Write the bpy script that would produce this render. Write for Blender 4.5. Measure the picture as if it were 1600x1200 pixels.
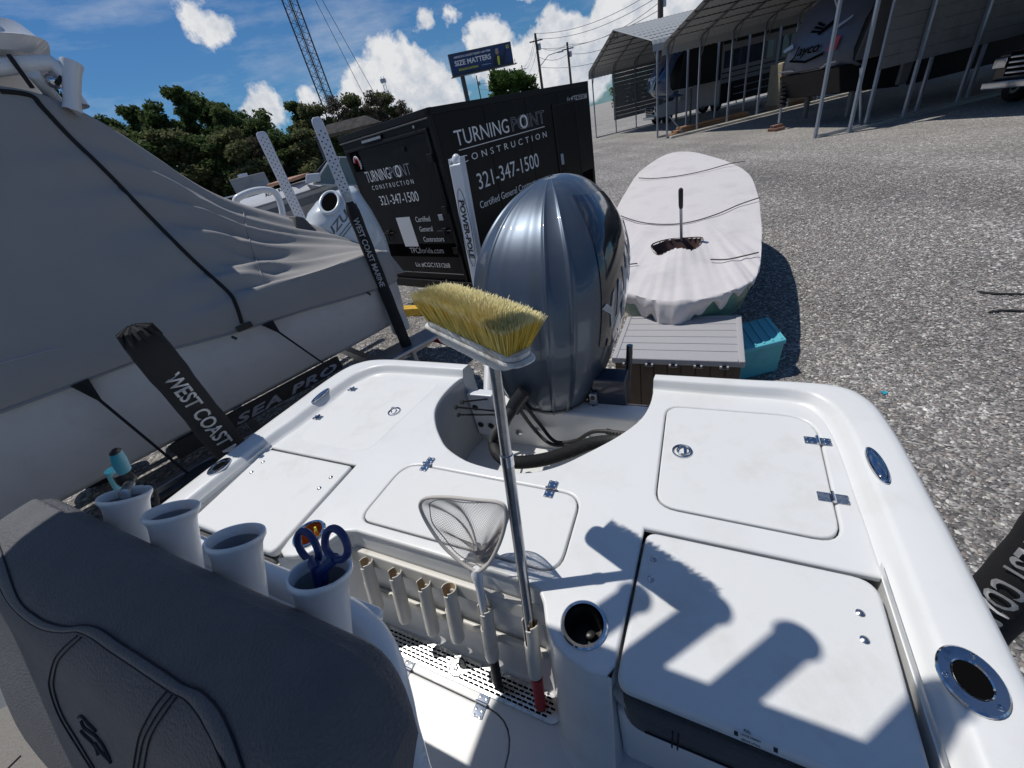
import bpy, bmesh, math, random
import numpy as np
from mathutils import Vector, Matrix
from mathutils import noise as mnoise

random.seed(7); rng = np.random.default_rng(7)
scene = bpy.context.scene
for o in list(bpy.data.objects): bpy.data.objects.remove(o)
C = scene.collection

# ------------------------------------------------------------------ camera
H = 2.33                       # eye height over the gravel (standing in the boat)
FPX = 615.0                    # focal length in pixels of a 1600 px wide frame
_vv = np.array([230., 930., FPX]); _vv /= np.linalg.norm(_vv)
_up = -_vv
_y = np.array([0, 0, 1.]) - _up[2]*_up; _y /= np.linalg.norm(_y)
_x = np.cross(_y, _up)
RW = np.array([_x, _y, _up])   # image axes -> world axes
cam_d = bpy.data.cameras.new('camera'); cam = bpy.data.objects.new('camera', cam_d); C.objects.link(cam)
cx, cy, cz = RW @ np.array([1, 0, 0.]), RW @ np.array([0, -1, 0.]), RW @ np.array([0, 0, -1.])
M = Matrix.Identity(4)
for i in range(3):
    M[i][0] = cx[i]; M[i][1] = cy[i]; M[i][2] = cz[i]
M[2][3] = H
cam.matrix_world = M
cam_d.sensor_width = 36; cam_d.lens = 36*FPX/1600
cam_d.clip_start = 0.02; cam_d.clip_end = 6000
scene.camera = cam
scene.render.resolution_x = 1024; scene.render.resolution_y = 768

# ------------------------------------------------------------------ boat frame
ANG = math.radians(30.6)
AX = np.array([math.cos(ANG), -math.sin(ANG)]); AY = np.array([math.sin(ANG), math.cos(ANG)])
def B(u, v, z):                # boat coordinates: u across, v astern, z absolute height
    p = u*AX + v*AY
    return (float(p[0]), float(p[1]), float(z))
def BR(u, v, z): return B(u, v, H+z)      # height relative to the eye
def ray(px, py):
    w = RW @ np.array([px-800., py-600., FPX]); return w
def at_z(px, py, z):           # surveyed point on the level z
    r = ray(px, py); t = (z-H)/r[2]; return r[0]*t, r[1]*t, z
def at_v(px, py, v):           # surveyed point on the upright plane v = const of the boat
    r = ray(px, py); t = v/(r[:2]@AY); return r[0]*t, r[1]*t, H+r[2]*t
def at_u(px, py, u):
    r = ray(px, py); t = u/(r[:2]@AX); return r[0]*t, r[1]*t, H+r[2]*t
def at_d(px, py, D):           # surveyed point at ground distance D
    r = ray(px, py); t = D/math.hypot(r[0], r[1]); return r[0]*t, r[1]*t, H+r[2]*t

# ------------------------------------------------------------------ sun and sky
SUN = Vector((0.362*1.0, -0.272*1.0, -0.92)).normalized()     # travel direction of the light
to_sun = -SUN
sl = bpy.data.lights.new('sun', 'SUN'); so = bpy.data.objects.new('sun', sl); C.objects.link(so)
sl.energy = 3.3; sl.angle = math.radians(0.53); sl.color = (1.0, 0.965, 0.91)
so.rotation_euler = SUN.to_track_quat('-Z', 'Y').to_euler(); so.location = (0, 0, 30)
world = bpy.data.worlds.new('World'); scene.world = world; world.use_nodes = True
wt = world.node_tree; wt.nodes.clear()
def wn(t, **k):
    n = wt.nodes.new(t)
    for a, b in k.items(): setattr(n, a, b)
    return n
def wl(a, b): wt.links.new(a, b)
def wmath(op, a, b=None, c=None, clamp=False):
    n = wn('ShaderNodeMath', operation=op); n.use_clamp = clamp
    for i, q in enumerate((a, b, c)):
        if q is None: continue
        if isinstance(q, (int, float)): n.inputs[i].default_value = q
        else: wl(q, n.inputs[i])
    return n.outputs[0]
sky = wn('ShaderNodeTexSky', sky_type='NISHITA'); sky.sun_disc = False
sky.sun_elevation = math.asin(to_sun.z); sky.sun_rotation = math.atan2(to_sun.x, to_sun.y) % (2*math.pi)
sky.air_density = 1.0; sky.dust_density = 0.35; sky.ozone_density = 2.2; sky.altitude = 10
tc = wn('ShaderNodeTexCoord'); vec = tc.outputs['Generated']
sep = wn('ShaderNodeSeparateXYZ'); wl(vec, sep.inputs[0])
def wnoise(scale, detail, rough, src=vec, scl=None):
    if scl:
        mp = wn('ShaderNodeVectorMath', operation='MULTIPLY'); wl(src, mp.inputs[0]); mp.inputs[1].default_value = scl; src = mp.outputs[0]
    n = wn('ShaderNodeTexNoise'); n.inputs['Scale'].default_value = scale; n.inputs['Detail'].default_value = detail
    n.inputs['Roughness'].default_value = rough; wl(src, n.inputs['Vector']); return n
n1 = wnoise(9, 9, 0.62)
dis = wn('ShaderNodeVectorMath', operation='SUBTRACT'); wl(n1.outputs['Color'], dis.inputs[0]); dis.inputs[1].default_value = (.5, .5, .5)
dsc = wn('ShaderNodeVectorMath', operation='SCALE'); wl(dis.outputs[0], dsc.inputs[0]); dsc.inputs['Scale'].default_value = 0.085
n2 = wnoise(34, 6, 0.6)
dis2 = wn('ShaderNodeVectorMath', operation='SUBTRACT'); wl(n2.outputs['Color'], dis2.inputs[0]); dis2.inputs[1].default_value = (.5, .5, .5)
dsc2 = wn('ShaderNodeVectorMath', operation='SCALE'); wl(dis2.outputs[0], dsc2.inputs[0]); dsc2.inputs['Scale'].default_value = 0.045
add = wn('ShaderNodeVectorMath', operation='ADD'); wl(vec, add.inputs[0]); wl(dsc.outputs[0], add.inputs[1])
add2 = wn('ShaderNodeVectorMath', operation='ADD'); wl(add.outputs[0], add2.inputs[0]); wl(dsc2.outputs[0], add2.inputs[1])
dvec = add2.outputs[0]
clouds = [  # surveyed direction of each cumulus head, radius in radians
 (585,135,.045),(612,105,.045),(640,112,.045),(665,125,.045),(690,150,.045),(560,160,.035),(530,180,.03),(490,172,.028),(640,160,.055),
 (768,55,.032),(772,85,.05),(800,112,.05),(865,50,.035),(862,85,.05),(900,60,.04),(905,95,.06),(850,115,.06),(945,60,.05),(960,20,.045),(1000,10,.055),(990,50,.06),(1060,-10,.07),
 (405,168,.03),(425,160,.022),(385,170,.02),(305,28,.022),(325,42,.026),(350,50,.018),(712,22,.014),(665,35,.018),(820,-60,.05),
 (1200,-80,.12),(1400,-60,.12),(1500,-160,.1),(-120,60,.06),(-300,120,.07)]
acc = None
for (px, py, r) in clouds:
    d = ray(px, py); d = d/np.linalg.norm(d)
    dist = wn('ShaderNodeVectorMath', operation='DISTANCE'); wl(dvec, dist.inputs[0]); dist.inputs[1].default_value = tuple(d)
    val = wmath('SUBTRACT', r*1.05, dist.outputs['Value'])
    acc = val if acc is None else wmath('SMOOTH_MAX', acc, val, 0.012)
cmask = wmath('MULTIPLY_ADD', acc, 85.0, 0.2, clamp=True)
# generic fair-weather cumulus low round the rest of the horizon
n3 = wnoise(5.0, 7, 0.6, scl=(1, 1, 2.6))
band = wmath('SUBTRACT', 1.0, wmath('MULTIPLY', wmath('ABSOLUTE', wmath('SUBTRACT', sep.outputs[2], 0.10)), 6.0), clamp=True)
front = wmath('MULTIPLY_ADD', sep.outputs[1], -3.0, 1.2, clamp=True)        # behind the viewer only
gen = wmath('MULTIPLY', wmath('MULTIPLY_ADD', wmath('SUBTRACT', n3.outputs['Fac'], 0.5), 9.0, 0.1, clamp=True), wmath('MULTIPLY', band, front))
# thin streaks
n4 = wnoise(3.2, 8, 0.62, scl=(1, 1, 4.5))
wis = wmath('MULTIPLY_ADD', wmath('SUBTRACT', n4.outputs['Fac'], 0.50), 3.6, 0.0, clamp=True)
wis = wmath('MULTIPLY', wis, 0.42)
mask = wmath('MAXIMUM', wmath('MAXIMUM', cmask, gen), wis, clamp=True)
# cloud body: sunlit tops, soft grey-blue folds
fold = wmath('MULTIPLY_ADD', n2.outputs['Fac'], 0.9, wmath('MULTIPLY', n1.outputs['Fac'], 0.9))
ramp = wn('ShaderNodeValToRGB'); ramp.color_ramp.elements[0].position = 0.62; ramp.color_ramp.elements[0].color = (.50, .57, .68, 1)
ramp.color_ramp.elements[1].position = 1.02; ramp.color_ramp.elements[1].color = (.93, .94, .96, 1)
wl(fold, ramp.inputs[0])
skym = wn('ShaderNodeMix', data_type='RGBA', blend_type='MULTIPLY'); skym.inputs['Factor'].default_value = 1
wl(sky.outputs[0], skym.inputs['A']); skym.inputs['B'].default_value = (.46, .88, 1.28, 1)
SKY_S = 0.052
csc = wn('ShaderNodeVectorMath', operation='SCALE'); wl(ramp.outputs[0], csc.inputs[0]); csc.inputs['Scale'].default_value = 0.82/SKY_S
mix = wn('ShaderNodeMix', data_type='RGBA'); wl(mask, mix.inputs['Factor']); wl(skym.outputs['Result'], mix.inputs['A']); wl(csc.outputs[0], mix.inputs['B'])
bg = wn('ShaderNodeBackground'); bg.inputs['Strength'].default_value = SKY_S; wl(mix.outputs['Result'], bg.inputs['Color'])
wo = wn('ShaderNodeOutputWorld'); wl(bg.outputs[0], wo.inputs[0])
scene.view_settings.view_transform = 'Standard'; scene.view_settings.look = 'None'
scene.view_settings.exposure = 0.0; scene.view_settings.gamma = 1.0; scene.view_settings.use_curve_mapping = False

# ------------------------------------------------------------------ materials
def mat(name, col, rough=.5, metal=0., coat=0., var=0., vscale=8., bump=0., bscale=60., bdetail=4, dirt=None, dscale=3., dlo=.5, dhi=.75, coords='Object', spec=.5, alpha=1., trans=0., stretch=None, weave=0):
    m = bpy.data.materials.new(name); m.use_nodes = True; t = m.node_tree; n = t.nodes; b = n['Principled BSDF']
    b.inputs['Base Color'].default_value = (*col, 1); b.inputs['Roughness'].default_value = rough; b.inputs['Metallic'].default_value = metal
    b.inputs['Coat Weight'].default_value = coat; b.inputs['Coat Roughness'].default_value = .04; b.inputs['Specular IOR Level'].default_value = spec
    if trans: b.inputs['Transmission Weight'].default_value = trans
    tcn = n.new('ShaderNodeTexCoord'); src = tcn.outputs[coords]
    if stretch:
        mp = n.new('ShaderNodeMapping'); mp.inputs['Scale'].default_value = stretch; t.links.new(src, mp.inputs[0]); src = mp.outputs[0]
    last = None
    if var:
        q = n.new('ShaderNodeTexNoise'); q.inputs['Scale'].default_value = vscale; q.inputs['Detail'].default_value = 6; t.links.new(src, q.inputs['Vector'])
        mr = n.new('ShaderNodeMapRange'); mr.inputs['From Min'].default_value = .3; mr.inputs['From Max'].default_value = .7
        mr.inputs['To Min'].default_value = 1-var; mr.inputs['To Max'].default_value = 1+var; t.links.new(q.outputs['Fac'], mr.inputs['Value'])
        mx = n.new('ShaderNodeVectorMath'); mx.operation = 'SCALE'; mx.inputs[0].default_value = col; t.links.new(mr.outputs[0], mx.inputs['Scale'])
        last = mx.outputs[0]
    if dirt:
        q = n.new('ShaderNodeTexNoise'); q.inputs['Scale'].default_value = dscale; q.inputs['Detail'].default_value = 9; q.inputs['Roughness'].default_value = .65; t.links.new(src, q.inputs['Vector'])
        mr = n.new('ShaderNodeMapRange'); mr.inputs['From Min'].default_value = dlo; mr.inputs['From Max'].default_value = dhi; t.links.new(q.outputs['Fac'], mr.inputs['Value'])
        mx = n.new('ShaderNodeMix'); mx.data_type = 'RGBA'; t.links.new(mr.outputs[0], mx.inputs['Factor'])
        if last: t.links.new(last, mx.inputs['A'])
        else: mx.inputs['A'].default_value = (*col, 1)
        mx.inputs['B'].default_value = (*dirt, 1); last = mx.outputs['Result']
    if last: t.links.new(last, b.inputs['Base Color'])
    if rough > .08:
        q = n.new('ShaderNodeTexNoise'); q.inputs['Scale'].default_value = 5; q.inputs['Detail'].default_value = 5; t.links.new(src, q.inputs['Vector'])
        mr = n.new('ShaderNodeMapRange'); mr.inputs['To Min'].default_value = rough*.75; mr.inputs['To Max'].default_value = min(1, rough*1.3); t.links.new(q.outputs['Fac'], mr.inputs['Value'])
        t.links.new(mr.outputs[0], b.inputs['Roughness'])
    if bump:
        q = n.new('ShaderNodeTexNoise'); q.inputs['Scale'].default_value = bscale; q.inputs['Detail'].default_value = bdetail; t.links.new(src, q.inputs['Vector'])
        bp = n.new('ShaderNodeBump'); bp.inputs['Strength'].default_value = bump; bp.inputs['Distance'].default_value = .01; t.links.new(q.outputs['Fac'], bp.inputs['Height']); t.links.new(bp.outputs[0], b.inputs['Normal'])
    return m
MT = {}
def dm(k, *a, **kw): MT[k] = mat(k, *a, **kw)
dm('gelcoat', (.76,.765,.755), .34, coat=.18, dirt=(.62,.60,.55), dscale=4.5, dlo=.52, dhi=1.0, bump=.012, bscale=14)
dm('gelcoat_skid', (.75,.755,.745), .5, bump=.25, bscale=900, bdetail=2, dirt=(.60,.57,.50), dscale=7, dlo=.54, dhi=.98)
dm('gelcoat_floor', (.72,.72,.71), .4, coat=.1, dirt=(.5,.47,.42), dscale=7, dlo=.55, dhi=.9)
dm('gutter', (.42,.40,.36), .6, dirt=(.12,.11,.09), dscale=30)
dm('rod_plastic', (.62,.60,.55), .4, dirt=(.38,.30,.20), dscale=14, dlo=.55, dhi=.8)
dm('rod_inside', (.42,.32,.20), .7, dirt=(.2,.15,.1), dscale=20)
dm('powder_white', (.72,.74,.77), .28, coat=.4)
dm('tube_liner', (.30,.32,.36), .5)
dm('chrome', (.62,.63,.66), .10, metal=1, dirt=(.2,.2,.21), dscale=40, dlo=.55, dhi=.8)
dm('pole_alu', (.36,.37,.39), .22, metal=1, var=.12, vscale=60)
dm('steel', (.55,.56,.57), .25, metal=1, dirt=(.2,.2,.2), dscale=60, dlo=.5, dhi=.8)
dm('galvanised', (.42,.45,.48), .45, metal=.8, var=.15, vscale=25)
dm('alu', (.5,.51,.53), .4, metal=.85, var=.1)
dm('hole_dark', (.004,.004,.004), .95, spec=.02)
dm('black_plastic', (.018,.018,.019), .35)
dm('black_rubber', (.02,.02,.02), .6, bump=.2)
dm('black_fabric', (.014,.014,.015), .85, bump=.5, bscale=700, var=.2)
dm('seat_vinyl', (.105,.107,.114), .55, bump=.55, bscale=260, bdetail=6, var=.08, vscale=30)
dm('seat_band', (.12,.124,.132), .5, bump=.5, bscale=300, bdetail=6)
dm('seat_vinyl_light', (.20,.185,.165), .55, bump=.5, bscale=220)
dm('thread', (.012,.012,.02), .8)
dm('cushion_vinyl', (.085,.082,.080), .5, bump=.5, bscale=300)
dm('cowl_blue', (.078,.100,.132), .40, metal=.6, coat=.6, var=.10, vscale=1800)
dm('cowl_dark', (.015,.018,.026), .12, coat=1.)
dm('bracket_blue', (.02,.03,.055), .3, coat=.5)
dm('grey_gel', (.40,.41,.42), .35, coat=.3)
dm('white_letter', (.78,.78,.78), .5)
dm('silver_letter', (.42,.44,.48), .4, metal=.3)
dm('chrome_letter', (.34,.37,.45), .35, metal=.6)
dm('black_letter', (.015,.015,.018), .5)
dm('grey_letter', (.16,.17,.18), .5)
dm('faint_letter', (.30,.30,.33), .5)
dm('trailer_black', (.009,.009,.0095), .42, spec=.2, dirt=(.018,.0175,.0165), dscale=1.6, dlo=.5, dhi=.85, bump=.03, bscale=3)
dm('trailer_black_panel', (.006,.006,.007), .45, spec=.2, dirt=(.013,.0125,.012), dscale=2.4)
dm('trailer_trim', (.012,.012,.012), .5, spec=.25)
dm('trailer_line', (.12,.12,.12), .4)
dm('cover_grey', (.345,.33,.315), .85, bump=.25, bscale=500, var=.05, vscale=2)
dm('cover_white', (.66,.625,.615), .85, bump=.25, bscale=400, dirt=(.52,.50,.49), dscale=4, dlo=.5, dhi=.85)
dm('cover_brown', (.10,.055,.045), .8, var=.3, vscale=20)
dm('hull_white', (.56,.565,.58), .4, coat=.15, dirt=(.47,.47,.46), dscale=6, dlo=.5, dhi=.9)
dm('hull_green', (.10,.22,.17), .4, coat=.3, dirt=(.06,.10,.07), dscale=5)
dm('hull_grey', (.30,.31,.33), .4, coat=.3)
dm('suzuki_white', (.66,.71,.74), .25, coat=.7)
dm('pvc_white', (.66,.67,.72), .4)
dm('seam_dark', (.10,.09,.09), .8)
dm('bristle', (.86,.66,.14), .6, var=.1, vscale=40)
dm('bristle_tip', (.84,.76,.42), .7)
dm('brush_white', (.66,.65,.62), .4, dirt=(.30,.24,.18), dscale=22, dlo=.5, dhi=.7)
dm('red_grip', (.42,.03,.035), .5, bump=.3, bscale=120)
dm('net_mesh', (.52,.49,.46), .7)
dm('net_dark', (.16,.15,.15), .7)
dm('scissor_blue', (.012,.03,.14), .4)
dm('teal', (.03,.33,.45), .45)
dm('teal_cooler', (.09,.42,.46), .5, dirt=(.05,.25,.28), dscale=6, dlo=.5, dhi=.8)
dm('teal_cooler_lid', (.12,.48,.56), .5)
dm('orange', (.75,.22,.02), .45)
dm('amber_cup', (.38,.13,.035), .35)
dm('box_lid', (.44,.43,.44), .6, bump=.5, bscale=60, stretch=(1,14,1))
dm('box_brown', (.105,.070,.048), .6, bump=.25, bscale=40, dirt=(.06,.045,.035), dscale=5)
dm('yellow_paint', (.72,.42,.03), .5, dirt=(.35,.22,.05), dscale=9)
dm('tyre', (.025,.025,.026), .8)
dm('tower_steel', (.06,.05,.06), .6)
dm('wood_pole', (.075,.060,.052), .85, bump=.5, bscale=14, stretch=(1,1,.1))
dm('wire', (.03,.03,.03), .5)
dm('billboard_blue', (.012,.035,.13), .4, var=.25, vscale=.35)
dm('billboard_frame', (.05,.06,.07), .5)
dm('yellow_letter', (.75,.70,.06), .5)
dm('skin', (.42,.25,.18), .6); dm('suit', (.02,.03,.05), .7); dm('grey_hair', (.3,.3,.3), .7); dm('tie', (.6,.5,.1), .6)
dm('rv_grey', (.19,.20,.215), .45); dm('rv_light', (.15,.15,.155), .45); dm('rv_black', (.010,.010,.012), .45, spec=.25)
dm('rv_navy', (.012,.035,.10), .25, coat=.6); dm('rv_slate', (.075,.085,.115), .4, coat=.15)
dm('roof_white', (.33,.34,.34), .5, bump=.1); dm('panel_beige', (.14,.145,.15), .6, dirt=(.10,.10,.10), dscale=2); dm('frame_steel', (.10,.11,.125), .45, metal=.6)
dm('post_steel', (.36,.40,.47), .4, metal=.7)
dm('tan_canvas', (.34,.29,.20), .85, dirt=(.2,.17,.12), dscale=3)
dm('lumber', (.36,.20,.11), .8, var=.3, vscale=3, stretch=(.2,4,4))
dm('brick_red', (.30,.17,.13), .85, var=.2, bump=.4)
dm('concrete_kerb', (.55,.52,.45), .85, bump=.3)
dm('truck_white', (.68,.68,.68), .3, coat=.5); dm('truck_black', (.012,.012,.016), .2, coat=.8); dm('glass_dark', (.02,.035,.06), .05, spec=.8)
dm('red_paint', (.45,.02,.03), .4); dm('car_grey', (.18,.19,.20), .35, coat=.5); dm('shed_grey', (.34,.34,.35), .7, dirt=(.22,.21,.2), dscale=1)
dm('tan_load', (.36,.27,.16), .85, var=.4, vscale=3); dm('wood_seat', (.40,.20,.11), .5)
dm('bark', (.10,.075,.055), .9, bump=.6, bscale=9)
dm('glass_blue', (.05,.16,.22), .08, spec=.8)
def leafmat(name, c1, c2):
    m = bpy.data.materials.new(name); m.use_nodes = True; t = m.node_tree; n = t.nodes; b = n['Principled BSDF']
    g = n.new('ShaderNodeNewGeometry'); r = n.new('ShaderNodeMix'); r.data_type = 'RGBA'
    t.links.new(g.outputs['Random Per Island'], r.inputs['Factor']); r.inputs['A'].default_value = (*c1, 1); r.inputs['B'].default_value = (*c2, 1)
    t.links.new(r.outputs['Result'], b.inputs['Base Color']); b.inputs['Roughness'].default_value = .7; b.inputs['Specular IOR Level'].default_value = .2
    tl = n.new('ShaderNodeBsdfTranslucent'); t.links.new(r.outputs['Result'], tl.inputs['Color']); ms = n.new('ShaderNodeMixShader'); ms.inputs[0].default_value = .45
    t.links.new(b.outputs[0], ms.inputs[1]); t.links.new(tl.outputs[0], ms.inputs[2]); t.links.new(ms.outputs[0], n['Material Output'].inputs['Surface'])
    MT[name] = m
leafmat('leaf_dark', (.045,.08,.028), (.13,.175,.06)); leafmat('leaf_olive', (.085,.11,.045), (.21,.21,.095)); leafmat('leaf_bare', (.07,.06,.045), (.13,.115,.085))
leafmat('leaf_bright', (.04,.085,.02), (.10,.17,.04))

# gravel: stone-by-stone cells of grey, rust and shell white
def gravel_mat():
    m = bpy.data.materials.new('gravel_ground'); m.use_nodes = True; t = m.node_tree; n = t.nodes; b = n['Principled BSDF']; b.inputs['Roughness'].default_value = .9
    g = n.new('ShaderNodeNewGeometry'); pos = g.outputs['Position']
    def vor(s):
        q = n.new('ShaderNodeTexVoronoi'); q.inputs['Scale'].default_value = s; t.links.new(pos, q.inputs['Vector']); return q
    def ramp(src, stops):
        r = n.new('ShaderNodeValToRGB'); e = r.color_ramp.elements
        while len(e) < len(stops): e.new(.5)
        for i, (p, c) in enumerate(stops): e[i].position = p; e[i].color = (*c, 1)
        r.color_ramp.interpolation = 'CONSTANT'; t.links.new(src, r.inputs[0]); return r.outputs[0]
    stops = [(0,(.085,.082,.080)),(.22,(.15,.143,.135)),(.42,(.115,.105,.10)),(.58,(.22,.205,.19)),(.72,(.17,.145,.13)),(.80,(.33,.31,.28)),(.90,(.45,.435,.40)),(.965,(.60,.58,.54))]
    v1 = vor(44); v2 = vor(21)
    def sepx(v):
        s = n.new('ShaderNodeSeparateColor'); t.links.new(v.outputs['Color'], s.inputs[0]); return s.outputs[0]
    c1 = ramp(sepx(v1), stops); c2 = ramp(sepx(v2), stops)
    nz = n.new('ShaderNodeTexNoise'); nz.inputs['Scale'].default_value = .35; nz.inputs['Detail'].default_value = 5; t.links.new(pos, nz.inputs['Vector'])
    mx = n.new('ShaderNodeMix'); mx.data_type = 'RGBA'; mx.inputs['Factor'].default_value = .4; t.links.new(c1, mx.inputs['A']); t.links.new(c2, mx.inputs['B'])
    mr = n.new('ShaderNodeMapRange'); mr.inputs['From Min'].default_value = .3; mr.inputs['From Max'].default_value = .7; mr.inputs['To Min'].default_value = 1.05; mr.inputs['To Max'].default_value = 1.75; t.links.new(nz.outputs['Fac'], mr.inputs['Value'])
    sc = n.new('ShaderNodeVectorMath'); sc.operation = 'SCALE'; t.links.new(mx.outputs['Result'], sc.inputs[0]); t.links.new(mr.outputs[0], sc.inputs['Scale'])
    # old wheel tracks: faint lengthwise bands of packed, paler stone
    tk = n.new('ShaderNodeTexNoise'); tk.inputs['Scale'].default_value = 1.0; tk.inputs['Detail'].default_value = 4
    mpp = n.new('ShaderNodeMapping'); mpp.inputs['Rotation'].default_value = (0,0,.5); mpp.inputs['Scale'].default_value = (.9,.06,1); t.links.new(pos, mpp.inputs[0]); t.links.new(mpp.outputs[0], tk.inputs['Vector'])
    mrt = n.new('ShaderNodeMapRange'); mrt.inputs['From Min'].default_value = .35; mrt.inputs['From Max'].default_value = .65; mrt.inputs['To Min'].default_value = .84; mrt.inputs['To Max'].default_value = 1.16; t.links.new(tk.outputs['Fac'], mrt.inputs['Value'])
    sc0 = sc; sc = n.new('ShaderNodeVectorMath'); sc.operation = 'SCALE'; t.links.new(sc0.outputs[0], sc.inputs[0]); t.links.new(mrt.outputs[0], sc.inputs['Scale'])
    # sandier, shell-strewn strip in front of the carports
    sp = n.new('ShaderNodeSeparateXYZ'); t.links.new(pos, sp.inputs[0])
    mr2 = n.new('ShaderNodeMapRange'); mr2.inputs['From Min'].default_value = 8.; mr2.inputs['From Max'].default_value = 12; mr2.inputs['To Max'].default_value = .35; t.links.new(sp.outputs[0], mr2.inputs['Value'])
    m3 = n.new('ShaderNodeMix'); m3.data_type = 'RGBA'; t.links.new(mr2.outputs[0], m3.inputs['Factor']); t.links.new(sc.outputs[0], m3.inputs['A']); m3.inputs['B'].default_value = (.40,.38,.345,1)
    t.links.new(m3.outputs['Result'], b.inputs['Base Color'])
    bp = n.new('ShaderNodeBump'); bp.inputs['Strength'].default_value = .9; bp.inputs['Distance'].default_value = .02; bp.invert = True
    t.links.new(v1.outputs['Distance'], bp.inputs['Height']); t.links.new(bp.outputs[0], b.inputs['Normal'])
    return m
MT['gravel_ground'] = gravel_mat()
def pebble_mat():
    m = bpy.data.materials.new('pebble'); m.use_nodes = True; t = m.node_tree; n = t.nodes; b = n['Principled BSDF']; b.inputs['Roughness'].default_value = .8
    g = n.new('ShaderNodeNewGeometry'); r = n.new('ShaderNodeValToRGB'); e = r.color_ramp.elements
    stops = [(0,(.15,.145,.14)),(.2,(.25,.235,.225)),(.38,(.19,.18,.17)),(.52,(.33,.315,.30)),(.66,(.26,.215,.19)),(.76,(.38,.35,.31)),(.86,(.50,.48,.44)),(.95,(.64,.62,.57))]
    while len(e) < len(stops): e.new(.5)
    for i, (p, c) in enumerate(stops): e[i].position = p; e[i].color = (*c, 1)
    r.color_ramp.interpolation = 'CONSTANT'; t.links.new(g.outputs['Random Per Island'], r.inputs[0]); t.links.new(r.outputs[0], b.inputs['Base Color']); return m
MT['pebble'] = pebble_mat()

# ------------------------------------------------------------------ builders
def pos_of(p):
    v = Vector((0, 0, 0))
    while p is not None: v += p.location; p = p.parent
    return v
def finish(o, parent, label=None, cat=None, group=None, kind=None):
    if parent is not None: o.parent = parent
    if label: o['label'] = label
    if cat: o['category'] = cat
    if group: o['group'] = group
    if kind: o['kind'] = kind
    C.objects.link(o); return o
def thing(name, label, cat, loc, group=None):
    o = bpy.data.objects.new(name, None); o.location = loc; o.empty_display_size = .1
    return finish(o, None, label, cat, group)
def mesh(name, V, F, m, parent=None, smooth=True, angle=35, bevel=0, seg=2, **k):
    off = pos_of(parent)
    V = [tuple(Vector(v)-off) for v in V]
    if parent is None and not k.get('raw'):
        a = np.array(V); c = Vector(((a[:,0].min()+a[:,0].max())/2, (a[:,1].min()+a[:,1].max())/2, a[:,2].min()))
        V = [tuple(Vector(v)-c) for v in V]
    else: c = None
    k.pop('raw', None)
    me = bpy.data.meshes.new(name); me.from_pydata(V, [], F); me.validate()
    ms = m if isinstance(m, (list, tuple)) else [m]
    for q in ms: me.materials.append(MT[q])
    if smooth:
        me.polygons.foreach_set('use_smooth', [True]*len(me.polygons))
        try: me.set_sharp_from_angle(angle=math.radians(angle))
        except Exception: pass
    o = bpy.data.objects.new(name, me)
    if c is not None: o.location = c
    if bevel:
        b = o.modifiers.new('bevel', 'BEVEL'); b.width = bevel; b.segments = seg; b.limit_method = 'ANGLE'; b.angle_limit = math.radians(40)
        b.harden_normals = False
        w = o.modifiers.new('wn', 'WEIGHTED_NORMAL'); w.keep_sharp = False
    return finish(o, parent, **k)
def nrm(v): v = Vector(v); return v.normalized() if v.length > 1e-9 else Vector((0, 0, 1))
def frame(d):
    d = nrm(d); a = Vector((0, 0, 1)) if abs(d.z) < .9 else Vector((1, 0, 0))
    x = d.cross(a).normalized(); return x, x.cross(d).normalized(), d
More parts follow.
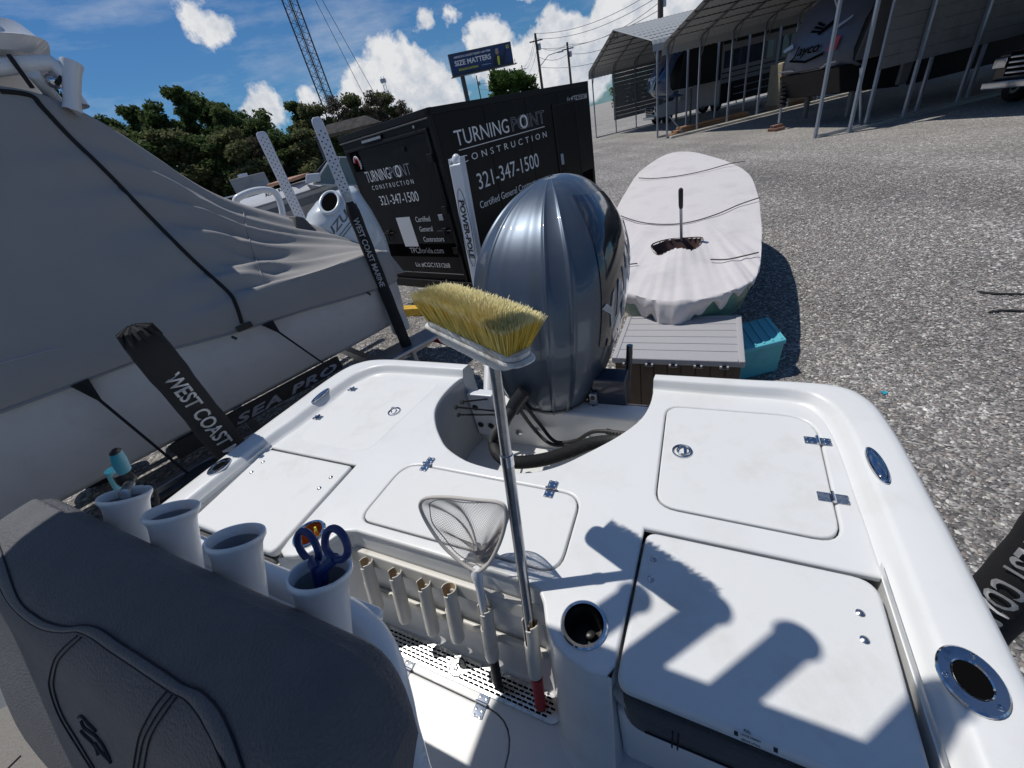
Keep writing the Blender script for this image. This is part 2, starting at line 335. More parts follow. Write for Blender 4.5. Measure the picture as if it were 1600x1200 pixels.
class MB:
    def __init__(s): s.V = []; s.F = []; s.mi = []
    def add(s, V, F, mi=0):
        n = len(s.V); s.V += [tuple(v) for v in V]; s.F += [tuple(i+n for i in f) for f in F]; s.mi += [mi]*len(F)
    def box(s, c, d, ax=None, mi=0):
        c = Vector(c); ax = ax or ((1,0,0),(0,1,0),(0,0,1)); X, Y, Z = [Vector(a) for a in ax]
        P = [c+X*(d[0]/2*i)+Y*(d[1]/2*j)+Z*(d[2]/2*k) for k in (-1, 1) for j in (-1, 1) for i in (-1, 1)]
        s.add(P, [(0,2,3,1),(4,5,7,6),(0,1,5,4),(2,6,7,3),(0,4,6,2),(1,3,7,5)], mi); return s
    def hexa(s, P, mi=0): s.add(P, [(0,3,2,1),(4,5,6,7),(0,1,5,4),(1,2,6,5),(2,3,7,6),(3,0,4,7)], mi); return s
    def prism(s, P, ext, mi=0):
        n = len(P); e = Vector(ext); P = [Vector(p) for p in P]
        s.add(P+[p+e for p in P], [tuple(range(n))[::-1], tuple(range(n, 2*n))]+[(i, (i+1) % n, n+(i+1) % n, n+i) for i in range(n)], mi); return s
    def tube(s, P, r, n=12, caps=True, mi=0, flat=1.):
        P = [Vector(p) for p in P]; rr = r if isinstance(r, (list, tuple)) else [r]*len(P)
        base = len(s.V); prev = None; rings = []
        for i, p in enumerate(P):
            d = nrm((P[min(i+1, len(P)-1)]-P[max(i-1, 0)]))
            if prev is None: x = frame(d)[0]; y = d.cross(x)
            else:
                x = (prev-d*prev.dot(d)); x = x.normalized() if x.length > 1e-6 else frame(d)[0]; y = d.cross(x)
            prev = x
            rings.append([p+(x*math.cos(a)+y*math.sin(a)*flat)*rr[i] for a in [2*math.pi*k/n for k in range(n)]])
        V = [v for g in rings for v in g]; F = []
        for i in range(len(P)-1):
            for k in range(n): F.append((i*n+k, i*n+(k+1) % n, (i+1)*n+(k+1) % n, (i+1)*n+k))
        if caps: F.append(tuple(range(n))[::-1]); F.append(tuple((len(P)-1)*n+k for k in range(n)))
        s.add(V, F, mi); return s
    def lathe(s, o, axis, prof, n=32, mi=0, caps=False):
        x, y, d = frame(axis); o = Vector(o); V = []; F = []
        for (r, h) in prof: V += [o+d*h+(x*math.cos(a)+y*math.sin(a))*r for a in [2*math.pi*k/n for k in range(n)]]
        for i in range(len(prof)-1):
            for k in range(n): F.append((i*n+k, i*n+(k+1) % n, (i+1)*n+(k+1) % n, (i+1)*n+k))
        if caps: F.append(tuple(range(n))[::-1]); F.append(tuple((len(prof)-1)*n+k for k in range(n)))
        s.add(V, F, mi); return s
    def grid(s, rows, mi=0, closed=False, skip=None):
        nr = len(rows); nc = len(rows[0]); V = [v for r in rows for v in r]; F = []
        for i in range(nr-1):
            for k in range(nc if closed else nc-1):
                if skip and skip(i, k): continue
                F.append((i*nc+k, i*nc+(k+1) % nc, (i+1)*nc+(k+1) % nc, (i+1)*nc+k))
        s.add(V, F, mi); return s
    def poly(s, P, mi=0): s.add(P, [tuple(range(len(P)))], mi); return s
    def sphere(s, c, r, n=12, m=8, sc=(1,1,1), mi=0):
        c = Vector(c); rows = []
        for i in range(m+1):
            a = math.pi*i/m; rows.append([c+Vector((math.sin(a)*math.cos(2*math.pi*k/n)*r*sc[0], math.sin(a)*math.sin(2*math.pi*k/n)*r*sc[1], math.cos(a)*r*sc[2])) for k in range(n)])
        s.grid(rows, mi, closed=True); return s
    def build(s, name, m, parent=None, **k):
        o = mesh(name, s.V, s.F, m, parent, **k)
        if isinstance(m, (list, tuple)) and len(m) > 1 and len(o.data.polygons) == len(s.mi): o.data.polygons.foreach_set('material_index', s.mi)
        return o
def bx(name, m, parent, c, d, ax=None, bevel=0, **k): return MB().box(c, d, ax).build(name, m, parent, bevel=bevel, **k)
def smoothline(P, n=8, closed=False):
    P = [np.array(p, float) for p in P]; out = []; N = len(P)
    rngi = range(N if closed else N-1)
    for i in rngi:
        if closed: a, b, c, d = P[i-1], P[i], P[(i+1) % N], P[(i+2) % N]
        else: a, b, c, d = P[max(i-1,0)], P[i], P[i+1], P[min(i+2,N-1)]
        for k in range(n):
            t = k/n; out.append(.5*((2*b)+(-a+c)*t+(2*a-5*b+4*c-d)*t*t+(-a+3*b-3*c+d)*t**3))
    if not closed: out.append(P[-1])
    return [tuple(p) for p in out]
def roundpoly(P, r, n=6):
    out = []; N = len(P); rr = r if isinstance(r, (list, tuple)) else [r]*N
    for i in range(N):
        p = np.array(P[i], float); a = np.array(P[i-1], float)-p; b = np.array(P[(i+1) % N], float)-p
        la, lb = np.linalg.norm(a), np.linalg.norm(b); q = min(rr[i], la*.48, lb*.48)
        if q < 1e-5: out.append(tuple(p)); continue
        A = p+a/la*q; Bq = p+b/lb*q
        for k in range(n+1):
            t = k/n; out.append(tuple((1-t)**2*A+2*t*(1-t)*p+t*t*Bq))
    return out
def inset(P, d):
    N = len(P); P = [np.array(p, float) for p in P]; area = sum(P[i][0]*P[(i+1)%N][1]-P[(i+1)%N][0]*P[i][1] for i in range(N)); sg = 1 if area > 0 else -1; out = []
    for i in range(N):
        a = P[i]-P[i-1]; b = P[(i+1) % N]-P[i]
        na = np.array([-a[1], a[0]])/(np.linalg.norm(a)+1e-9)*sg; nb = np.array([-b[1], b[0]])/(np.linalg.norm(b)+1e-9)*sg
        m = na+nb; m /= max(np.linalg.norm(m), 1e-6); c = max(.5, m@na); out.append(tuple(P[i]+m*d/c))
    return out
def filled(name, loops, z, th, m, parent, fn, bevel=.004, res=3, **k):
    cu = bpy.data.curves.new('tmp', 'CURVE'); cu.dimensions = '2D'; cu.fill_mode = 'BOTH'
    for L in loops:
        sp = cu.splines.new('POLY'); sp.points.add(len(L)-1); sp.use_cyclic_u = True
        for i, p in enumerate(L): sp.points[i].co = (p[0], p[1], 0, 1)
    bevel = min(bevel, th*.49); cu.extrude = th/2-bevel; cu.bevel_depth = bevel; cu.bevel_resolution = res; cu.offset = -bevel
    ob = bpy.data.objects.new('tmp', cu); C.objects.link(ob); dg = bpy.context.evaluated_depsgraph_get(); dg.update()
    me = bpy.data.meshes.new_from_object(ob.evaluated_get(dg)); 
    V = [fn(v.co.x, v.co.y, z-th/2+v.co.z) for v in me.vertices]; F = [tuple(p.vertices) for p in me.polygons]
    bpy.data.objects.remove(ob); bpy.data.curves.remove(cu); bpy.data.meshes.remove(me)
    o = mesh(name, V, F, m, parent, angle=60, **k)
    w = o.modifiers.new('weld', 'WELD'); w.merge_threshold = 1e-5
    w = o.modifiers.new('wn', 'WEIGHTED_NORMAL'); w.keep_sharp = False; w.weight = 100
    return o
_txt = {}
def text(body, origin, right, up, size, m, parent, name='lettering', width=None, bold=0, depth=.001, align='LEFT', shear=0, spacing=1., outline=0, label=None, bend=None):
    key = (body, bold, shear, spacing, align, outline)
    if key not in _txt:
        cu = bpy.data.curves.new('tmp', 'FONT'); cu.body = body; cu.offset = bold; cu.shear = shear; cu.space_character = spacing; cu.align_x = align; cu.extrude = .5; cu.resolution_u = 3
        if outline: cu.fill_mode = 'NONE'; cu.bevel_depth = outline; cu.extrude = 0; cu.bevel_resolution = 1
        ob = bpy.data.objects.new('tmp', cu); C.objects.link(ob); dg = bpy.context.evaluated_depsgraph_get(); dg.update()
        me = bpy.data.meshes.new_from_object(ob.evaluated_get(dg))
        _txt[key] = ([tuple(v.co) for v in me.vertices], [tuple(p.vertices) for p in me.polygons])
        bpy.data.objects.remove(ob); bpy.data.curves.remove(cu); bpy.data.meshes.remove(me)
    V, F = _txt[key]; X = nrm(right); Y = nrm(up); Z = X.cross(Y).normalized(); xs = [v[0] for v in V]; w = max(xs)-min(xs)
    sx = (width/w) if width else size; O = Vector(origin)
    zs = depth if not outline else size
    P = [O+X*(v[0]*sx)+Y*(v[1]*size)+Z*(v[2]*zs) for v in V]
    if bend: P = [bend(p) for p in P]
    return mesh(name, P, F, m, parent, smooth=False, **({'label': label} if label else {}))
def dup(o, parent=None, loc=None, rot=None, label=None, scale=None):
    c = o.copy(); C.objects.link(c)
    if parent is not None: c.parent = parent
    if loc is not None: c.location = loc
    if rot is not None: c.rotation_euler = rot
    if scale is not None: c.scale = scale
    if label: c['label'] = label
    for ch in list(o.children): dup(ch, c)
    return c

# ================================================================== GROUND
GX = 700
mesh('ground', [(-GX,-GX,0),(GX,-GX,0),(GX,GX,0),(-GX,GX,0)], [(0,1,2,3)], 'gravel_ground', kind='structure', raw=True, smooth=False)
def pebbles():
    pts = []
    def scatter(n, x0, x1, y0, y1): 
        p = rng.uniform((x0, y0), (x1, y1), (n, 2)); return p
    a = scatter(85000, 1.2, 6.2, -1.2, 6.4); b = scatter(14000, -2.8, .6, 3.6, 9.0); c = scatter(16000, 3.0, 8.5, 4.0, 9.5)
    P = np.vstack([a, b, c]); u = P@AX; v = P@AY
    keep = ~((u > -1.75) & (u < .45) & (v > -3) & (v < 1.35)); P = P[keep]; n = len(P)
    dist = np.hypot(P[:,0], P[:,1])
    s = (.0050+.0072*rng.random(n)**3.0)*np.clip(.75+dist*.09, 1, 1.5)
    base = np.array([(1,0,0),(.3,.95,0),(-.85,.5,0),(-.75,-.65,0),(.4,-.9,0),(.1,.05,1),(-.1,0,-.6)])
    tri = np.array([(0,1,5),(1,2,5),(2,3,5),(3,4,5),(4,0,5)]); nb = len(base)
    ang = rng.random(n)*2*np.pi; ca, sa = np.cos(ang), np.sin(ang); el = rng.uniform(1, 1.9, n); fl = rng.uniform(.35, .8, n)
    jit = rng.uniform(.75, 1.25, (n, nb, 3)); L = base[None]*jit; L = L*s[:,None,None]; L[:,:,0] *= el[:,None]; L[:,:,2] *= fl[:,None]
    tilt = rng.normal(0, .35, n); X = L[:,:,0]; Z = L[:,:,2]; L[:,:,2] = Z+X*np.sin(tilt)[:,None]*.5
    V = np.empty_like(L); V[:,:,0] = L[:,:,0]*ca[:,None]-L[:,:,1]*sa[:,None]+P[:,0:1]; V[:,:,1] = L[:,:,0]*sa[:,None]+L[:,:,1]*ca[:,None]+P[:,1:2]; V[:,:,2] = L[:,:,2]+.004
    F = (tri[None]+np.arange(n)[:,None,None]*nb).reshape(-1, 3)
    me = bpy.data.meshes.new('gravel'); me.vertices.add(n*nb); me.vertices.foreach_set('co', V.reshape(-1).astype(np.float32))
    me.loops.add(len(F)*3); me.loops.foreach_set('vertex_index', F.reshape(-1).astype(np.int32)); me.polygons.add(len(F)); me.polygons.foreach_set('loop_start', np.arange(0, len(F)*3, 3, dtype=np.int32))
    me.update(calc_edges=True); me.materials.append(MT['pebble'])
    o = bpy.data.objects.new('gravel', me); finish(o, None, 'loose grey, rust and shell-white gravel covering the storage yard', 'gravel', None, 'stuff')
pebbles()

# ================================================================== OUR BOAT
DK = H-.95; RT = DK+.036; FLR = H-1.38
boat = thing('bay_boat', 'white fibreglass bay boat whose open stern deck fills the foreground', 'boat', B(-.655, -.5, .45))
oc = [(.524,-2.2),(.524,.45),(.518,.90),(.508,1.15),(.480,1.29),(.400,1.35),(.15,1.355),(-.155,1.36)]
ic = [(.377,-2.2),(.377,.45),(.374,.88),(.366,1.12),(.335,1.235),(.262,1.284),(.10,1.292),(-.16,1.302)]
ol = [(-1.015,1.372),(-1.30,1.382),(-1.576,1.384),(-1.72,1.35),(-1.795,1.24),(-1.825,.95),(-1.84,.35),(-1.85,-2.2)]
il = [(-1.03,1.298),(-1.28,1.30),(-1.50,1.296),(-1.59,1.24),(-1.63,1.13),(-1.65,.85),(-1.69,.35),(-1.69,-2.2)]
prof = [(-.004,-.62),(-.002,-.075),(-.03,-.072),(-.03,-.045),(0,-.042),(.02,-.022),(.06,-.008),(.14,-.001),(.25,0),(.68,0),(.74,-.002),(.79,-.009),(.86,-.026),(.92,-.036),(1.0,-.040)]
def rimpart(o_, i_):
    O = smoothline(o_, 10); I = smoothline(i_, 10); rows = []
    for (t, z) in prof:
        rows.append([B(a[0]+(b[0]-a[0])*t, a[1]+(b[1]-a[1])*t, RT+z) for a, b in zip(O, I)])
    mb = MB().grid(rows)
    for e in (0, -1): mb.poly([r[e] for r in rows]+[B((o_[e][0]+i_[e][0])/2, (o_[e][1]+i_[e][1])/2, RT-.62)])
    return mb, O, I
m1, O1, I1 = rimpart(oc, ic); m1.build('gunwale', 'gelcoat', boat, angle=60)
m2, O2, I2 = rimpart(ol, il); m2.build('gunwale', 'gelcoat', boat, angle=60)
# hull below the rub rail
def hullside(O, sgn):
    rows = []
    for (ins, z) in [(0, RT-.60), (.02, RT-.70), (.10, RT-.86), (.45, RT-1.05)]:
        rows.append([B(-.655+(p[0]+.655)*(1-ins), p[1]-ins*.05, z) for p in O])
    MB().grid(rows).build('hull_side', 'gelcoat', boat)
hullside(O1, 1); hullside(O2, -1)
for O in (O1, O2):
    MB().tube([B(p[0], p[1], RT-.058) for p in O[::2]], .012, 8).build('rub_rail', 'gelcoat', boat)
well = [(-1.03,1.300),(-1.048,1.24),(-1.052,1.14),(-1.03,1.05),(-.973,.965),(-.90,.89),(-.839,.844),(-.74,.803),(-.647,.788),(-.56,.785),(-.481,.798),(-.40,.845),(-.32,.926),(-.24,1.02),(-.182,1.116),(-.160,1.21),(-.158,1.302)]
well = smoothline(well, 4)
ri = [(b[0]-(b[0]-a[0])*.03, b[1]-(b[1]-a[1])*.03) for a, b in zip(O1, I1)]   # right, from front to well
ri = [p for p in ri if p[1] > .67][::-1]
li = [(b[0]-(b[0]-a[0])*.03, b[1]-(b[1]-a[1])*.03) for a, b in zip(O2, I2)]
li = [p for p in li if p[1] > .69][::-1]
front = [(-.108,.674),(-.116,.45),(-.121,.335),(-.135,.312),(-.17,.306),(-.215,.314),(-.255,.333),(-.285,.368),(-.305,.41),(-.325,.435),(-.36,.446),(-.66,.447),(-.95,.446),(-.985,.435),(-1.005,.41),(-1.025,.368),(-1.055,.333),(-1.095,.314),(-1.13,.306),(-1.158,.318),(-1.166,.36),(-1.172,.690)]
deck = ri+[(.376,.672)]+front+[(-1.70,.690)]+li+well[1:-1]
hR = roundpoly([(-.102,1.206),(.338,1.206),(.326,.742),(-.092,.752)], [.055,.10,.06,.06])
hL = roundpoly([(-1.660,1.240),(-1.115,1.240),(-1.170,.748),(-1.585,.752)], [.12,.04,.07,.05])
hC = roundpoly([(-.965,.745),(-.295,.742),(-.288,.487),(-.972,.482)], [.08,.06,.06,.05])
# cup-holder holes and rod holders
def circ(c, r, n=28): return [(c[0]+r*math.cos(2*math.pi*k/n), c[1]+r*math.sin(2*math.pi*k/n)) for k in range(n)]
cupR = (-.200,.392); cupL = (-1.105,.392)
filled('deck', [deck, hR, hL, hC, circ(cupR, .045), circ(cupL, .045)], DK, .022, 'gelcoat', boat, B, bevel=.008)
for hp, nm in ((hR, 0), (hL, 1), (hC, 2)):
    MB().poly([B(x, y, DK-.03) for x, y in inset(hp, -.02)]).build('hatch_gutter', 'gutter', boat, smooth=False)
hatchR = filled('hatch', [inset(hR, .0035)], DK+.001, .02, 'gelcoat_skid', boat, B, bevel=.005)
hatchL = filled('hatch', [inset(hL, .0035)], DK+.001, .02, 'gelcoat_skid', boat, B, bevel=.005)
hatchC = filled('hatch', [inset(hC, .0040)], DK+.001, .02, 'gelcoat_skid', boat, B, bevel=.005)
sR = roundpoly([(-.101,.666),(.368,.664),(.360,.292),(-.114,.300)], [.03,.045,.02,.03])
sL = roundpoly([(-1.690,.680),(-1.180,.680),(-1.172,.300),(-1.650,.300)], [.03,.02,.03,.02])
seatR = filled('seat_lid', [sR], DK+.003, .034, 'gelcoat_skid', boat, B, bevel=.011)
seatL = filled('seat_lid', [sL], DK+.003, .034, 'gelcoat_skid', boat, B, bevel=.011)
for s_, dx in ((sR, 0), (sL, 0)):
    MB().poly([B(x, y, DK-.05) for x, y in inset(s_, -.015)]).build('seat_gutter', 'gutter', boat, smooth=False)
# screws in the seat lids
def screw(parent, x, y, z, r=.0055):
    MB().lathe((x, y, z), (0,0,1), [(r*1.5,-.001),(r*1.45,.0015),(r,.003),(r*.5,.0042),(0.0001,.0045)], 12).build('screw', 'steel', parent)
for q in [(1021,874),(1017,905),(1344,958),(1351,1000)]: screw(seatR, *at_z(*q, DK+.003))
for q in [(411,722),(393,738),(517,746),(499,763)]: screw(seatL, *at_z(*q, DK+.003))
# stubby legend on the seat lid
p0 = Vector(at_z(1150, 1146, DK+.0045)); p1 = Vector(at_z(1212, 1172, DK+.0045)); dr = (p1-p0).normalized()
upv = Vector(B(0, 1, 0))
text('PULL', p0+dr*.012+upv*.008, dr, upv, .005, 'black_letter', seatR, bold=.01)
text('LOWER ARMREST', p0+dr*.007+upv*.001, dr, upv, .0038, 'black_letter', seatR, bold=.01)
text('BEFORE LIFTING', p0+dr*.008-upv*.006, dr, upv, .0038, 'black_letter', seatR, bold=.01)
for q in (p0, p1): MB().box(q, (.006,.006,.003), (dr, Vector((0,0,1)).cross(dr), (0,0,1))).build('bumper', 'black_rubber', seatR)

# hinges: two leaves, a knuckle, four screws each
def hinge(c, du, dv, z=DK+.0025, L=.029, W=.026):
    a = Vector(B(du, dv, 0)).normalized(); b = Vector((0,0,1)).cross(a); c = Vector(c); c.z = z
    h = MB()
    h.box(c+a*(L*.62), (L, W*1.15, .003), (a, b, (0,0,1))); h.box(c-a*(L*.62), (L, W*1.15, .003), (a, b, (0,0,1)))
    ho = h.build('hinge', 'chrome', boat, bevel=.0012)
    MB().tube([c-b*W*.62+Vector((0,0,.004)), c+b*W*.62+Vector((0,0,.004))], .0052, 10).build('hinge_pin', 'chrome', ho)
    sc = MB()
    for i in (-1.1, -.55, .55, 1.1):
        for j in (-.32, .32): sc.lathe(c+a*L*i*.92+b*W*j+Vector((0,0,.0016)), (0,0,1), [(.0042,0),(.0036,.0012),(.0012,.0016),(.0001,.0006)], 8)
    sc.build('hinge_screws', 'steel', ho)
for q in ((1277,690),(1301,779)): hinge(at_z(*q, DK), 1, .0)
for q in ((551,609),(497,653)): hinge(at_z(*q, DK), 1, .0, L=.022, W=.024)
for q in ((668,726),(861,765)): hinge(at_z(*q, DK), 0, 1)
# round flush latches
def latch(c, lift):
    c = Vector(c)
    l = MB().lathe(c, (0,0,1), [(.030,0),(.0295,.0025),(.026,.0035),(.023,.001),(.021,-.006),(.0001,-.006)], 28).build('latch', 'chrome', boat)
    a = Vector(B(1, .1, 0)).normalized(); b = Vector((0,0,1)).cross(a)
    if lift: MB().tube([c+b*(.015*math.cos(t))-a*.002+Vector((0,0,.004+.017*math.sin(t))) for t in np.linspace(0, math.pi, 12)], .0032, 8).build('latch_ring', 'chrome', l)
    else:
        MB().tube([c+a*.004+b*.018*math.cos(t)+a*.018*math.sin(t)+Vector((0,0,.004)) for t in np.linspace(0, 2*math.pi, 24)], .003, 8).build('latch_ring', 'chrome', l)
        MB().box(c+a*.008+Vector((0,0,.003)), (.008,.034,.004), (a, b, (0,0,1))).build('latch_tongue', 'chrome', l, bevel=.001)
latch(at_z(1066,705,DK+.002), False); latch(at_z(616,643,DK+.002), True)
# pop-up cleats on the gunwales
def cleat(p, q):
    p = Vector(p); q = Vector(q); c = (p+q)/2; a = (q-p).normalized(); b = Vector((0,0,1)).cross(a); L = (q-p).length/2; w = .018
    prof_ = [(1.0,0),(1.0,.003),(.93,.0055),(.82,.0045),(.78,.002)]
    rows = [[c+a*(math.cos(t)*L*s)+b*(math.sin(t)*(w*s if s > .9 else w*s))+Vector((0,0,h)) for t in np.linspace(0, 2*math.pi, 37)[:-1]] for s, h in prof_]
    o = MB().grid(rows, closed=True).build('cleat', 'chrome', boat)
    MB().grid([[c+a*(math.cos(t)*L*s)+b*(math.sin(t)*w*s)+Vector((0,0,h)) for t in np.linspace(0, 2*math.pi, 29)[:-1]] for s, h in [(.76,.002),(.72,.0062),(.45,.009),(.02,.0095)]], closed=True).build('cleat_bar', 'chrome', o)
cleat(at_z(1356,699,RT+.001), at_z(1386,757,RT+.001)); cleat(at_z(487,630,RT+.001), at_z(514,607,RT+.001))
# flush rod holders
def gunholder(c, r=.045, tilt=(1,0)):
    c = Vector(c); d = (Vector((0,0,-1))+Vector(B(tilt[0], tilt[1], 0))*.35).normalized(); X = Vector(B(0,1,0)); Y = Vector(B(1,0,0))
    n = 36; rows = []
    for rr, h in [(r,0),(r*1.0,.0035),(r*.94,.006),(r*.60,.006),(r*.53,.003)]: rows.append([c+X*math.cos(t)*rr*1.16+Y*math.sin(t)*rr*.92+Vector((0,0,h)) for t in np.linspace(0, 2*math.pi, n+1)[:-1]])
    o = MB().grid(rows, closed=True).build('rod_holder_flange', 'chrome', boat)
    rows = [[c+X*math.cos(t)*r*.53*1.16+Y*math.sin(t)*r*.53*.92+Vector((0,0,.003))+d*h for t in np.linspace(0, 2*math.pi, n+1)[:-1]] for h in (0, .02)]
    rows.append([c+Vector((0,0,.003))+d*.02 for _ in range(n)])
    MB().poly([q+Vector((0,0,.0015)) for q in rows[0]]).build('rod_holder_bore', 'hole_dark', o, smooth=False)
    for t in (.4, 2.5, 4.6):
        MB().lathe(c+X*math.cos(t)*r*.8*1.16+Y*math.sin(t)*r*.8*.92+Vector((0,0,.006)), (0,0,1), [(.0052,0),(.0045,.0016),(.0015,.002),(.0001,.0006)], 10).build('screw', 'chrome', o)
gunholder(at_z(1517,1063,RT+.001), .046); gunholder(at_z(343,729,RT+.001), .042)
# cup holders
def cup(c, liner, amber=False):
    x, y = c; P = Vector(B(x, y, DK))
    o = MB().lathe(P, (0,0,1), [(.053,-.001),(.053,.003),(.050,.0062),(.044,.0062),(.0415,.002),(.0405,-.02)], 40).build('cup_holder', 'chrome', boat)
    MB().lathe(P, (0,0,1), [(.0405,-.002),(.039,-.085),(.0001,-.085)], 36).build('cup_liner', liner, o)
    return o
cr = cup(cupR, 'black_plastic'); cl = cup(cupL, 'amber_cup')
MB().sphere(Vector(B(cupR[0]+.005, cupR[1]+.012, DK-.072)), .013, 18, 10, (1,.8,.35)).build('drain_plug', 'black_plastic', cr)

# cockpit walls below the deck edge
rows = []
fr = [(-.121,.335),(-.135,.312),(-.17,.306),(-.215,.314),(-.255,.333),(-.285,.368),(-.305,.41),(-.325,.435),(-.36,.446),(-.5,.4465),(-.66,.447),(-.82,.4465),(-.95,.446),(-.985,.435),(-1.005,.41),(-1.025,.368),(-1.055,.333),(-1.095,.314),(-1.13,.306),(-1.158,.318)]
fr = smoothline([(-.119,.60)]+fr+[(-1.170,.60)], 3)
for off, z in [(.004,-.010),(.0,-.022),(-.006,-.06),(-.03,-.20),(-.06,-.36),(-.072,-.415),(-.085,-.428),(-.10,-.432)]:
    rows.append([B(p[0], p[1]+off, DK+z) for p in fr])
MB().grid(rows).build('cockpit_wall', 'gelcoat', boat, angle=60)
MB().grid([[B(x, .60, z) for x in (-.116, .40)] for z in (DK-.03, FLR)]).build('seat_recess', 'gelcoat', boat)
MB().grid([[B(x, .60, z) for x in (-1.70, -1.17)] for z in (DK-.03, FLR)]).build('seat_recess', 'gelcoat', boat)
for x in (.379, -1.692):
    MB().grid([[B(x, y, z) for y in (-2.2, .7)] for z in (RT-.02, FLR)]).build('cockpit_side', 'gelcoat', boat)
# jump-seat cushions under the lids
def cushion(x0, x1, parent):
    P = roundpoly([(x0,.272),(x1,.272),(x1,.58),(x0,.58)], [.05,.02,.02,.02])
    o = filled('seat_cushion', [P], DK-.036, .085, 'cushion_vinyl', parent, B, bevel=.022, res=4)
    MB().tube([B(x, .2695, DK-.085) for x in np.linspace(x0+.05, x1-.02, 20)], .002, 6).build('cushion_seam', 'thread', o)
    MB().tube([B(x0+.10, .2705, DK-.112), B(x0+.10, .2690, DK-.085), B(x0+.10, .2745, DK-.045), B(x0+.10, .33, DK-.0365)], .0018, 6).build('cushion_seam', 'thread', o)
    MB().tube([B(x0+.11, .2705, DK-.112), B(x0+.11, .2690, DK-.085), B(x0+.11, .2745, DK-.045), B(x0+.11, .33, DK-.0365)], .0018, 6).build('cushion_seam', 'thread', o)
    return o
cushion(-.105, .372, boat); cushion(-1.64, -1.18, boat)
MB().box(B(.13,.44,DK-.27), (.50,.30,.30), ((AX[0],AX[1],0),(AY[0],AY[1],0),(0,0,1))).build('seat_base', 'gelcoat', boat, bevel=.02)
MB().box(B(-1.43,.44,DK-.27), (.50,.30,.30), ((AX[0],AX[1],0),(AY[0],AY[1],0),(0,0,1))).build('seat_base', 'gelcoat', boat, bevel=.02)
# clip below the left lid
MB().tube([B(-1.30+.0*i, .292, DK-.03-.004*i) for i in range(2)], .008, 8).build('seat_pull', 'black_plastic', boat)
MB().tube([B(x, .285-.01*math.sin((x+1.45)/.22*math.pi), DK-.055) for x in np.linspace(-1.45, -1.23, 12)], .005, 8).build('seat_pull', 'chrome', boat)
MB().tube([B(x, .285-.01*math.sin((x+1.20)/.12*math.pi), DK-.058) for x in np.linspace(-1.32, -1.20, 12)], .004, 8).build('seat_pull', 'black_plastic', boat)

# floor with its hatch, hinges and drain grate
fl = [(.385,.70),(.385,-2.2),(-1.70,-2.2),(-1.70,.70)]
fh = roundpoly([(-1.02,.265),(-.398,.265),(-.398,-.45),(-1.02,-.45)], .10)
gro = roundpoly([(-.305,.395),(-.305,.300),(-1.015,.300),(-1.015,.395)], .042, 8)
# grate position: measured
g0 = Vector(at_z(600,968,FLR)); 
filled('cockpit_floor', [fl, fh], FLR, .02, 'gelcoat_floor', boat, B, bevel=.004)
MB().poly([B(x, y, FLR-.03) for x, y in inset(fh, -.02)]).build('hatch_gutter', 'hole_dark', boat, smooth=False)
filled('floor_hatch', [inset(fh, .003)], FLR+.001, .02, 'gelcoat_floor', boat, B, bevel=.004)
for x in (-.80, -.52): hinge(B(x, .265, FLR), 0, 1, z=FLR+.0025, L=.030, W=.030)
GX0, GX1, GY0, GY1 = -.985, -.290, .288, .358
gro = roundpoly([(GX1,GY1),(GX1,GY0),(GX0,GY0),(GX0,GY1)], .034, 8)
slots = []; bc = ((GX0+GX1)/2+.0, (GY0+GY1)/2)
for r_ in range(5):
    y = GY0+.013+r_*.0108; x = GX0+.018+(r_ % 2)*.0092
    while x < GX1-.03:
        cxm = x+.0065
        if math.hypot(cxm-bc[0], y-bc[1]) > .030 and not ((r_ in (0,4)) and (x < GX0+.03 or x > GX1-.042)):
            slots.append([(x,y-.0026),(x+.013,y-.0026),(x+.0145,y),(x+.013,y+.0026),(x,y+.0026),(x-.0015,y)])
        x += .0184
grate = filled('drain_grate', [gro]+slots, FLR+.0065, .0028, 'steel', boat, B, bevel=.0005, res=1)
MB().poly([B(x, y, FLR+.0022) for x, y in inset(gro, .002)]).build('drain_well', 'hole_dark', grate, smooth=False)
MB().tube([B(bc[0]+.026*math.cos(t), bc[1]+.026*math.sin(t), FLR+.0072) for t in np.linspace(.5, 5.8, 30)], .0018, 6).build('grate_badge', 'hole_dark', grate)
text('S', B(bc[0]-.009, bc[1]-.010, FLR+.0070), B(1,.0,0), B(0,1,0), .032, 'hole_dark', grate, name='grate_badge', bold=.02)
for i in range(9): screw(grate, *B(GX0+.05+i*(GX1-GX0-.1)/8, GY1-.005, FLR+.006), r=.003)

# rod strip of six clip tubes on the cockpit wall
zt, zb = H-1.045, H-1.235
def wallv(z): return .441-.03*(DK-.06-z)/.14 if z > DK-.2 else .417-.03*(DK-.2-z)/.16
MB().hexa([B(-1.0,.436,DK-.075), B(-.318,.436,DK-.075), B(-.318,.418,DK-.075), B(-1.0,.418,DK-.075), B(-1.0,.425,DK-.125), B(-.318,.425,DK-.125), B(-.318,.408,DK-.125), B(-1.0,.408,DK-.125)][::1]).build('rod_strip', 'rod_plastic', boat, bevel=.004)
MB().hexa([B(-.98,.402,DK-.245), B(-.330,.402,DK-.245), B(-.330,.390,DK-.245), B(-.98,.390,DK-.245), B(-.98,.396,DK-.275), B(-.330,.396,DK-.275), B(-.330,.384,DK-.275), B(-.98,.384,DK-.275)]).build('rod_strip', 'rod_plastic', boat, bevel=.004)
tube_px = [(570,878),(615,895),(660,912),(700,920),(760,950),(820,970)]
holders6 = []
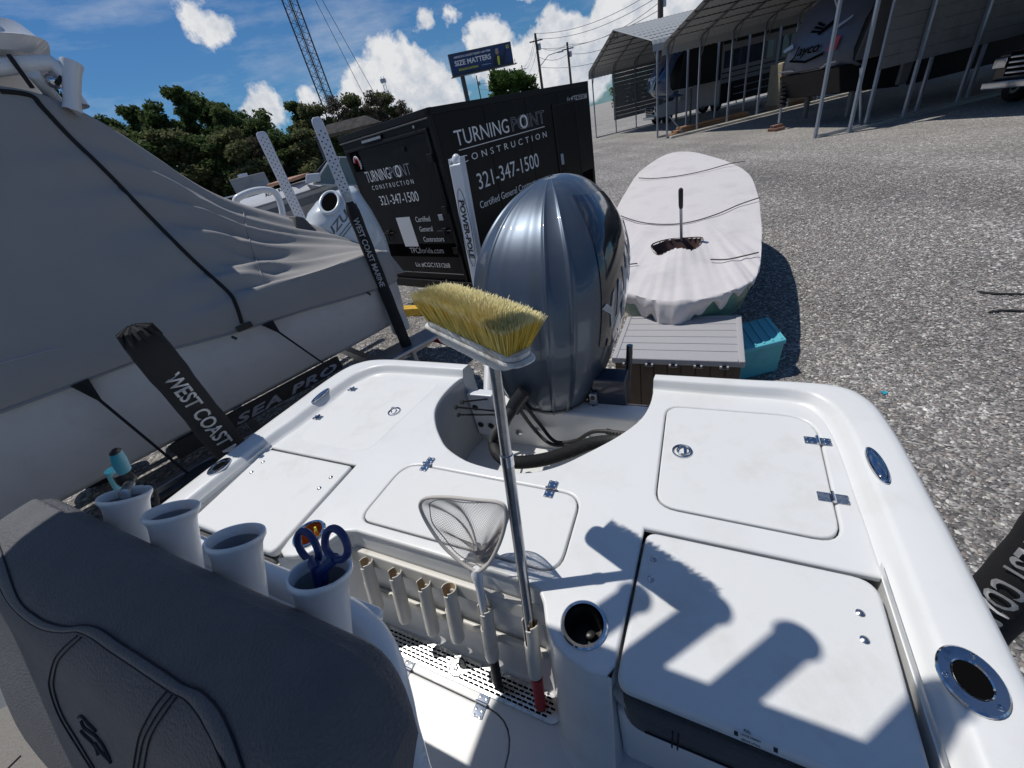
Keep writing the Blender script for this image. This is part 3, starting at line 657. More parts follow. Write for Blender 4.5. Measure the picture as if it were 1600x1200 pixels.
for iq, q in enumerate(tube_px):
    T = Vector(at_v(*q, .398)); u_ = T.x*AX[0]+T.y*AX[1]
    if iq == 5: u_ = -.3555
    if iq == 4: u_ = -.4895
    # true tube: leaning with the wall
    top = Vector(B(u_, .400, T.z)); axis = Vector(B(0, -.27, -1)).normalized(); X = Vector(B(1,0,0)); Y = axis.cross(X).normalized()
    if Y.dot(Vector(B(0,-1,0))) < 0: Y = -Y      # Y points to the viewer
    R_ = .0205; n = 28; Lh = .195; rows = []
    for h in [0,.006,.012,.02,.03,.045,.06,.075,.09,.12,.16,Lh-.01,Lh]:
        rr = R_*(1+.10*max(0, 1-h/.02)) if h < Lh-.006 else R_*.93
        rows.append([top+axis*h+(X*math.cos(t)+Y*math.sin(t))*rr for t in np.linspace(0, 2*math.pi, n+1)[:-1]])
    hs = [0,.006,.012,.02,.03,.045,.06,.075,.09]
    def sk(i, k):
        a = (k+.5)/n*360; h = hs[i] if i < len(hs) else 1
        if i >= 7: return False
        # J shaped slot opening on the viewer's left front
        return (100 < a < 168 and i < 7) or (60 < a <= 100 and i < 2)
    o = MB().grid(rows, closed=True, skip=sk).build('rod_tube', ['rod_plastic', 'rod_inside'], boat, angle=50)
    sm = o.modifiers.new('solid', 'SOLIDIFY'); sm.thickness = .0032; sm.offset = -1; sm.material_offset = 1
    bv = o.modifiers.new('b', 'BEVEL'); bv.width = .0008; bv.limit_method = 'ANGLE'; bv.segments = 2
    holders6.append((top, axis, o))
    MB().tube([top+axis*.03-Y*.012+X*.0, top+axis*.03-Y*.030], .012, 8).build('rod_tube_bracket', 'rod_plastic', o)

# motor well
rows = [[B(x, y, DK-.006+zz) for x, y in well] for zz in (0,-.02,-.10,-.30,-.42)]
rows[0] = [B(x-(x+.6)*-.004, y, DK-.008) for x, y in well]
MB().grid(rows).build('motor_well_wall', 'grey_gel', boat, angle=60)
MB().poly([B(x, y, DK-.41) for x, y in well]+[B(-.15,1.42,DK-.41), B(-1.05,1.42,DK-.41)]).build('motor_well_floor', 'gelcoat', boat, smooth=False)
# raised oval on the well floor, stern shelf
MB().lathe(Vector(B(-.56,1.0,DK-.41)), (0,0,1), [(.19,0),(.185,.02),(.17,.03),(.15,.03),(.14,.018),(.0001,.018)], 40).build('well_access_plate', 'gelcoat', boat)
MB().box(B(-.60,1.36,DK-.30), (.90,.10,.26), ((AX[0],AX[1],0),(AY[0],AY[1],0),(0,0,1))).build('transom', 'gelcoat', boat, bevel=.015)
MB().box(B(-.95,1.30,DK-.21), (.14,.05,.26), ((AX[0],AX[1],0),(AY[0],AY[1],0),(0,0,1))).build('transom_bracket', 'powder_white', boat, bevel=.006)
for (u_, z_) in ((-.99,-.16),(-.93,-.27),(-.99,-.27)):
    MB().lathe(Vector(B(u_, 1.274, DK+z_)), Vector(B(0,-1,0)), [(.016,-.005),(.016,.004),(.010,.007),(.0001,.007)], 16).build('bolt', 'black_plastic', boat)
for (u_, z_) in ((-.70,-.30),(-.80,-.33),(-.45,-.30)):
    MB().lathe(Vector(B(u_, 1.308, DK+z_)), Vector(B(0,-1,0)), [(.018,0),(.018,.005),(.012,.009),(.0001,.009)], 16).build('bolt', 'chrome', boat)
# drain fittings with black cable ties on the left well wall
for q0, q1 in (((712,636),(752,640)),((716,648),(765,648)),((722,628),(748,625))):
    a = Vector(at_v(*q0, 1.12)); b = Vector(at_v(*q1, 1.22))
    MB().lathe(a, (b-a), [(.0001,-.006),(.010,-.005),(.012,0),(.010,.006),(.0055,.008)], 12).tube([a, b, b+(b-a)*.6], .0045, 8).build('vent_hose', 'black_rubber', boat)
# ribbed rigging hose looping through the well
def ribbed(P, r, name='rigging_hose', parent=boat, pitch=.0052):
    P = smoothline(P, 40); L = 0; Q = []; R = []; last = None
    seg = [np.array(p) for p in P]; cum = [0]
    for i in range(1, len(seg)): cum.append(cum[-1]+np.linalg.norm(seg[i]-seg[i-1]))
    n = int(cum[-1]/(pitch/2)); s_ = np.linspace(0, cum[-1], n)
    A = np.array(seg); Q = np.stack([np.interp(s_, cum, A[:,k]) for k in range(3)], 1)
    R = [r if i % 2 else r*.90 for i in range(n)]
    return MB().tube([tuple(q) for q in Q], R, 18).build(name, 'black_rubber', parent, angle=20)
zf = DK-.375
ribbed([at_v(812,622,1.24), at_v(800,640,1.20), at_v(784,664,1.10), at_z(772,692,DK-.21), at_z(780,712,DK-.17), at_z(805,722,DK-.13), at_z(850,718,DK-.11), at_z(892,705,DK-.09), at_z(925,693,DK-.08), at_z(955,690,DK-.09), at_z(990,690,DK-.12)], .026)
for q in ([at_v(818,630,1.26), at_z(845,665,zf+.12), at_z(868,690,zf+.08), at_z(900,688,zf+.12), at_z(930,674,zf+.19), at_z(985,678,zf+.22)],
          [at_v(812,640,1.22), at_z(836,672,zf+.12), at_z(862,694,zf+.07), at_z(900,694,zf+.10), at_z(955,694,zf+.15)],
          [at_v(806,635,1.22), at_z(790,672,zf+.10), at_z(775,715,zf+.01)]):
    MB().tube(smoothline(q, 8), .0085, 10).build('rigging_cable', 'black_rubber', boat)
c0 = Vector(at_z(948,674,zf+.20)); c1 = Vector(at_z(977,681,zf+.21))
mb = MB()
for i in range(6): mb.tube([c0+(c1-c0)*(i/6), c0+(c1-c0)*((i+.6)/6)], .013, 12)
mb.build('cable_boot', 'black_rubber', boat)
MB().tube([at_v(820,612,1.25), at_v(806,630,1.22), at_v(800,642,1.20)], .034, 16).build('hose_collar', 'black_plastic', boat)

# ================================================================== OUTBOARD
om = thing('outboard_motor', 'big metallic blue-grey outboard motor on the transom, right behind the brush', 'outboard motor', B(-.655, 1.7, .4))
OU = -.655
lev = [(-1.17,1.36,1.72,.10),(-1.13,1.30,1.80,.19),(-1.05,1.265,1.92,.245),(-.95,1.26,2.02,.285),(-.82,1.272,2.10,.315),(-.68,1.298,2.15,.330),(-.56,1.335,2.17,.325),(-.46,1.392,2.16,.300),(-.383,1.458,2.14,.258),(-.322,1.535,2.11,.208),(-.276,1.620,2.07,.155),(-.247,1.705,2.02,.100),(-.231,1.785,1.96,.050),(-.226,1.85,1.90,.006)]
zz = [l[0] for l in lev]; N = 300; rows = []
A = np.array(lev); ts = np.linspace(0, len(lev)-1, 110)
def sm(col, t): 
    i = int(min(t, len(lev)-1.001)); f = t-i; a = A[max(i-1,0),col]; b = A[i,col]; c = A[i+1,col]; d = A[min(i+2,len(lev)-1),col]
    return .5*((2*b)+(-a+c)*f+(2*a-5*b+4*c-d)*f*f+(-a+3*b-3*c+d)*f**3)
ridges = [-.78,-.52,.33,.60]
def cowlpt(t, k):
    z, vf, vb, hw = [sm(c, t) for c in range(4)]; vc = (vf+vb)/2; hd_ = (vb-vf)/2; a = 2*math.pi*k/N
    ca, sa = math.cos(a), math.sin(a); e = .78
    x = math.copysign(abs(ca)**e, ca); y = math.copysign(abs(sa)**e, sa)   # y<0 towards the viewer
    rd = 0
    if y < .35:
        for r_ in ridges: 
            rd += .011*math.exp(-((x-r_)/.020)**2)+.006*math.exp(-((x-r_)/.07)**2)*min(1, hw/.2)*min(1, max(0, (z+1.0)/.25))
        rd -= .007*math.exp(-((x+.11)/.16)**4)*min(1, hw/.2)
    return B(OU+x*(hw+max(0, rd)*abs(x)), vc+y*(hd_+rd), H+z)
rows = [[cowlpt(t, k) for k in range(N)] for t in ts]
mb = MB(); cut = int(70*4.2/13)
for dk in (-.045, .02):
    k = int(N*(.75+dk)); MB().tube([Vector(cowlpt(t, k))+Vector(B(0,-.0006,0)) for t in np.linspace(4.0, 5.6, 14)], [.0008]+[.0022]*12+[.0008], 6).build('moulded_rib', 'cowl_blue', om)
# lower dark shell and upper metallic cowl, split by a seam
def skipfn(i, k): return False
up = MB().grid(rows[12:], closed=True).build('cowl', 'cowl_blue', om, angle=80)
lo = MB().grid(rows[:13], closed=True); lo.poly(rows[0][::-1]); lo.build('cowl_pan', 'cowl_blue', om, angle=80)
# seam line and side panel in gloss black
MB().tube([tuple(Vector(rows[8][k])*1.0+Vector(B(0,-.002,0)) if False else rows[12][k]) for k in range(0,N,4)]+[rows[12][0]], .0035, 6).build('cowl_seam', 'black_rubber', om)
pan = []
for t in np.linspace(4.3, 10.2, 26):
    row = []
    for s_ in np.linspace(0, 1, 22):
        k = (-.095+.23*s_)*N; z_off = t-(s_-.0)*1.5
        p = Vector(cowlpt(max(1.2, z_off-0.4), k % N)); c_ = Vector(B(OU, 1.75, p.z)); d = (p-c_).normalized(); row.append(p+d*.004)
    pan.append(row)
MB().grid(pan).build('side_panel', 'cowl_dark', om, angle=80)
def cowl_bend(p):
    q = Vector(p); z = q.z-H; u, v = q.x*AX[0]+q.y*AX[1], q.x*AY[0]+q.y*AY[1]
    best = None
    for t in np.linspace(3, 11, 60):
        if best is None or abs(sm(0, t)-z) < abs(sm(0, best)-z): best = t
    vf, vb, hw = sm(1, best), sm(2, best), sm(3, best); y = (v-(vf+vb)/2)/((vb-vf)/2); y = max(-.98, min(.98, y)); sa = math.copysign(abs(y)**(1/.78), y); x = (1-sa*sa)**(.39)
    return Vector(B(OU+x*hw+.009, v, H+z))
text('YAMAHA', B(.0, 1.46, H-.80), B(0,1,.38), B(0,-.3,1), .17, 'white_letter', om, bold=.03, shear=.25, bend=cowl_bend, depth=.001)
text('V MAX SHO', B(.0, 1.50, H-.93), B(0,1,.38), B(0,-.3,1), .05, 'silver_letter', om, bold=.02, shear=.25, bend=cowl_bend, depth=.001)
# midsection, clamp bracket, leg, propeller
MB().grid([[B(OU+x*w, v0+y*d_, z) for x, y in [(math.cos(a), math.sin(a)) for a in np.linspace(0, 2*math.pi, 25)[:-1]]] for z, v0, w, d_ in [(H-1.15,1.60,.16,.24),(H-1.3,1.66,.13,.20),(H-1.6,1.70,.10,.17),(H-1.75,1.72,.09,.16),(.42,1.74,.06,.12),(.30,1.74,.05,.2),(.16,1.74,.02,.1)]], closed=True).build('midsection', 'bracket_blue', om)
MB().box(B(OU,1.72,.55), (.30,.46,.015), ((AX[0],AX[1],0),(AY[0],AY[1],0),(0,0,1))).build('anti_ventilation_plate', 'bracket_blue', om, bevel=.005)
pr = MB().tube([B(OU,1.84,.32), B(OU,2.0,.32)], [.055,.045], 16).build('propeller', 'steel', om)
for k in range(3):
    a = k*2.094; P = []
    for s_ in np.linspace(0, 1, 6):
        r_ = .05+.13*s_; w = .07*math.sin(math.pi*(.25+.7*s_)); P.append([B(OU+r_*math.cos(a+d*w/.12), 1.92+d*w*.6, .32+r_*math.sin(a+d*w/.12)) for d in (-1,0,1)])
    MB().grid(P).build('propeller_blade', 'steel', pr)
for u_ in (OU-.19, OU+.19):
    MB().hexa([B(u_-.02,1.42,H-1.17), B(u_+.02,1.42,H-1.17), B(u_+.02,1.62,H-1.17), B(u_-.02,1.62,H-1.17), B(u_-.02,1.42,H-1.5), B(u_+.02,1.42,H-1.5), B(u_+.02,1.50,H-1.5), B(u_-.02,1.50,H-1.5)]).build('clamp_bracket', 'bracket_blue', om, bevel=.006)
mb = MB().tube([B(-1.0,1.40,H-1.16), B(-.20,1.42,H-1.16)], .03, 16, flat=.8); mb.build('steering_cylinder', 'bracket_blue', om)
MB().box(B(-.62,1.42,H-1.19), (.88,.13,.04), ((AX[0],AX[1],0),(AY[0],AY[1],0),(0,0,1))).build('clamp_plate', 'bracket_blue', om, bevel=.012)
MB().box(B(-.36,1.45,H-1.075), (.15,.10,.17), ((AX[0],AX[1],0),(AY[0],AY[1],0),(0,0,1))).build('tilt_bracket', 'bracket_blue', om, bevel=.008)
MB().box(B(-.425,1.388,H-1.10), (.035,.02,.09), ((AX[0],AX[1],0),(AY[0],AY[1],0),(0,0,1))).build('anode', 'galvanised', om, bevel=.004)
for z_ in (-1.075,-1.125): MB().lathe(Vector(B(-.425,1.378,H+z_)), Vector(B(0,-1,0)), [(.011,0),(.011,.004),(.0001,.004)], 6).build('bolt', 'black_plastic', om)
MB().tube([B(-.50,1.37,H-1.15), B(-.50,1.37,H-1.10)], .008, 10).build('grease_fitting', 'yellow_paint', om)
MB().tube([B(-.30,1.52,H-1.16), B(-.285,1.55,H-.90)], .014, 10).build('hydraulic_ram', 'cowl_dark', om)

# ================================================================== POWER POLE
pp = thing('shallow_water_anchor', 'tall white upright anchor pole with black oval lettering left of the outboard motor', 'anchor', B(-1.08, 1.75, H-1.25))
def ppx(z): return (-.885-.075*(-.05-z/1.167)/.99)*1.167
A0 = Vector(BR(ppx(-.075),1.75,-.075)); A1 = Vector(BR(ppx(-1.25),1.75,-1.25)); ad = (A1-A0).normalized(); pu = Vector(B(1,0,0)); pv = Vector(B(0,-1,0))
def plate(P0, P1, w, th, name, m, parent):
    d = (P1-P0).normalized(); x = pu; y = d.cross(x).normalized()
    return MB().box((P0+P1)/2, (w, th, (P1-P0).length), (x, y, d)).build(name, m, parent, bevel=.008)
arm = plate(A0+ad*.02, A1, .064, .052, 'arm', 'powder_white', pp)
MB().sphere(A0+ad*.01, .021, 16, 12, (1,1,1.3)).build('arm_tip', 'powder_white', pp)
for s_ in (-1, 1): MB().box(A0+ad*.02+pu*.0285*s_, (.006,.044,.045), (pu, ad.cross(pu), ad)).build('arm_fork', 'powder_white', pp, bevel=.002)
tc_ = A0+ad*.30; nrm_ = -(ad.cross(pu)).normalized(); nrm_ = nrm_ if nrm_.dot(pv) > 0 else -nrm_
face = nrm_*.0275
text('POWER-POLE', A0+ad*.165+face-pu*.013, ad, pu, .037, 'black_letter', arm, bold=.03, shear=.15, width=.275)
MB().tube([A0+ad*(.30+.18*math.cos(t))+pu*.026*math.sin(t)+face for t in np.linspace(0, 2*math.pi, 40)], .0011, 5).build('oval_line', 'black_letter', arm)
MB().tube([Vector(BR(-1.13,1.70,-1.15)), Vector(BR(-1.06,1.46,-1.30))], .03, 12).build('lower_arm', 'powder_white', pp)
MB().tube([Vector(BR(-1.10,1.66,-1.20)), Vector(BR(-.98,1.46,-1.22))], .022, 12).build('hydraulic_ram', 'galvanised', pp)

# ================================================================== LEANING POST
lp = thing('leaning_post_seat', 'dark grey upholstered backrest with double stitching, in shade at the lower left', 'seat', B(-.65, 0, FLR))
# upholstered bolster: cross sections along u
us = np.linspace(-1.17, -.225, 90); rows = []
def zc(u):       # crown height relative to the eye
    s = (u+.69)/.47
    z = -.392-.006*math.cos(s*math.pi*1.0)
    e = max(0, abs(s)-.80)/.23; return z-.085*e**2.2 if u > -.655 else z-.05*e**2.2
def secpts(u):
    s = (u+.69)/.47; e = min(1, max(0, (abs(s)-.84)/.19)); w = math.sqrt(max(0, 1-e**2.4)); z = zc(u)
    a, b = .092*(.25+.75*w), -.06   # aft edge, front edge
    mid = .02
    P = [(mid+(a-mid)*w-.27, z-.62), (mid+(a-mid+.002)*w-.09, z-.20), (mid+(a-mid)*w-.018, z-.05), (mid+(a-mid-.006)*w, z-.022), (mid+(a-mid-.022)*w, z-.006), (mid+(.045)*w, z+.001), (mid-.0*w, z), (mid-.022*w, z-.004), (mid-.040*w, z-.010),
         (mid-.058*w, z-.024), (mid-.080*w, z-.055), (mid-.098*w, z-.10), (mid-.130*w-.0, z-.17), (mid-.165*w-.01, z-.27), (mid-.19*w-.04, z-.42), (mid-.19*w-.09, z-.62)]
    return P
for u in us:
    P = smoothline(secpts(u), 4); rows.append([BR(u-.13*max(0, zc(u)-z-.02)/.6, v, z) for v, z in P])
mb = MB().grid(rows); mb.poly(rows[0]); mb.poly(rows[-1][::-1])
bkr = mb.build('backrest', 'seat_vinyl', lp, angle=80)
def onseat(px, py, lift=.0012):
    # intersection of the surveyed line of sight with the upholstery
    r = ray(px, py); o = Vector((0,0,H)); d = Vector(r).normalized(); best = None
    for i in range(len(rows)-1):
        pass
    return o, d
from mathutils.bvhtree import BVHTree
_bv = BVHTree.FromPolygons([Vector(v) for v in mb.V], mb.F)
def seatpt(px, py, lift=.0012):
    h, n, idx, dd = _bv.ray_cast(Vector((0,0,H)), Vector(ray(px, py)).normalized())
    if h is None: return None
    if n.dot(Vector(ray(px, py))) > 0: n = -n
    return h+n*lift
def seatline(px, r, name='stitching', m='thread', sub=8, lift=.001):
    P = [seatpt(*p, lift) for p in smoothline(px, sub)]; P = [p for p in P if p is not None]
    if len(P) > 2: return MB().tube(P, r, 6).build(name, m, bkr)
s1 = [(-20,800),(5,868),(30,935),(58,962),(85,975),(110,979),(135,977),(158,983),(190,1005),(225,1027),(260,1050),(290,1070),(315,1080),(335,1098),(350,1120),(366,1155),(385,1210)]
s2 = [(-25,870),(0,915),(14,940),(32,960),(55,977),(75,985),(100,988),(122,987),(145,997),(170,1015),(200,1035),(240,1062),(270,1082),(290,1092),(308,1112),(322,1135),(338,1165),(358,1215)]
seatline(s1, .0012); seatline(s2, .0012)
A_ = smoothline(s1, 6); B_ = smoothline(s2, 6); n_ = min(len(A_), len(B_))
rowsb = [[seatpt(A_[i][0]*(1-f)+B_[i][0]*f, A_[i][1]*(1-f)+B_[i][1]*f, .0012+.003*math.sin(f*math.pi)) for f in np.linspace(0, 1, 7)] for i in range(n_)]
rowsb = [r for r in rowsb if all(p is not None for p in r)]
if len(rowsb) > 3: MB().grid(rowsb).build('piping_band', 'seat_band', bkr, angle=80)
for L_ in ([(122,993),(100,1012),(86,1030),(79,1055),(78,1072),(86,1100),(97,1125),(118,1160),(150,1210)], [(128,996),(107,1015),(92,1033),(86,1055),(85,1072),(91,1096),(102,1122),(124,1158),(156,1212)],
           [(262,1080),(245,1100),(229,1127),(217,1155),(208,1210)], [(270,1086),(252,1108),(237,1132),(224,1160),(214,1215)], [(277,1089),(260,1112),(243,1138),(232,1165),(224,1215)]):
    seatline(L_, .0009)
# embroidered maker's mark
for L_ in ([(124,1120),(130,1119),(140,1130),(151,1141)], [(128,1125),(133,1136),(141,1142),(152,1150),(164,1166),(173,1185)], [(128,1141),(136,1150),(144,1157),(151,1166),(155,1178)], [(150,1160),(158,1172),(168,1182),(175,1190)]):
    seatline(L_, .0022, name='embroidery', lift=.0006)
# sunlit seat base cushion at the lower left
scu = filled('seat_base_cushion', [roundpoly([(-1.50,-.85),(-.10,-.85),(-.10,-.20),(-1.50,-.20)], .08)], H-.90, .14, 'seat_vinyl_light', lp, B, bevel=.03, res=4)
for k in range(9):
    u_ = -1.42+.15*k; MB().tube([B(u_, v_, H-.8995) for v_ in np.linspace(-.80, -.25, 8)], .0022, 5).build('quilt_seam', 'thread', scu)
# pedestal
MB().box(B(-.655,-.12,(FLR+H-1.04)/2), (.80,.36,H-1.04-FLR), ((AX[0],AX[1],0),(AY[0],AY[1],0),(0,0,1))).build('pedestal', 'gelcoat', lp, bevel=.03)
# rod-holder tubes behind the backrest
hpx = [(195,772),(268,797),(368,838),(500,893)]
rtube = []
for q in hpx:
    T = Vector(at_z(*q, H-.405)); axis = Vector(B(0, -.50, -1)).normalized()
    prof_ = [(.0300,.014),(.0318,.004),(.0345,-.001),(.0372,-.0012),(.0382,.0015),(.0378,.005),(.0350,.010),(.0322,.018),(.0312,.03),(.0310,.20),(.0310,.26)]
    o = MB().lathe(T, axis, prof_, 40).build('rod_holder', 'powder_white', lp, angle=50)
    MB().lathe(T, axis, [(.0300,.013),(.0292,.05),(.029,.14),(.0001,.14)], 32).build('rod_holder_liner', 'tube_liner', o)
    rtube.append((T, axis))
# pipe frame carrying them, looping down on the right
zl = H-.60
path = [B(-1.12,.10,zl-.3), B(-1.10,.13,zl-.04), B(-1.02,.145,zl+.005), B(-.8,.15,zl), B(-.55,.15,zl), B(-.455,.140,zl), B(-.400,.118,zl-.012), B(-.368,.085,zl-.05), B(-.357,.055,zl-.12), B(-.355,.02,zl-.3), B(-.355,.0,FLR)]
MB().tube(smoothline(path, 8), .024, 20).build('pipe_frame', 'powder_white', lp)
MB().tube([B(-1.12,.10,zl-.29), B(-1.12,0.0,FLR)], .024, 20).build('pipe_frame', 'powder_white', lp)
MB().hexa([B(-1.05,.085,zl-.02), B(-.44,.085,zl-.02), B(-.44,.175,zl-.02), B(-1.05,.175,zl-.02), B(-1.05,.085,zl+.004), B(-.44,.085,zl+.004), B(-.44,.175,zl+.004), B(-1.05,.175,zl+.004)]).build('shelf', 'powder_white', lp, bevel=.01)

# ================================================================== T-TOP (above the frame; its shadow falls on the deck)
tt = thing('hardtop', 'white hardtop with rod launchers above the helm, its shadow on the right deck', 'boat top', B(-.8, -.6, FLR))
tz = H+.50
filled('roof', [roundpoly([(-.255,.425),(-1.42,.45),(-1.42,-1.7),(-.255,-1.7)], [.05,.12,.2,.2], 8)], tz+.05, .06, 'powder_white', tt, B, bevel=.02)
for (tu, tv) in ((-.92,.575),(-.76,.600),(-.61,.58),(-.41,.54)):
    tip = Vector(BR(tu, tv, .72)); bs = Vector(BR(tu+.03, tv-.19, .36))
    MB().lathe(tip, bs-tip, [(.031,.01),(.038,0),(.039,.004),(.032,.02),(.0305,.40)], 24).build('rod_launcher', 'powder_white', tt)
MB().tube([BR(-1.3,.437,.525), BR(-.28,.415,.525)], .016, 12).build('launcher_rail', 'powder_white', tt)
for (u_) in (-1.25, -.35):
    MB().tube([B(u_,-.9,FLR), B(u_,-.95,H), B(u_,-.8,tz)], .022, 12).build('leg', 'powder_white', tt)
    MB().tube([B(u_,-1.5,FLR), B(u_,-1.5,H), B(u_,-1.4,tz)], .022, 12).build('leg', 'powder_white', tt)

# ================================================================== BRUSH
P0 = Vector(BR(-.352,.318,-1.372)); P1 = Vector(BR(-.372,.592,-.335)); bd = (P1-P0).normalized(); Lb = (P1-P0).length
br = thing('deck_brush', 'long-handled deck brush with yellow bristles standing upside down in the rightmost clip tube', 'brush', P0)
MB().tube([P0, P0+bd*.12], [.0155,.0165], 16).build('grip', 'red_grip', br)
MB().tube([P0+bd*.12, P0+bd*.80], .0135, 20).build('pole', 'pole_alu', br)
MB().tube([P0+bd*.79, P0+bd*.815], .0150, 16).build('pole_collar', 'chrome', br)
MB().tube([P0+bd*.81, P1], .0122, 20).build('pole', 'pole_alu', br)
# head block: from pixel (668,498) to (812,552)
hA = Vector(at_v(682,499,.655)); hB = Vector(at_v(812,557,.545)); hc = (hA+hB)/2; hx = (hB-hA).normalized(); hl = (hB-hA).length/2
hup = Vector(BR(-.37,.60,0))-Vector(BR(-.37,.60,0)); hup = (Vector((0,0,1))-hx*hx.z); hup = (hup-hx*hup.dot(hx)).normalized(); hup = (hup+Vector(B(0,.15,0))).normalized(); hup = (hup-hx*hup.dot(hx)).normalized(); hy = hx.cross(hup).normalized()
def hp(a, b, c): return hc+hx*a+hy*b+hup*c
hw_ = .032
out = roundpoly([(-hl-.004,-hw_),(hl+.01,-hw_),(hl+.01,hw_),(-hl-.004,hw_)], .03, 8)
def headslab(z0, z1, s, name, m):
    rws = [[hp(x*s0, y*s0*1.0, z) for x, y in out] for s0, z in ((s*.93,z0),(s,z0+.003),(s,z1-.003),(s*.95,z1))]
    g = MB().grid(rws, closed=True); g.poly(rws[0][::-1]); g.poly(rws[-1]); return g.build(name, m, br, angle=50)
headslab(-.004,.010,1.0,'head_block','brush_white'); headslab(-.012,-.003,1.08,'bumper_ring','brush_white'); headslab(-.034,-.010,.80,'head_base','brush_white')
MB().tube([P1-bd*.05, P1+bd*.0, hp(0,0,-.02)], [.0165,.018,.024], 16).build('socket', 'brush_white', br)
bb = MB()
nB = 7000
for i in range(nB):
    a = random.uniform(-hl*.97, hl*.99); b = random.uniform(-hw_*.9, hw_*.9)
    fx = a/hl; fy = b/hw_
    L = .066+.006*random.random()-.010*max(0, abs(fx)-.7)
    if random.random() < .02: L *= 1.12
    root = hp(a, b, .008); cl = math.sin(a*95+b*60)*.025
    d = (hup+hx*(fx*.34+random.gauss(0,.035)+cl)+hy*(fy*.40+random.gauss(0,.06))).normalized()
    if fx < -.9: d = (d-hx*.1+hup*.05).normalized()
    w = hx*random.uniform(.0005,.0011)+hy*random.uniform(-.0006,.0006)
    mid = root+d*L*.6+hup*-.001; tip = root+d*L+hy*fy*.003; t2 = root+d*L*.86
    k = len(bb.V); bb.V += [tuple(root-w), tuple(root+w), tuple(mid+w), tuple(mid-w), tuple(t2+w*.8), tuple(t2-w*.8), tuple(tip+w*.5), tuple(tip-w*.5)]
    bb.F += [(k,k+1,k+2,k+3),(k+3,k+2,k+4,k+5),(k+5,k+4,k+6,k+7)]; bb.mi += [0,0,1]
bb.build('bristles', ['bristle','bristle_tip'], br, smooth=False, kind='stuff')

# ================================================================== LANDING NET
ld = Vector(B(0,.27,1)).normalized(); n0 = Vector(BR(-.487,.322,-1.36)); hold = Vector(BR(-.489,.398,-1.06))
ld = (Vector(BR(-.492,.422,-.95))-n0).normalized()
ln = thing('landing_net', 'small landing net with pale mesh bag standing in the fifth clip tube', 'net', n0)
MB().tube([n0, n0+ld*.135], [.0135,.0145], 14).build('grip', 'black_rubber', ln)
MB().tube([n0+ld*.135, n0+ld*.40], .011, 14).build('handle', 'powder_white', ln)
nt = n0+ld*.40; MB().tube([nt, nt+ld*.03, nt+ld*.05], [.012,.0165,.010], 14).build('ferrule', 'powder_white', ln)
def npx(px, py):
    r = ray(px, py); ru, rv = r[:2]@AX, r[:2]@AY; t = (.419+.264*(.94))/(rv-.264*r[2]); return Vector(B(ru*t, rv*t, H+r[2]*t))
ringpx = [(743,893),(722,880),(694,855),(672,825),(659,800),(657,786),(668,778),(700,777),(740,781),(778,785),(790,796),(789,820),(780,850),(764,880),(748,893)]
ring = [npx(*p) for p in ringpx]
ringS = smoothline(ring, 6)
MB().tube(ringS, .0048, 10).build('hoop', 'net_mesh', ln)
cen = sum([Vector(p) for p in ring], Vector())/len(ring)
bagdir = (Vector(B(0,.55,-1))).normalized()
apex = npx(738,872)+Vector(B(.0,.022,-.035))
def bagrow(f):
    row = []
    n = 100
    for k in range(n):
        i = k/n*(len(ringS)-1); a = Vector(ringS[int(i)]).lerp(Vector(ringS[min(int(i)+1, len(ringS)-1)]), i-int(i))
        q = a.lerp(apex, f**1.15); s_ = math.sin(f*math.pi)
        fold = math.sin(k/n*2*math.pi*7+f*3)*.010*s_+math.sin(k/n*2*math.pi*3+1)*.010*s_
        row.append(q+Vector(B(0,1,-.3))*(.045*s_+fold)+Vector((0,0,-1))*(.018*s_))
    return row
g = MB().grid([bagrow(f) for f in np.linspace(0, .97, 48)], closed=True)
V = g.V; n = 100; E = []
nv = []; F2 = []
# diamond mesh: shift every other row by half a cell
for i in range(48):
    rr = V[i*n:(i+1)*n]
    if i % 2: rr = [tuple((Vector(rr[k])+Vector(rr[(k+1) % n]))/2) for k in range(n)]
    nv += rr
for i in range(0, 46):
    for k in range(n):
        j = i+1
        if i % 2 == 0: F2.append((i*n+k, j*n+k, (i+2)*n+k, j*n+(k-1) % n))
        else: F2.append((i*n+k, j*n+(k+1) % n, (i+2)*n+k, j*n+k))
bag = mesh('mesh_bag', nv, F2, 'net_mesh', ln, smooth=False)
wf = bag.modifiers.new('wire', 'WIREFRAME'); wf.thickness = .0013; wf.use_even_offset = False
ed = [bagrow(.10)[k] for k in range(100)]; MB().tube(ed+[ed[0]], .0013, 5).build('seam_cord', 'net_dark', ln)

# ================================================================== SMALL THINGS IN THE HOLDERS
T, axd = rtube[3]
sc = thing('scissors', 'navy-handled scissors stuck blades down in the nearest rod holder', 'scissors', T+axd*.06)
def ringloop(c, rx, ry, th, x, y, n=36, squash=.35):
    return [c+x*(rx*math.cos(t)*(1-.12*math.sin(t)))+y*(ry*math.sin(t)) for t in np.linspace(0, 2*math.pi, n+1)]
sx = Vector(B(1,0,0)); sy = (Vector((0,0,1))+Vector(B(0,.45,0))).normalized()
cL = Vector(at_v(481,853,.15)); cR = Vector(at_v(525,850,.15))
piv = T-axd*.004
for c_, sg, m_ in ((cL, -1, 'left'), (cR, 1, 'right')):
    rr = .0195
    o = MB().tube(ringloop(c_, rr, rr*1.05, .004, (sx+sy*.15*sg).normalized(), sy), .0046, 12, caps=False).build('handle', 'scissor_blue', sc)
    MB().tube([c_-sy*rr+sx*(-sg)*.004, piv+sx*sg*.005, piv+axd*.05+sx*sg*.002], [.0065,.0075,.004], 10).build('shank', 'scissor_blue', sc)
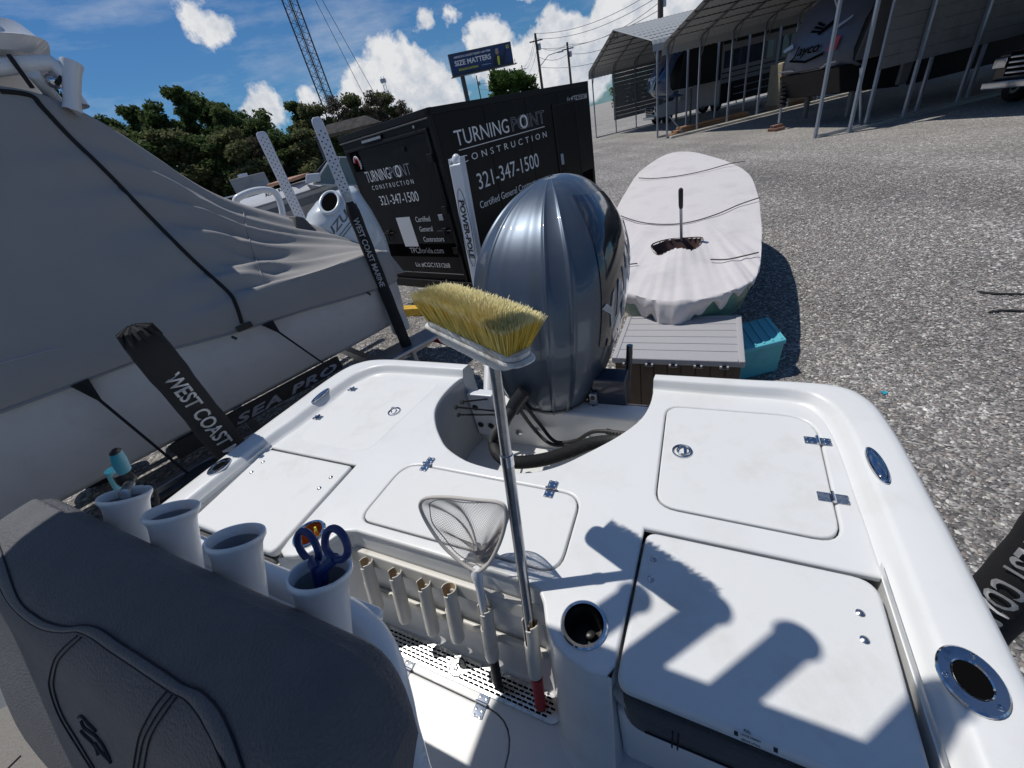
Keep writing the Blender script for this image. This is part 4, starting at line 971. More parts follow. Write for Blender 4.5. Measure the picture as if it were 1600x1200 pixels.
MB().hexa([piv+axd*.03+sx*-.008, piv+axd*.03+sx*.008, piv+axd*.03+sx*.008+sy*.002, piv+axd*.03+sx*-.008+sy*.002, piv+axd*.12+sx*-.001, piv+axd*.12+sx*.001, piv+axd*.12+sx*.001+sy*.002, piv+axd*.12+sx*-.001+sy*.002]).build('blades', 'steel', sc)
# orange-handled tool in the far cup holder
ot = thing('screwdriver', 'small orange and yellow handled tool in the amber cup holder', 'tool', B(cupL[0]+.01, cupL[1], DK-.08))
q0 = Vector(B(cupL[0]+.012, cupL[1]-.006, DK-.07)); q1 = Vector(B(cupL[0]+.030, cupL[1]+.010, DK+.015))
MB().tube([q0, q0.lerp(q1,.4), q0.lerp(q1,.8), q1], [.007,.0085,.0078,.005], 12).build('handle', 'orange', ot)
MB().tube([q1, q1+(q1-q0)*.18], [.0045,.003], 10).build('handle_end', 'yellow_letter', ot)
# teal gripper tool in the far rod holder
T, axd = rtube[0]
tg = thing('fish_gripper', 'teal and black fish gripper poking out of the leftmost rod holder', 'gripper', T+axd*.08)
bx_ = Vector(at_v(196,748,.165)); 
MB().tube([T+axd*.05, T-axd*.002, bx_-Vector((0,0,.012))], .0085, 12).build('shaft', 'steel', tg)
MB().tube([bx_-Vector((0,0,.012)), bx_, bx_+Vector((0,0,.016))], [.014,.0155,.012], 14).build('collar', 'black_plastic', tg)
MB().sphere(bx_+Vector(B(.008,0,-.004)), .010, 10, 8).build('knob', 'black_plastic', tg)
a = Vector(at_v(192,733,.165)); b = Vector(at_v(180,706,.165))
MB().tube([a+Vector((0,0,-.004)), a.lerp(b,.5), b], [.0115,.0125,.009], 12, flat=.6).build('jaw', 'teal', tg)
MB().tube([b, b+(b-a)*.10], [.0095,.005], 12, flat=.6).build('jaw_tip', 'black_plastic', tg)
a = Vector(at_v(186,765,.165)); b = Vector(at_v(172,735,.165))
MB().tube([a, b], [.008,.010], 12, flat=.6).build('jaw', 'teal', tg)
lanp = [at_v(226,757,.165), at_v(240,765,.17), at_v(246,785,.17), at_v(240,800,.16)]
MB().tube(smoothline(lanp, 6), .004, 8).build('lanyard', 'black_fabric', tg)

# ================================================================== GUIDE POSTS OF OUR TRAILER
def guidepost(name, label, base, top, r, body=None, text_at=None, tsize=.075, twidth=None, group=None):
    t = thing(name, label, 'guide post', base, group)
    b = Vector(base); tp = Vector(top)
    MB().tube([b, tp-Vector((0,0,.05))], r*.55, 12).build('pipe', 'galvanised', t)
    nlen = 26; P = []; R = []
    bot = b+(tp-b)*.18
    for i in range(nlen+1):
        f = i/nlen; P.append(bot.lerp(tp, f)); R.append(r*(1+.025*math.sin(f*23)+.02*math.sin(f*61)))
    R[-1] = r*.55; R[-2] = r*.96; R[0] = r*.9
    s = MB().tube(P, R, 24); so_ = s.build('sleeve', 'black_fabric', t, angle=80)
    # gathered top
    g = MB()
    for k in range(9):
        a = k/9*2*math.pi; g.tube([tp+Vector((math.cos(a)*r*.25, math.sin(a)*r*.25, .006)), tp+Vector((math.cos(a)*r*.8, math.sin(a)*r*.8, -.012)), tp+Vector((math.cos(a)*r*.98, math.sin(a)*r*.98, -.06))], [.006,.011,.003], 6)
    g.build('gathered_top', 'black_fabric', so_)
    return t, so_
gr_ = 'sleeved guide posts of the foreground boat trailer'
bL = B(-2.005,.672,.30); tL = B(-2.005,.672,H-.352)
t_, s_ = guidepost('guide_post', 'black sleeved guide post with white WEST COAST MARINE lettering beside the foreground boat, left', bL, tL, .068, group=gr_)
# lettering wraps the sleeve facing the deck
def wrap(center, r, facing):
    c = Vector(center); f = Vector(facing).normalized(); x = f.cross(Vector((0,0,1))).normalized()
    def fn(p):
        d = Vector(p)-c; s = d.dot(x); z = d.z; a = max(-1.45, min(1.45, s/r)); return c+x*math.sin(a)*r+f*math.cos(a)*r+Vector((0,0,z))
    return fn, x, f
fc = Vector((-tL[0], -tL[1], 0)).normalized()
fn, xx, ff = wrap((tL[0], tL[1], 0), .0750, fc)
xr = xx if xx.dot(Vector(B(1,0,0))) > 0 else -xx
ztop = at_u(258,583,-2.005)[2]
text('WEST COAST MARINE', Vector((tL[0], tL[1], ztop))+ff*.05-xr*.030, (0,0,-1), xr, .085, 'white_letter', s_, bold=.02, width=.62, bend=fn)
bR = B(.700,.80,.30); tR = B(.700,.80,H-.36)
# right-hand post leans by the stern quarter, only its shank shows
t_, s_ = guidepost('guide_post', 'black sleeved guide post with white stripes of lettering at the right edge by the gunwale', B(.745,.91,.30), B(.745,.91,H-.36), .060, group=gr_)
cR2 = B(.745,.91,0); fc = Vector((-cR2[0], -cR2[1], 0)).normalized(); fn, xx, ff = wrap(cR2, .0668, fc); xr = xx if xx.dot(Vector(B(1,0,0))) > 0 else -xx
text('WEST COAST MARINE', Vector((cR2[0], cR2[1], H-.96))+ff*.05-xr*.03, (0,0,-1), xr, .085, 'white_letter', s_, bold=.02, width=.62, bend=fn)
# our trailer
tr = thing('boat_trailer', 'dark painted boat trailer under the foreground boat', 'boat trailer', B(-.655,0,0))
for u_ in (-1.55, .24): MB().box(B(u_,-1.0,.48), (.07,5.4,.14), ((AX[0],AX[1],0),(AY[0],AY[1],0),(0,0,1))).build('frame_rail', 'galvanised', tr, bevel=.008)
for u_, g_ in ((-2.0,.672), (.745,.91)):
    MB().tube([B(u_,g_,.32), B(u_,g_-.3,.32), B(-.655,g_-.3,.42)], .035, 8).build('post_arm', 'galvanised', tr)
for v_ in (1.2, -.2, -1.8): MB().box(B(-.655,v_,.42), (1.9,.08,.08), ((AX[0],AX[1],0),(AY[0],AY[1],0),(0,0,1))).build('cross_member', 'galvanised', tr)
for u_ in (-1.62, .31):
    for v_ in (-.2,-1.0):
        w_ = MB().lathe(Vector(B(u_,v_,.33)), Vector(B(1 if u_>0 else -1,0,0)), [(.0001,-.02),(.17,-.02),(.19,.03),(.33,.04),(.34,.09),(.33,.16),(.20,.18),(.17,.12),(.0001,.12)], 32).build('wheel', 'tyre', tr)
MB().box(B(-.20,.3,H-1.75), (.10,2.4,.05), ((AX[0],AX[1],0),(AY[0],AY[1],0),(0,0,1))).build('bunk', 'black_fabric', tr)
MB().box(B(-1.10,.3,H-1.75), (.10,2.4,.05), ((AX[0],AX[1],0),(AY[0],AY[1],0),(0,0,1))).build('bunk', 'black_fabric', tr)

# ================================================================== NEIGHBOURING COVERED BOAT
NA = np.array([math.cos(math.radians(40)), math.sin(math.radians(40))]); NP = np.array([-NA[1], NA[0]])
def Nn(s, p, z): q = s*NA+p*NP; return (float(q[0]), float(q[1]), float(z))
def at_p(px, py, p):
    r = ray(px, py); t = p/(r[:2]@NP); return r[0]*t, r[1]*t, H+r[2]*t
nb = thing('covered_boat', 'big white boat shrouded in a grey canvas cover with black straps, at left', 'boat', Nn(-1.0, 4.75, .5))
PC = 4.78
S_ = [-4.0,-2.5,-1.5,-.8,-.4,.0,.25,.45,.7,.99,1.3,1.6,1.8,1.93,2.05]
hemz = [1.80,1.72,1.64,1.58,1.56,1.545,1.50,1.47,1.44,1.41,1.36,1.32,1.295,1.28,1.275]
knz = [2.02,1.95,1.86,1.79,1.755,1.71,1.69,1.675,1.655,1.64,1.635,1.64,1.62,1.58,1.50]
topz = [3.05,3.10,3.12,3.12,3.12,3.12,3.10,2.98,2.74,2.38,2.17,2.00,1.90,1.80,1.66]
topp = [4.0,4.0,4.0,4.0,4.0,4.0,4.0,4.08,4.38,4.66,4.72,4.74,4.74,4.75,4.76]
midz = [3.12,3.18,3.2,3.2,3.2,3.2,3.18,3.06,2.80,2.40,2.18,2.01,1.91,1.81,1.67]
inp = [0,0,0,0,0,0,0,0,0,0,0,.01,.04,.10,.30]
ss = np.linspace(-4.0, 2.05, 260)
hz_, kz_, tz_, tp_, mz_, ip_ = [np.interp(ss, S_, a) for a in (hemz, knz, topz, topp, midz, inp)]
def blur(a, n=7):
    k = np.ones(n)/n; b = np.convolve(np.pad(a, n//2, mode='edge'), k, mode='valid'); return b
hz_, kz_, tz_, tp_, mz_ = [blur(a, 13) for a in (hz_, kz_, tz_, tp_, mz_)]
def foldf(s, f):
    # gathers radiating from the seam at s~.95 and the drape towards the stern
    w = 0
    g = max(0, min(1, (s+.1)/.7))
    x = s-(.95-.12*f)
    w += g*.044*math.sin(f*31+x*5.5*(1 if x > 0 else -1)+1.2*math.sin(f*9))*math.exp(-abs(x)*1.15)*(1-f*.15)*(.25+min(1, f*3))
    w += g*.024*math.sin(f*57+x*7+1.0)*math.exp(-abs(x)*4.0)
    w -= g*.012*math.exp(-(x/.03)**2)*min(1, f*4)
    w += .006*math.sin(s*9+f*4)*math.sin(f*math.pi)
    return w*min(1, (1.02-f)*9)
rows = []
for i, s in enumerate(ss):
    r = []
    p0, pk = 3.545+ip_[i], 3.565+ip_[i]
    for f in np.linspace(0, 1, 7)[:-1]: r.append(Nn(s, p0+(pk-p0)*f-.012*math.sin(f*math.pi)+.004*math.sin(s*7)*(1-f), hz_[i]+(kz_[i]-hz_[i])*f))
    nf = 60
    for j in range(nf+1):
        f = j/nf; sag = -.06*math.sin(f*math.pi)*min(1, max(0, (s+.2)/1.0))
        p = pk+(tp_[i]-pk)*f; z = kz_[i]+(tz_[i]-kz_[i])*(f**1.06)+sag
        w = foldf(s, f)
        r.append(Nn(s, p-w*.45, z+w*.9))
    for f in np.linspace(0, 1, 14)[1:]: r.append(Nn(s, tp_[i]+(PC-tp_[i])*f, tz_[i]+(mz_[i]-tz_[i])*math.sin(f*math.pi/2)))
    far = 2*PC
    for f in np.linspace(0, 1, 8)[1:]: r.append(Nn(s, PC+(far-tp_[i]-PC)*f, mz_[i]+(tz_[i]-mz_[i])*(1-math.cos(f*math.pi/2))))
    for f in np.linspace(0, 1, 10)[1:]: r.append(Nn(s, far-tp_[i]+(tp_[i]-pk)*f, tz_[i]+(kz_[i]-tz_[i])*f))
    r.append(Nn(s, far-p0, hz_[i])); rows.append(r)
mb = MB().grid(rows)
# stern drop of the cover
last = rows[-1]; end = [[q for q in last]]
for f in (.3,.7,1): end.append([tuple(Vector(q)+Vector(Nn(.10*f,0,0))+Vector((0,0,-(q[2]-1.26)*f*.98))) for q in last])
mb.grid(end)
cov = mb.build('cover', 'cover_grey', nb, angle=80)
_cb = BVHTree.FromPolygons([Vector(v) for v in mb.V], mb.F)
def covpt(px, py, lift=.006):
    h, n, i, d = _cb.ray_cast(Vector((0,0,H)), Vector(ray(px, py)).normalized())
    if h is None: return None
    if n.dot(Vector(ray(px, py))) > 0: n = -n
    return h+n*lift
def covline(P, r, name, m, lift=.006, flat=1.):
    Q = [covpt(*p, lift) for p in smoothline(P, 6)]; Q = [q for q in Q if q is not None]
    if len(Q) > 2: MB().tube(Q, r, 8, flat=flat).build(name, m, cov)
covline([(0,143),(30,146),(52,152),(66,168),(110,215),(165,268),(230,335),(300,405),(355,455),(368,475),(378,505)], .013, 'strap', 'black_fabric', .004)
covline([(380,330),(386,360),(393,385),(402,412),(410,432),(415,441)], .004, 'gather_seam', 'cover_grey', .002)
covline([(0,568),(60,552),(96,543)], .004, 'piping', 'silver_letter', .002)
# hull under the cover
rows = []
for s in ss[::4]:
    ip = float(np.interp(s, S_, inp)); hz = float(np.interp(s, S_, hemz))
    rows.append([Nn(s, 3.57+ip, hz+.12), Nn(s, 3.60+ip, 1.15 if hz < 1.3 else hz-.15), Nn(s, 3.65+ip, .92), Nn(s, 3.72+ip, .86), Nn(s, 4.2, .70), Nn(s, 4.78, .58), Nn(s, 5.4,.70), Nn(s, 5.84,.86), Nn(s, 5.96,1.3)])
mb = MB().grid(rows); mb.poly(rows[-1])
mb.build('hull', 'hull_white', nb, angle=60)
MB().tube([Nn(s, 3.560+float(np.interp(s, S_, inp)), float(np.interp(s, S_, hemz))-.012) for s in ss[::6]], .012, 6).build('rub_rail', 'hull_grey', nb)
# dark boot stripe with raised lettering
MB().hexa([Nn(-.35,3.640,.745), Nn(1.05,3.640,.745), Nn(1.05,3.665,.745), Nn(-.35,3.665,.745), Nn(-.35,3.622,.875), Nn(1.05,3.622,.875), Nn(1.05,3.66,.875), Nn(-.35,3.66,.875)]).build('boot_stripe', 'black_rubber', nb)
text('SEA PRO', Nn(.08,3.632,.765), Nn(1,0,0), Nn(0,-.12,1), .10, 'chrome_letter', nb, bold=.03, shear=.35, width=.92, depth=.006, spacing=1.15)
# tie-down straps from the hem to the trailer
def tie(q0, q1, w=.012):
    MB().tube([q0, q1], w, 6, flat=.4).build('tie_strap', 'black_fabric', nb)
for (a, b) in (((128,602),(300,745)), ((420,508),(520,578))):
    A_ = Vector(at_p(*a, 3.53)); Bq = Vector(at_p(*b, 3.52)); tie(A_, Bq)
    MB().hexa([A_+Vector((0,0,.02))+Vector(Nn(-.045,0,0)), A_+Vector((0,0,.02))+Vector(Nn(.045,0,0)), A_+Vector((0,0,.02))+Vector(Nn(.045,.01,0)), A_+Vector((0,0,.02))+Vector(Nn(-.045,.01,0)), A_.lerp(Bq,.14)+Vector(Nn(-.008,0,0)), A_.lerp(Bq,.14)+Vector(Nn(.008,0,0)), A_.lerp(Bq,.14)+Vector(Nn(.008,.01,0)), A_.lerp(Bq,.14)+Vector(Nn(-.008,.01,0))]).build('strap_tab', 'black_fabric', nb)
for q in ((362,526),(574,457)):
    A_ = Vector(at_p(*q, 3.535)); MB().tube([A_, A_+Vector((0,0,-.03))+Vector(Nn(.02,0,0))], .010, 8).build('cleat_loop', 'black_plastic', nb)
A_ = covpt(381,510,.012)
if A_: MB().box(A_, (.11,.03,.04), ((NA[0],NA[1],0),(NP[0],NP[1],0),(0,0,1))).build('strap_buckle', 'black_plastic', nb, bevel=.004)
# hardtop, its rail and rocket launchers
def hp_(px, py, p=4.35): return Vector(at_p(px, py, p))
rt0 = [hp_(*q, 3.95) for q in [(-60,78),(-20,70),(0,68),(30,70),(55,78),(72,90),(83,98),(70,112),(40,118),(0,118),(-60,120)]]
rows = []
cshape = [(-1.6,0),(-.6,0),(-.1,.0),(.22,.03),(.42,.12),(.52,.25)]
def htop(s, p, z): return Nn(s, p, z)
mb = MB(); rws = []
for f, zz, ins in ((0,3.28,.10),(0,3.335,.0),(0,3.345,.02),(0,3.42,.06),(0,3.44,.5)):
    L_ = roundpoly([(-3.5+ins,3.98+ins*.5),(.53-ins,3.98+ins*.5),(.53-ins,5.5-ins*.5),(-3.5+ins,5.5-ins*.5)], .28, 8); rws.append([Nn(a, b, zz-.02*max(0,a)) for a, b in L_])
mb.grid(rws, closed=True); mb.poly(rws[-1]); mb.poly(rws[0][::-1]); mb.build('hardtop', 'powder_white', nb, angle=50)
MB().tube([Nn(-2.5,4.1,3.18), at_p(-30,107,4.08), at_p(0,105,4.08), at_p(40,100,4.08), at_p(80,98,4.07), at_p(105,118,4.06)], .042, 14).build('top_rail', 'powder_white', nb)
MB().tube([Nn(.35,4.06,3.16), Nn(.40,4.3,3.02), Nn(.42,4.8,2.98)], .035, 12).build('top_rail', 'powder_white', nb)
for (a0, a1, pa, pb) in (((112,98),(113,174),4.05,4.02), ((89,108),(127,167),4.30,4.26)):
    T_ = Vector(at_p(*a0, pa)); L_ = Vector(at_p(*a1, pb)); ll = (L_-T_).length
    MB().lathe(T_, L_-T_, [(.040,.01),(.052,0),(.053,.01),(.045,.05),(.041,ll*.5),(.041,ll-.06),(.046,ll)], 20).build('rocket_launcher', 'powder_white', nb)
MB().tube([Nn(.30,4.03,3.24), Nn(.30,4.0,3.08)], .012, 8).tube([Nn(.55,4.05,3.20), Nn(.42,4.04,3.09)], .010, 8).build('strap', 'black_fabric', nb)
MB().sphere(Nn(.42,4.1,3.12), .04, 12, 8).build('work_light', 'chrome', nb)
# rail arch behind the cover
q = [at_p(368,318,5.0), at_p(372,309,5.0), at_p(395,299,5.0), at_p(418,297,5.0), at_p(432,304,5.0), at_p(440,325,5.0), at_p(442,345,5.0)]
MB().tube(smoothline(q, 8), .032, 12).build('boarding_arch', 'powder_white', nb)

# neighbour's trailer
nt_ = thing('aluminium_trailer', 'aluminium boat trailer under the covered boat', 'boat trailer', Nn(0,4.78,0))
for p_ in (3.75, 5.8):
    MB().box(Nn(-1.0,p_,.52), (6.6,.07,.15), ((NA[0],NA[1],0),(NP[0],NP[1],0),(0,0,1))).build('frame_rail', 'alu', nt_, bevel=.006)
for s_ in (1.5,.2,-1.6): MB().box(Nn(s_,4.78,.45), (.08,2.2,.09), ((NA[0],NA[1],0),(NP[0],NP[1],0),(0,0,1))).build('cross_member', 'alu', nt_)
MB().hexa([Nn(.75,3.42,.66), Nn(2.15,3.42,.60), Nn(2.15,3.72,.60), Nn(.75,3.72,.66), Nn(.75,3.42,.70), Nn(2.15,3.42,.64), Nn(2.15,3.72,.64), Nn(.75,3.72,.70)]).build('fender', 'alu', nt_, bevel=.01)
MB().tube([Nn(-1.3,3.50,.62), Nn(.4,3.48,.62), Nn(.85,3.50,.68)], .035, 10).build('fender_rail', 'black_plastic', nt_)
for s_ in (-.3,-1.15):
    for p_ in (3.55, 5.9):
        MB().lathe(Vector(Nn(s_,p_,.33)), Vector(Nn(0,-1,0)), [(.0001,-.05),(.17,-.05),(.19,-.02),(.33,-.02),(.34,.05),(.33,.14),(.20,.15),(.17,.10),(.0001,.10)], 32).build('wheel', 'tyre', nt_)
MB().tube([Nn(1.72,3.50,.20), Nn(1.72,3.50,.62), Nn(1.85,3.60,.62)], .03, 8).build('post_bracket', 'galvanised', nt_)
MB().box(Nn(2.13,3.6,.50), (.02,.3,.10), ((NA[0],NA[1],0),(NP[0],NP[1],0),(0,0,1))).build('tail_light', 'red_paint', nt_)

# its two guide posts: perforated white tube on top, the near one sleeved below
def perf(name, label, base, ztop, zlow, w, sleeve):
    t = thing(name, label, 'guide post', base, 'perforated guide posts of the covered boat trailer'); b = Vector(base)
    d = Vector((0,0,1)); f = Vector((-b.x, -b.y, 0)).normalized(); x = Vector((0,0,1)).cross(f); z0 = zlow; z1 = ztop
    MB().tube([b, b+d*(z0-b.z+.1)], w*.42, 12).build('pipe', 'galvanised', t)
    prof_ = roundpoly([(-w/2,-.018),(w/2,-.018),(w/2,.018),(-w/2,.018)], .014, 5)
    rws = []
    for z in (z0, z1-.04, z1-.012, z1): 
        s_ = 1 if z < z1-.02 else (.85 if z < z1 else .45); rws.append([Vector((b.x, b.y, z))+x*a*s_+f*c_*s_ for a, c_ in prof_])
    m_ = MB().grid(rws, closed=True); m_.poly(rws[-1]); po = m_.build('perforated_tube', 'pvc_white', t, angle=50)
    h = MB(); n_ = int((z1-z0-.06)/.045)
    for i in range(n_):
        for k in (-1, 0, 1):
            zc_ = z0+.03+i*.045+(.0225 if k == 0 else 0); c_ = Vector((b.x, b.y, zc_))+x*k*w*.26+f*.0185
            h.add([c_+x*.0062*math.cos(a)+d*.0062*math.sin(a) for a in [j*math.pi/3 for j in range(6)]], [tuple(range(6))])
    h.build('perforations', 'hole_dark', po, smooth=False)
    if sleeve:
        P = [b+d*q for q in np.linspace(.05, z0-b.z+.03, 20)]; R = [.055*(1+.03*math.sin(i*1.9)) for i in range(20)]; R[-1] = .035
        s_ = MB().tube(P, R, 20).build('sleeve', 'black_fabric', t)
        fn, xx, ff = wrap((b.x, b.y, 0), .0605, f+x*-.1); xr = xx if xx.dot(Vector((1,0,0))) > 0 else -xx
        text('WEST COAST MARINE', Vector((b.x, b.y, z0-.10))+ff*.05-xr*.02, (0,0,-1), xr, .068, 'white_letter', s_, bold=.02, width=.62, bend=fn)
    return t
p2 = at_d(640,552,3.95); perf('guide_post', 'white perforated guide post with black sleeve below, in front of the black trailer', (p2[0], p2[1], .55), at_d(497,182,3.95)[2], at_d(558,318,3.95)[2], .085, True)
p1 = at_d(465,330,5.9); perf('guide_post', 'white perforated guide post standing before the far treeline, left of its taller twin', (p1[0], p1[1], .55), at_d(405,206,5.9)[2], at_d(462,335,5.9)[2]-.5, .115, False)

# white outboard under the hem
so_ = thing('white_outboard', 'white outboard motor with round air intake behind the covered boat', 'outboard motor', Nn(2.2,4.75,.5))
SD = Vector(Nn(1,0,0)); SPp = Vector(Nn(0,1,0))
# axis of the cowl leans; its crown rises to the right as surveyed
def SZ(px, py, p_=4.75): return Vector(at_p(px, py, p_))
lev2 = [(.95,1.85,2.45,.20),(1.25,1.75,2.50,.25),(1.50,1.68,2.52,.27),(1.70,1.66,2.50,.265),(1.86,1.70,2.47,.24),(1.98,1.80,2.44,.20),(2.07,1.95,2.42,.14),(2.115,2.15,2.40,.07),(2.125,2.28,2.36,.01)]
A2 = np.array(lev2); rows = []
for t in np.linspace(0, len(lev2)-1, 44):
    z, a, b, hw = [np.interp(t, range(len(lev2)), A2[:,c]) for c in range(4)]
    rows.append([Nn((a+b)/2+math.copysign(abs(math.cos(th))**.8, math.cos(th))*(b-a)/2, 4.75+math.copysign(abs(math.sin(th))**.75, math.sin(th))*hw, z) for th in np.linspace(0, 2*math.pi, 49)[:-1]])
g = MB().grid(rows, closed=True); g.poly(rows[-1]); g.build('cowl', 'suzuki_white', so_, angle=80)
_sb = BVHTree.FromPolygons([Vector(v) for v in g.V], g.F)
def szpt(px, py, lift=.003):
    d = Vector(ray(px, py)).normalized(); h, n, i, dd = _sb.ray_cast(Vector((0,0,H)), d)
    if h is None: return None, None
    if n.dot(d) > 0: n = -n
    return h+n*lift, n
ic_, idr = szpt(515, 316)
if ic_ is not None:
    xa = SD-idr*SD.dot(idr); xa.normalize(); ya = idr.cross(xa)
    def ovl(sx_, sy_, h): return [ic_+idr*h+(xa*.75+ya*.66)*math.cos(t)*sx_+(ya*.75-xa*.66)*math.sin(t)*sy_ for t in np.linspace(0, 2*math.pi, 41)[:-1]]
    MB().grid([ovl(.165,.110,-.006), ovl(.150,.098,.008), ovl(.130,.083,.010), ovl(.118,.073,-.002)], closed=True).build('intake_rim', 'suzuki_white', so_, angle=80)
    MB().poly(ovl(.121,.075,.003)).build('intake', 'hole_dark', so_, smooth=False)
q0_, _ = szpt(508, 385); q1_, _ = szpt(548, 335)
if q0_ is not None and q1_ is not None:
    def szbend(p_):
        d = (Vector(p_)-Vector((0,0,H))).normalized(); h, n, i, dd = _sb.ray_cast(Vector((0,0,H)), d)
        if h is None: return Vector(p_)
        if n.dot(d) > 0: n = -n
        return h+n*.004
    rr_ = (q1_-q0_).normalized(); text('SUZUKI', q0_, rr_, Vector((0,0,1))-SD*.15, .12, 'grey_letter', so_, bold=.02, width=(q1_-q0_).length*1.25, depth=.002, bend=szbend)
    for dz in (.05, .085):
        P_ = [szbend(q0_.lerp(q1_+(q1_-q0_)*.2, f)+Vector((0,0,-dz))) for f in np.linspace(0, 1, 10)]; MB().tube(P_, .005, 6).build('stripe', 'grey_letter', so_)
MB().hexa([Nn(1.45,4.5,1.75), Nn(1.75,4.5,1.75), Nn(1.75,5.1,1.75), Nn(1.45,5.1,1.75), Nn(1.58,4.55,2.02), Nn(1.66,4.55,1.98), Nn(1.66,5.1,1.98), Nn(1.58,5.1,2.02)]).build('splash_cover', 'cushion_vinyl', so_, bevel=.02)
MB().box(Nn(2.3,4.75,.75), (.25,.14,.9), ((NA[0],NA[1],0),(NP[0],NP[1],0),(0,0,1))).build('leg', 'suzuki_white', so_, bevel=.04)

# ================================================================== CARGO TRAILER
ct = thing('cargo_trailer', 'matt black enclosed cargo trailer with white construction company lettering', 'trailer', (-.19, 5.8, 0))
r1 = ray(1391,40); r2 = ray(-3,376); D1 = Vector((r1[0], r1[1], 0)).normalized(); D2 = Vector((r2[0], r2[1], 0)).normalized()
K = Vector((-.19, 5.797, 0)); Z = Vector((0,0,1)); N1 = D2*-1; N2 = D1*-1     # outward normals of side and rear
LEN, WID, ZB, ZT = 4.08, 2.08, .50, 2.70
def CT(a, b, z): return K+D1*a+D2*b+Z*z      # a along the side, b along the rear
def cbox(a0, a1, b0, b1, z0, z1, name, m, parent=ct, bevel=.004):
    return MB().hexa([CT(a0,b0,z0), CT(a1,b0,z0), CT(a1,b1,z0), CT(a0,b1,z0), CT(a0,b0,z1), CT(a1,b0,z1), CT(a1,b1,z1), CT(a0,b1,z1)]).build(name, m, parent, bevel=bevel)
cbox(0, LEN, 0, WID, ZB, ZT-.05, 'body', 'trailer_black', bevel=.012)
rf = [[CT(a, b, ZT-.05+.05*math.sin(math.pi*(.08+.84*(b/WID)))) for b in np.linspace(-.012, WID+.012, 14)] for a in (-.012, LEN+.012)]
MB().grid(rf).build('roof', 'trailer_trim', ct)
cbox(-.016, LEN+.016, -.016, .05, ZT-.085, ZT-.01, 'roof_rail', 'trailer_trim'); cbox(-.016, .05, -.016, WID+.016, ZT-.085, ZT-.008, 'roof_rail', 'trailer_trim')
cbox(-.014, .045, -.014, .045, ZB, ZT-.07, 'corner_post', 'trailer_trim'); cbox(LEN-.045, LEN+.014, -.014, .045, ZB, ZT-.07, 'corner_post', 'trailer_trim')
cbox(-.012, LEN+.012, -.012, .03, ZB-.03, ZB+.045, 'skirt_rail', 'trailer_line')
cbox(-.05, .0, -.02, WID+.02, ZB-.12, ZB+.02, 'rear_sill', 'trailer_trim')
# rear ramp door
rd = cbox(-.022, -.002, .13, WID-.10, ZB+.06, ZT-.24, 'ramp_door', 'trailer_black_panel', bevel=.004)
cbox(-.026, -.001, .09, .135, ZB+.02, ZT-.20, 'door_frame', 'trailer_trim'); cbox(-.026, -.001, WID-.105, WID-.06, ZB+.02, ZT-.20, 'door_frame', 'trailer_trim')
cbox(-.030, -.001, .09, WID-.06, ZT-.235, ZT-.20, 'door_frame', 'trailer_trim'); cbox(-.030, -.002, .02, WID, ZT-.115, ZT-.098, 'gutter', 'trailer_line')
cbox(-.024, -.0225, .14, WID-.11, ZB+.40, ZB+.60, 'band', 'hole_dark', rd)
cbox(-.030, -.020, .14, WID-.11, ZB+.13, ZB+.145, 'band', 'trailer_line', rd)
mb = MB()
for i in range(9): mb.box(CT(-.032, 1.05+i*.052, ZT-.155), (.044,.012,.030), (D2, D1, Z))
mb.build('clearance_lights', 'silver_letter', ct); cbox(-.030, -.004, 1.02, 1.50, ZT-.178, ZT-.130, 'light_bar', 'trailer_trim')
for z_ in (1.00, 1.55, 2.18):
    h_ = cbox(-.05, -.02, .10, .20, z_-.05, z_+.05, 'hinge', 'trailer_trim')
for b_, sg in ((.42, 1), (WID-.30, -1)):
    l_ = MB().tube([CT(-.045, b_, 1.28), CT(-.045, b_-.30*1, 1.28)], .010, 8).build('latch_bar', 'trailer_trim', rd)
    cbox(-.06, -.02, b_-.20, b_-.12, 1.24, 1.32, 'latch_box', 'trailer_trim', rd); MB().tube([CT(-.06,b_-.16,1.28), CT(-.075,b_-.16,1.16)], .010, 8).build('latch_handle', 'trailer_trim', rd)
cbox(-.026, -.020, .245, .335, 1.42, 1.50, 'plate_sticker', 'silver_letter', rd)
MB().tube([CT(-.05,.10,1.95), CT(-.06,.085,1.75), CT(-.04,.12,1.55)], .008, 8).build('cable', 'trailer_trim', rd)
MB().lathe(CT(-.03,.62,2.34), -D1, [(.03,0),(.03,.02),(.0001,.02)], 12).build('cam_hook', 'trailer_trim', rd)
MB().lathe(CT(-.03,.30,ZT-.155), -D1, [(.015,0),(.015,.01),(.0001,.01)], 12).build('marker_light', 'silver_letter', ct)
# red round arrow sticker on the rear
cbox(-.0245, -.0225, 1.68, 1.93, 2.20, 2.47, 'sticker', 'hole_dark', rd, bevel=0)
MB().tube([CT(-.027, 1.80+.075*math.cos(a), 2.30+.10*math.sin(a)) for a in np.linspace(.3, 3.9, 20)], .010, 6).build('sticker_ring', 'white_letter', rd)
MB().tube([CT(-.029, 1.795+.045*math.cos(a), 2.30+.075*math.sin(a)) for a in np.linspace(.2, 3.6, 20)], .013, 6).build('sticker_ring', 'red_paint', rd)
for i in range(3): MB().box(CT(-.027, 1.73-.0*i, 2.27+i*.03), (.07,.010,.002), (D2, Z, D1)).build('sticker_line', 'silver_letter', rd)
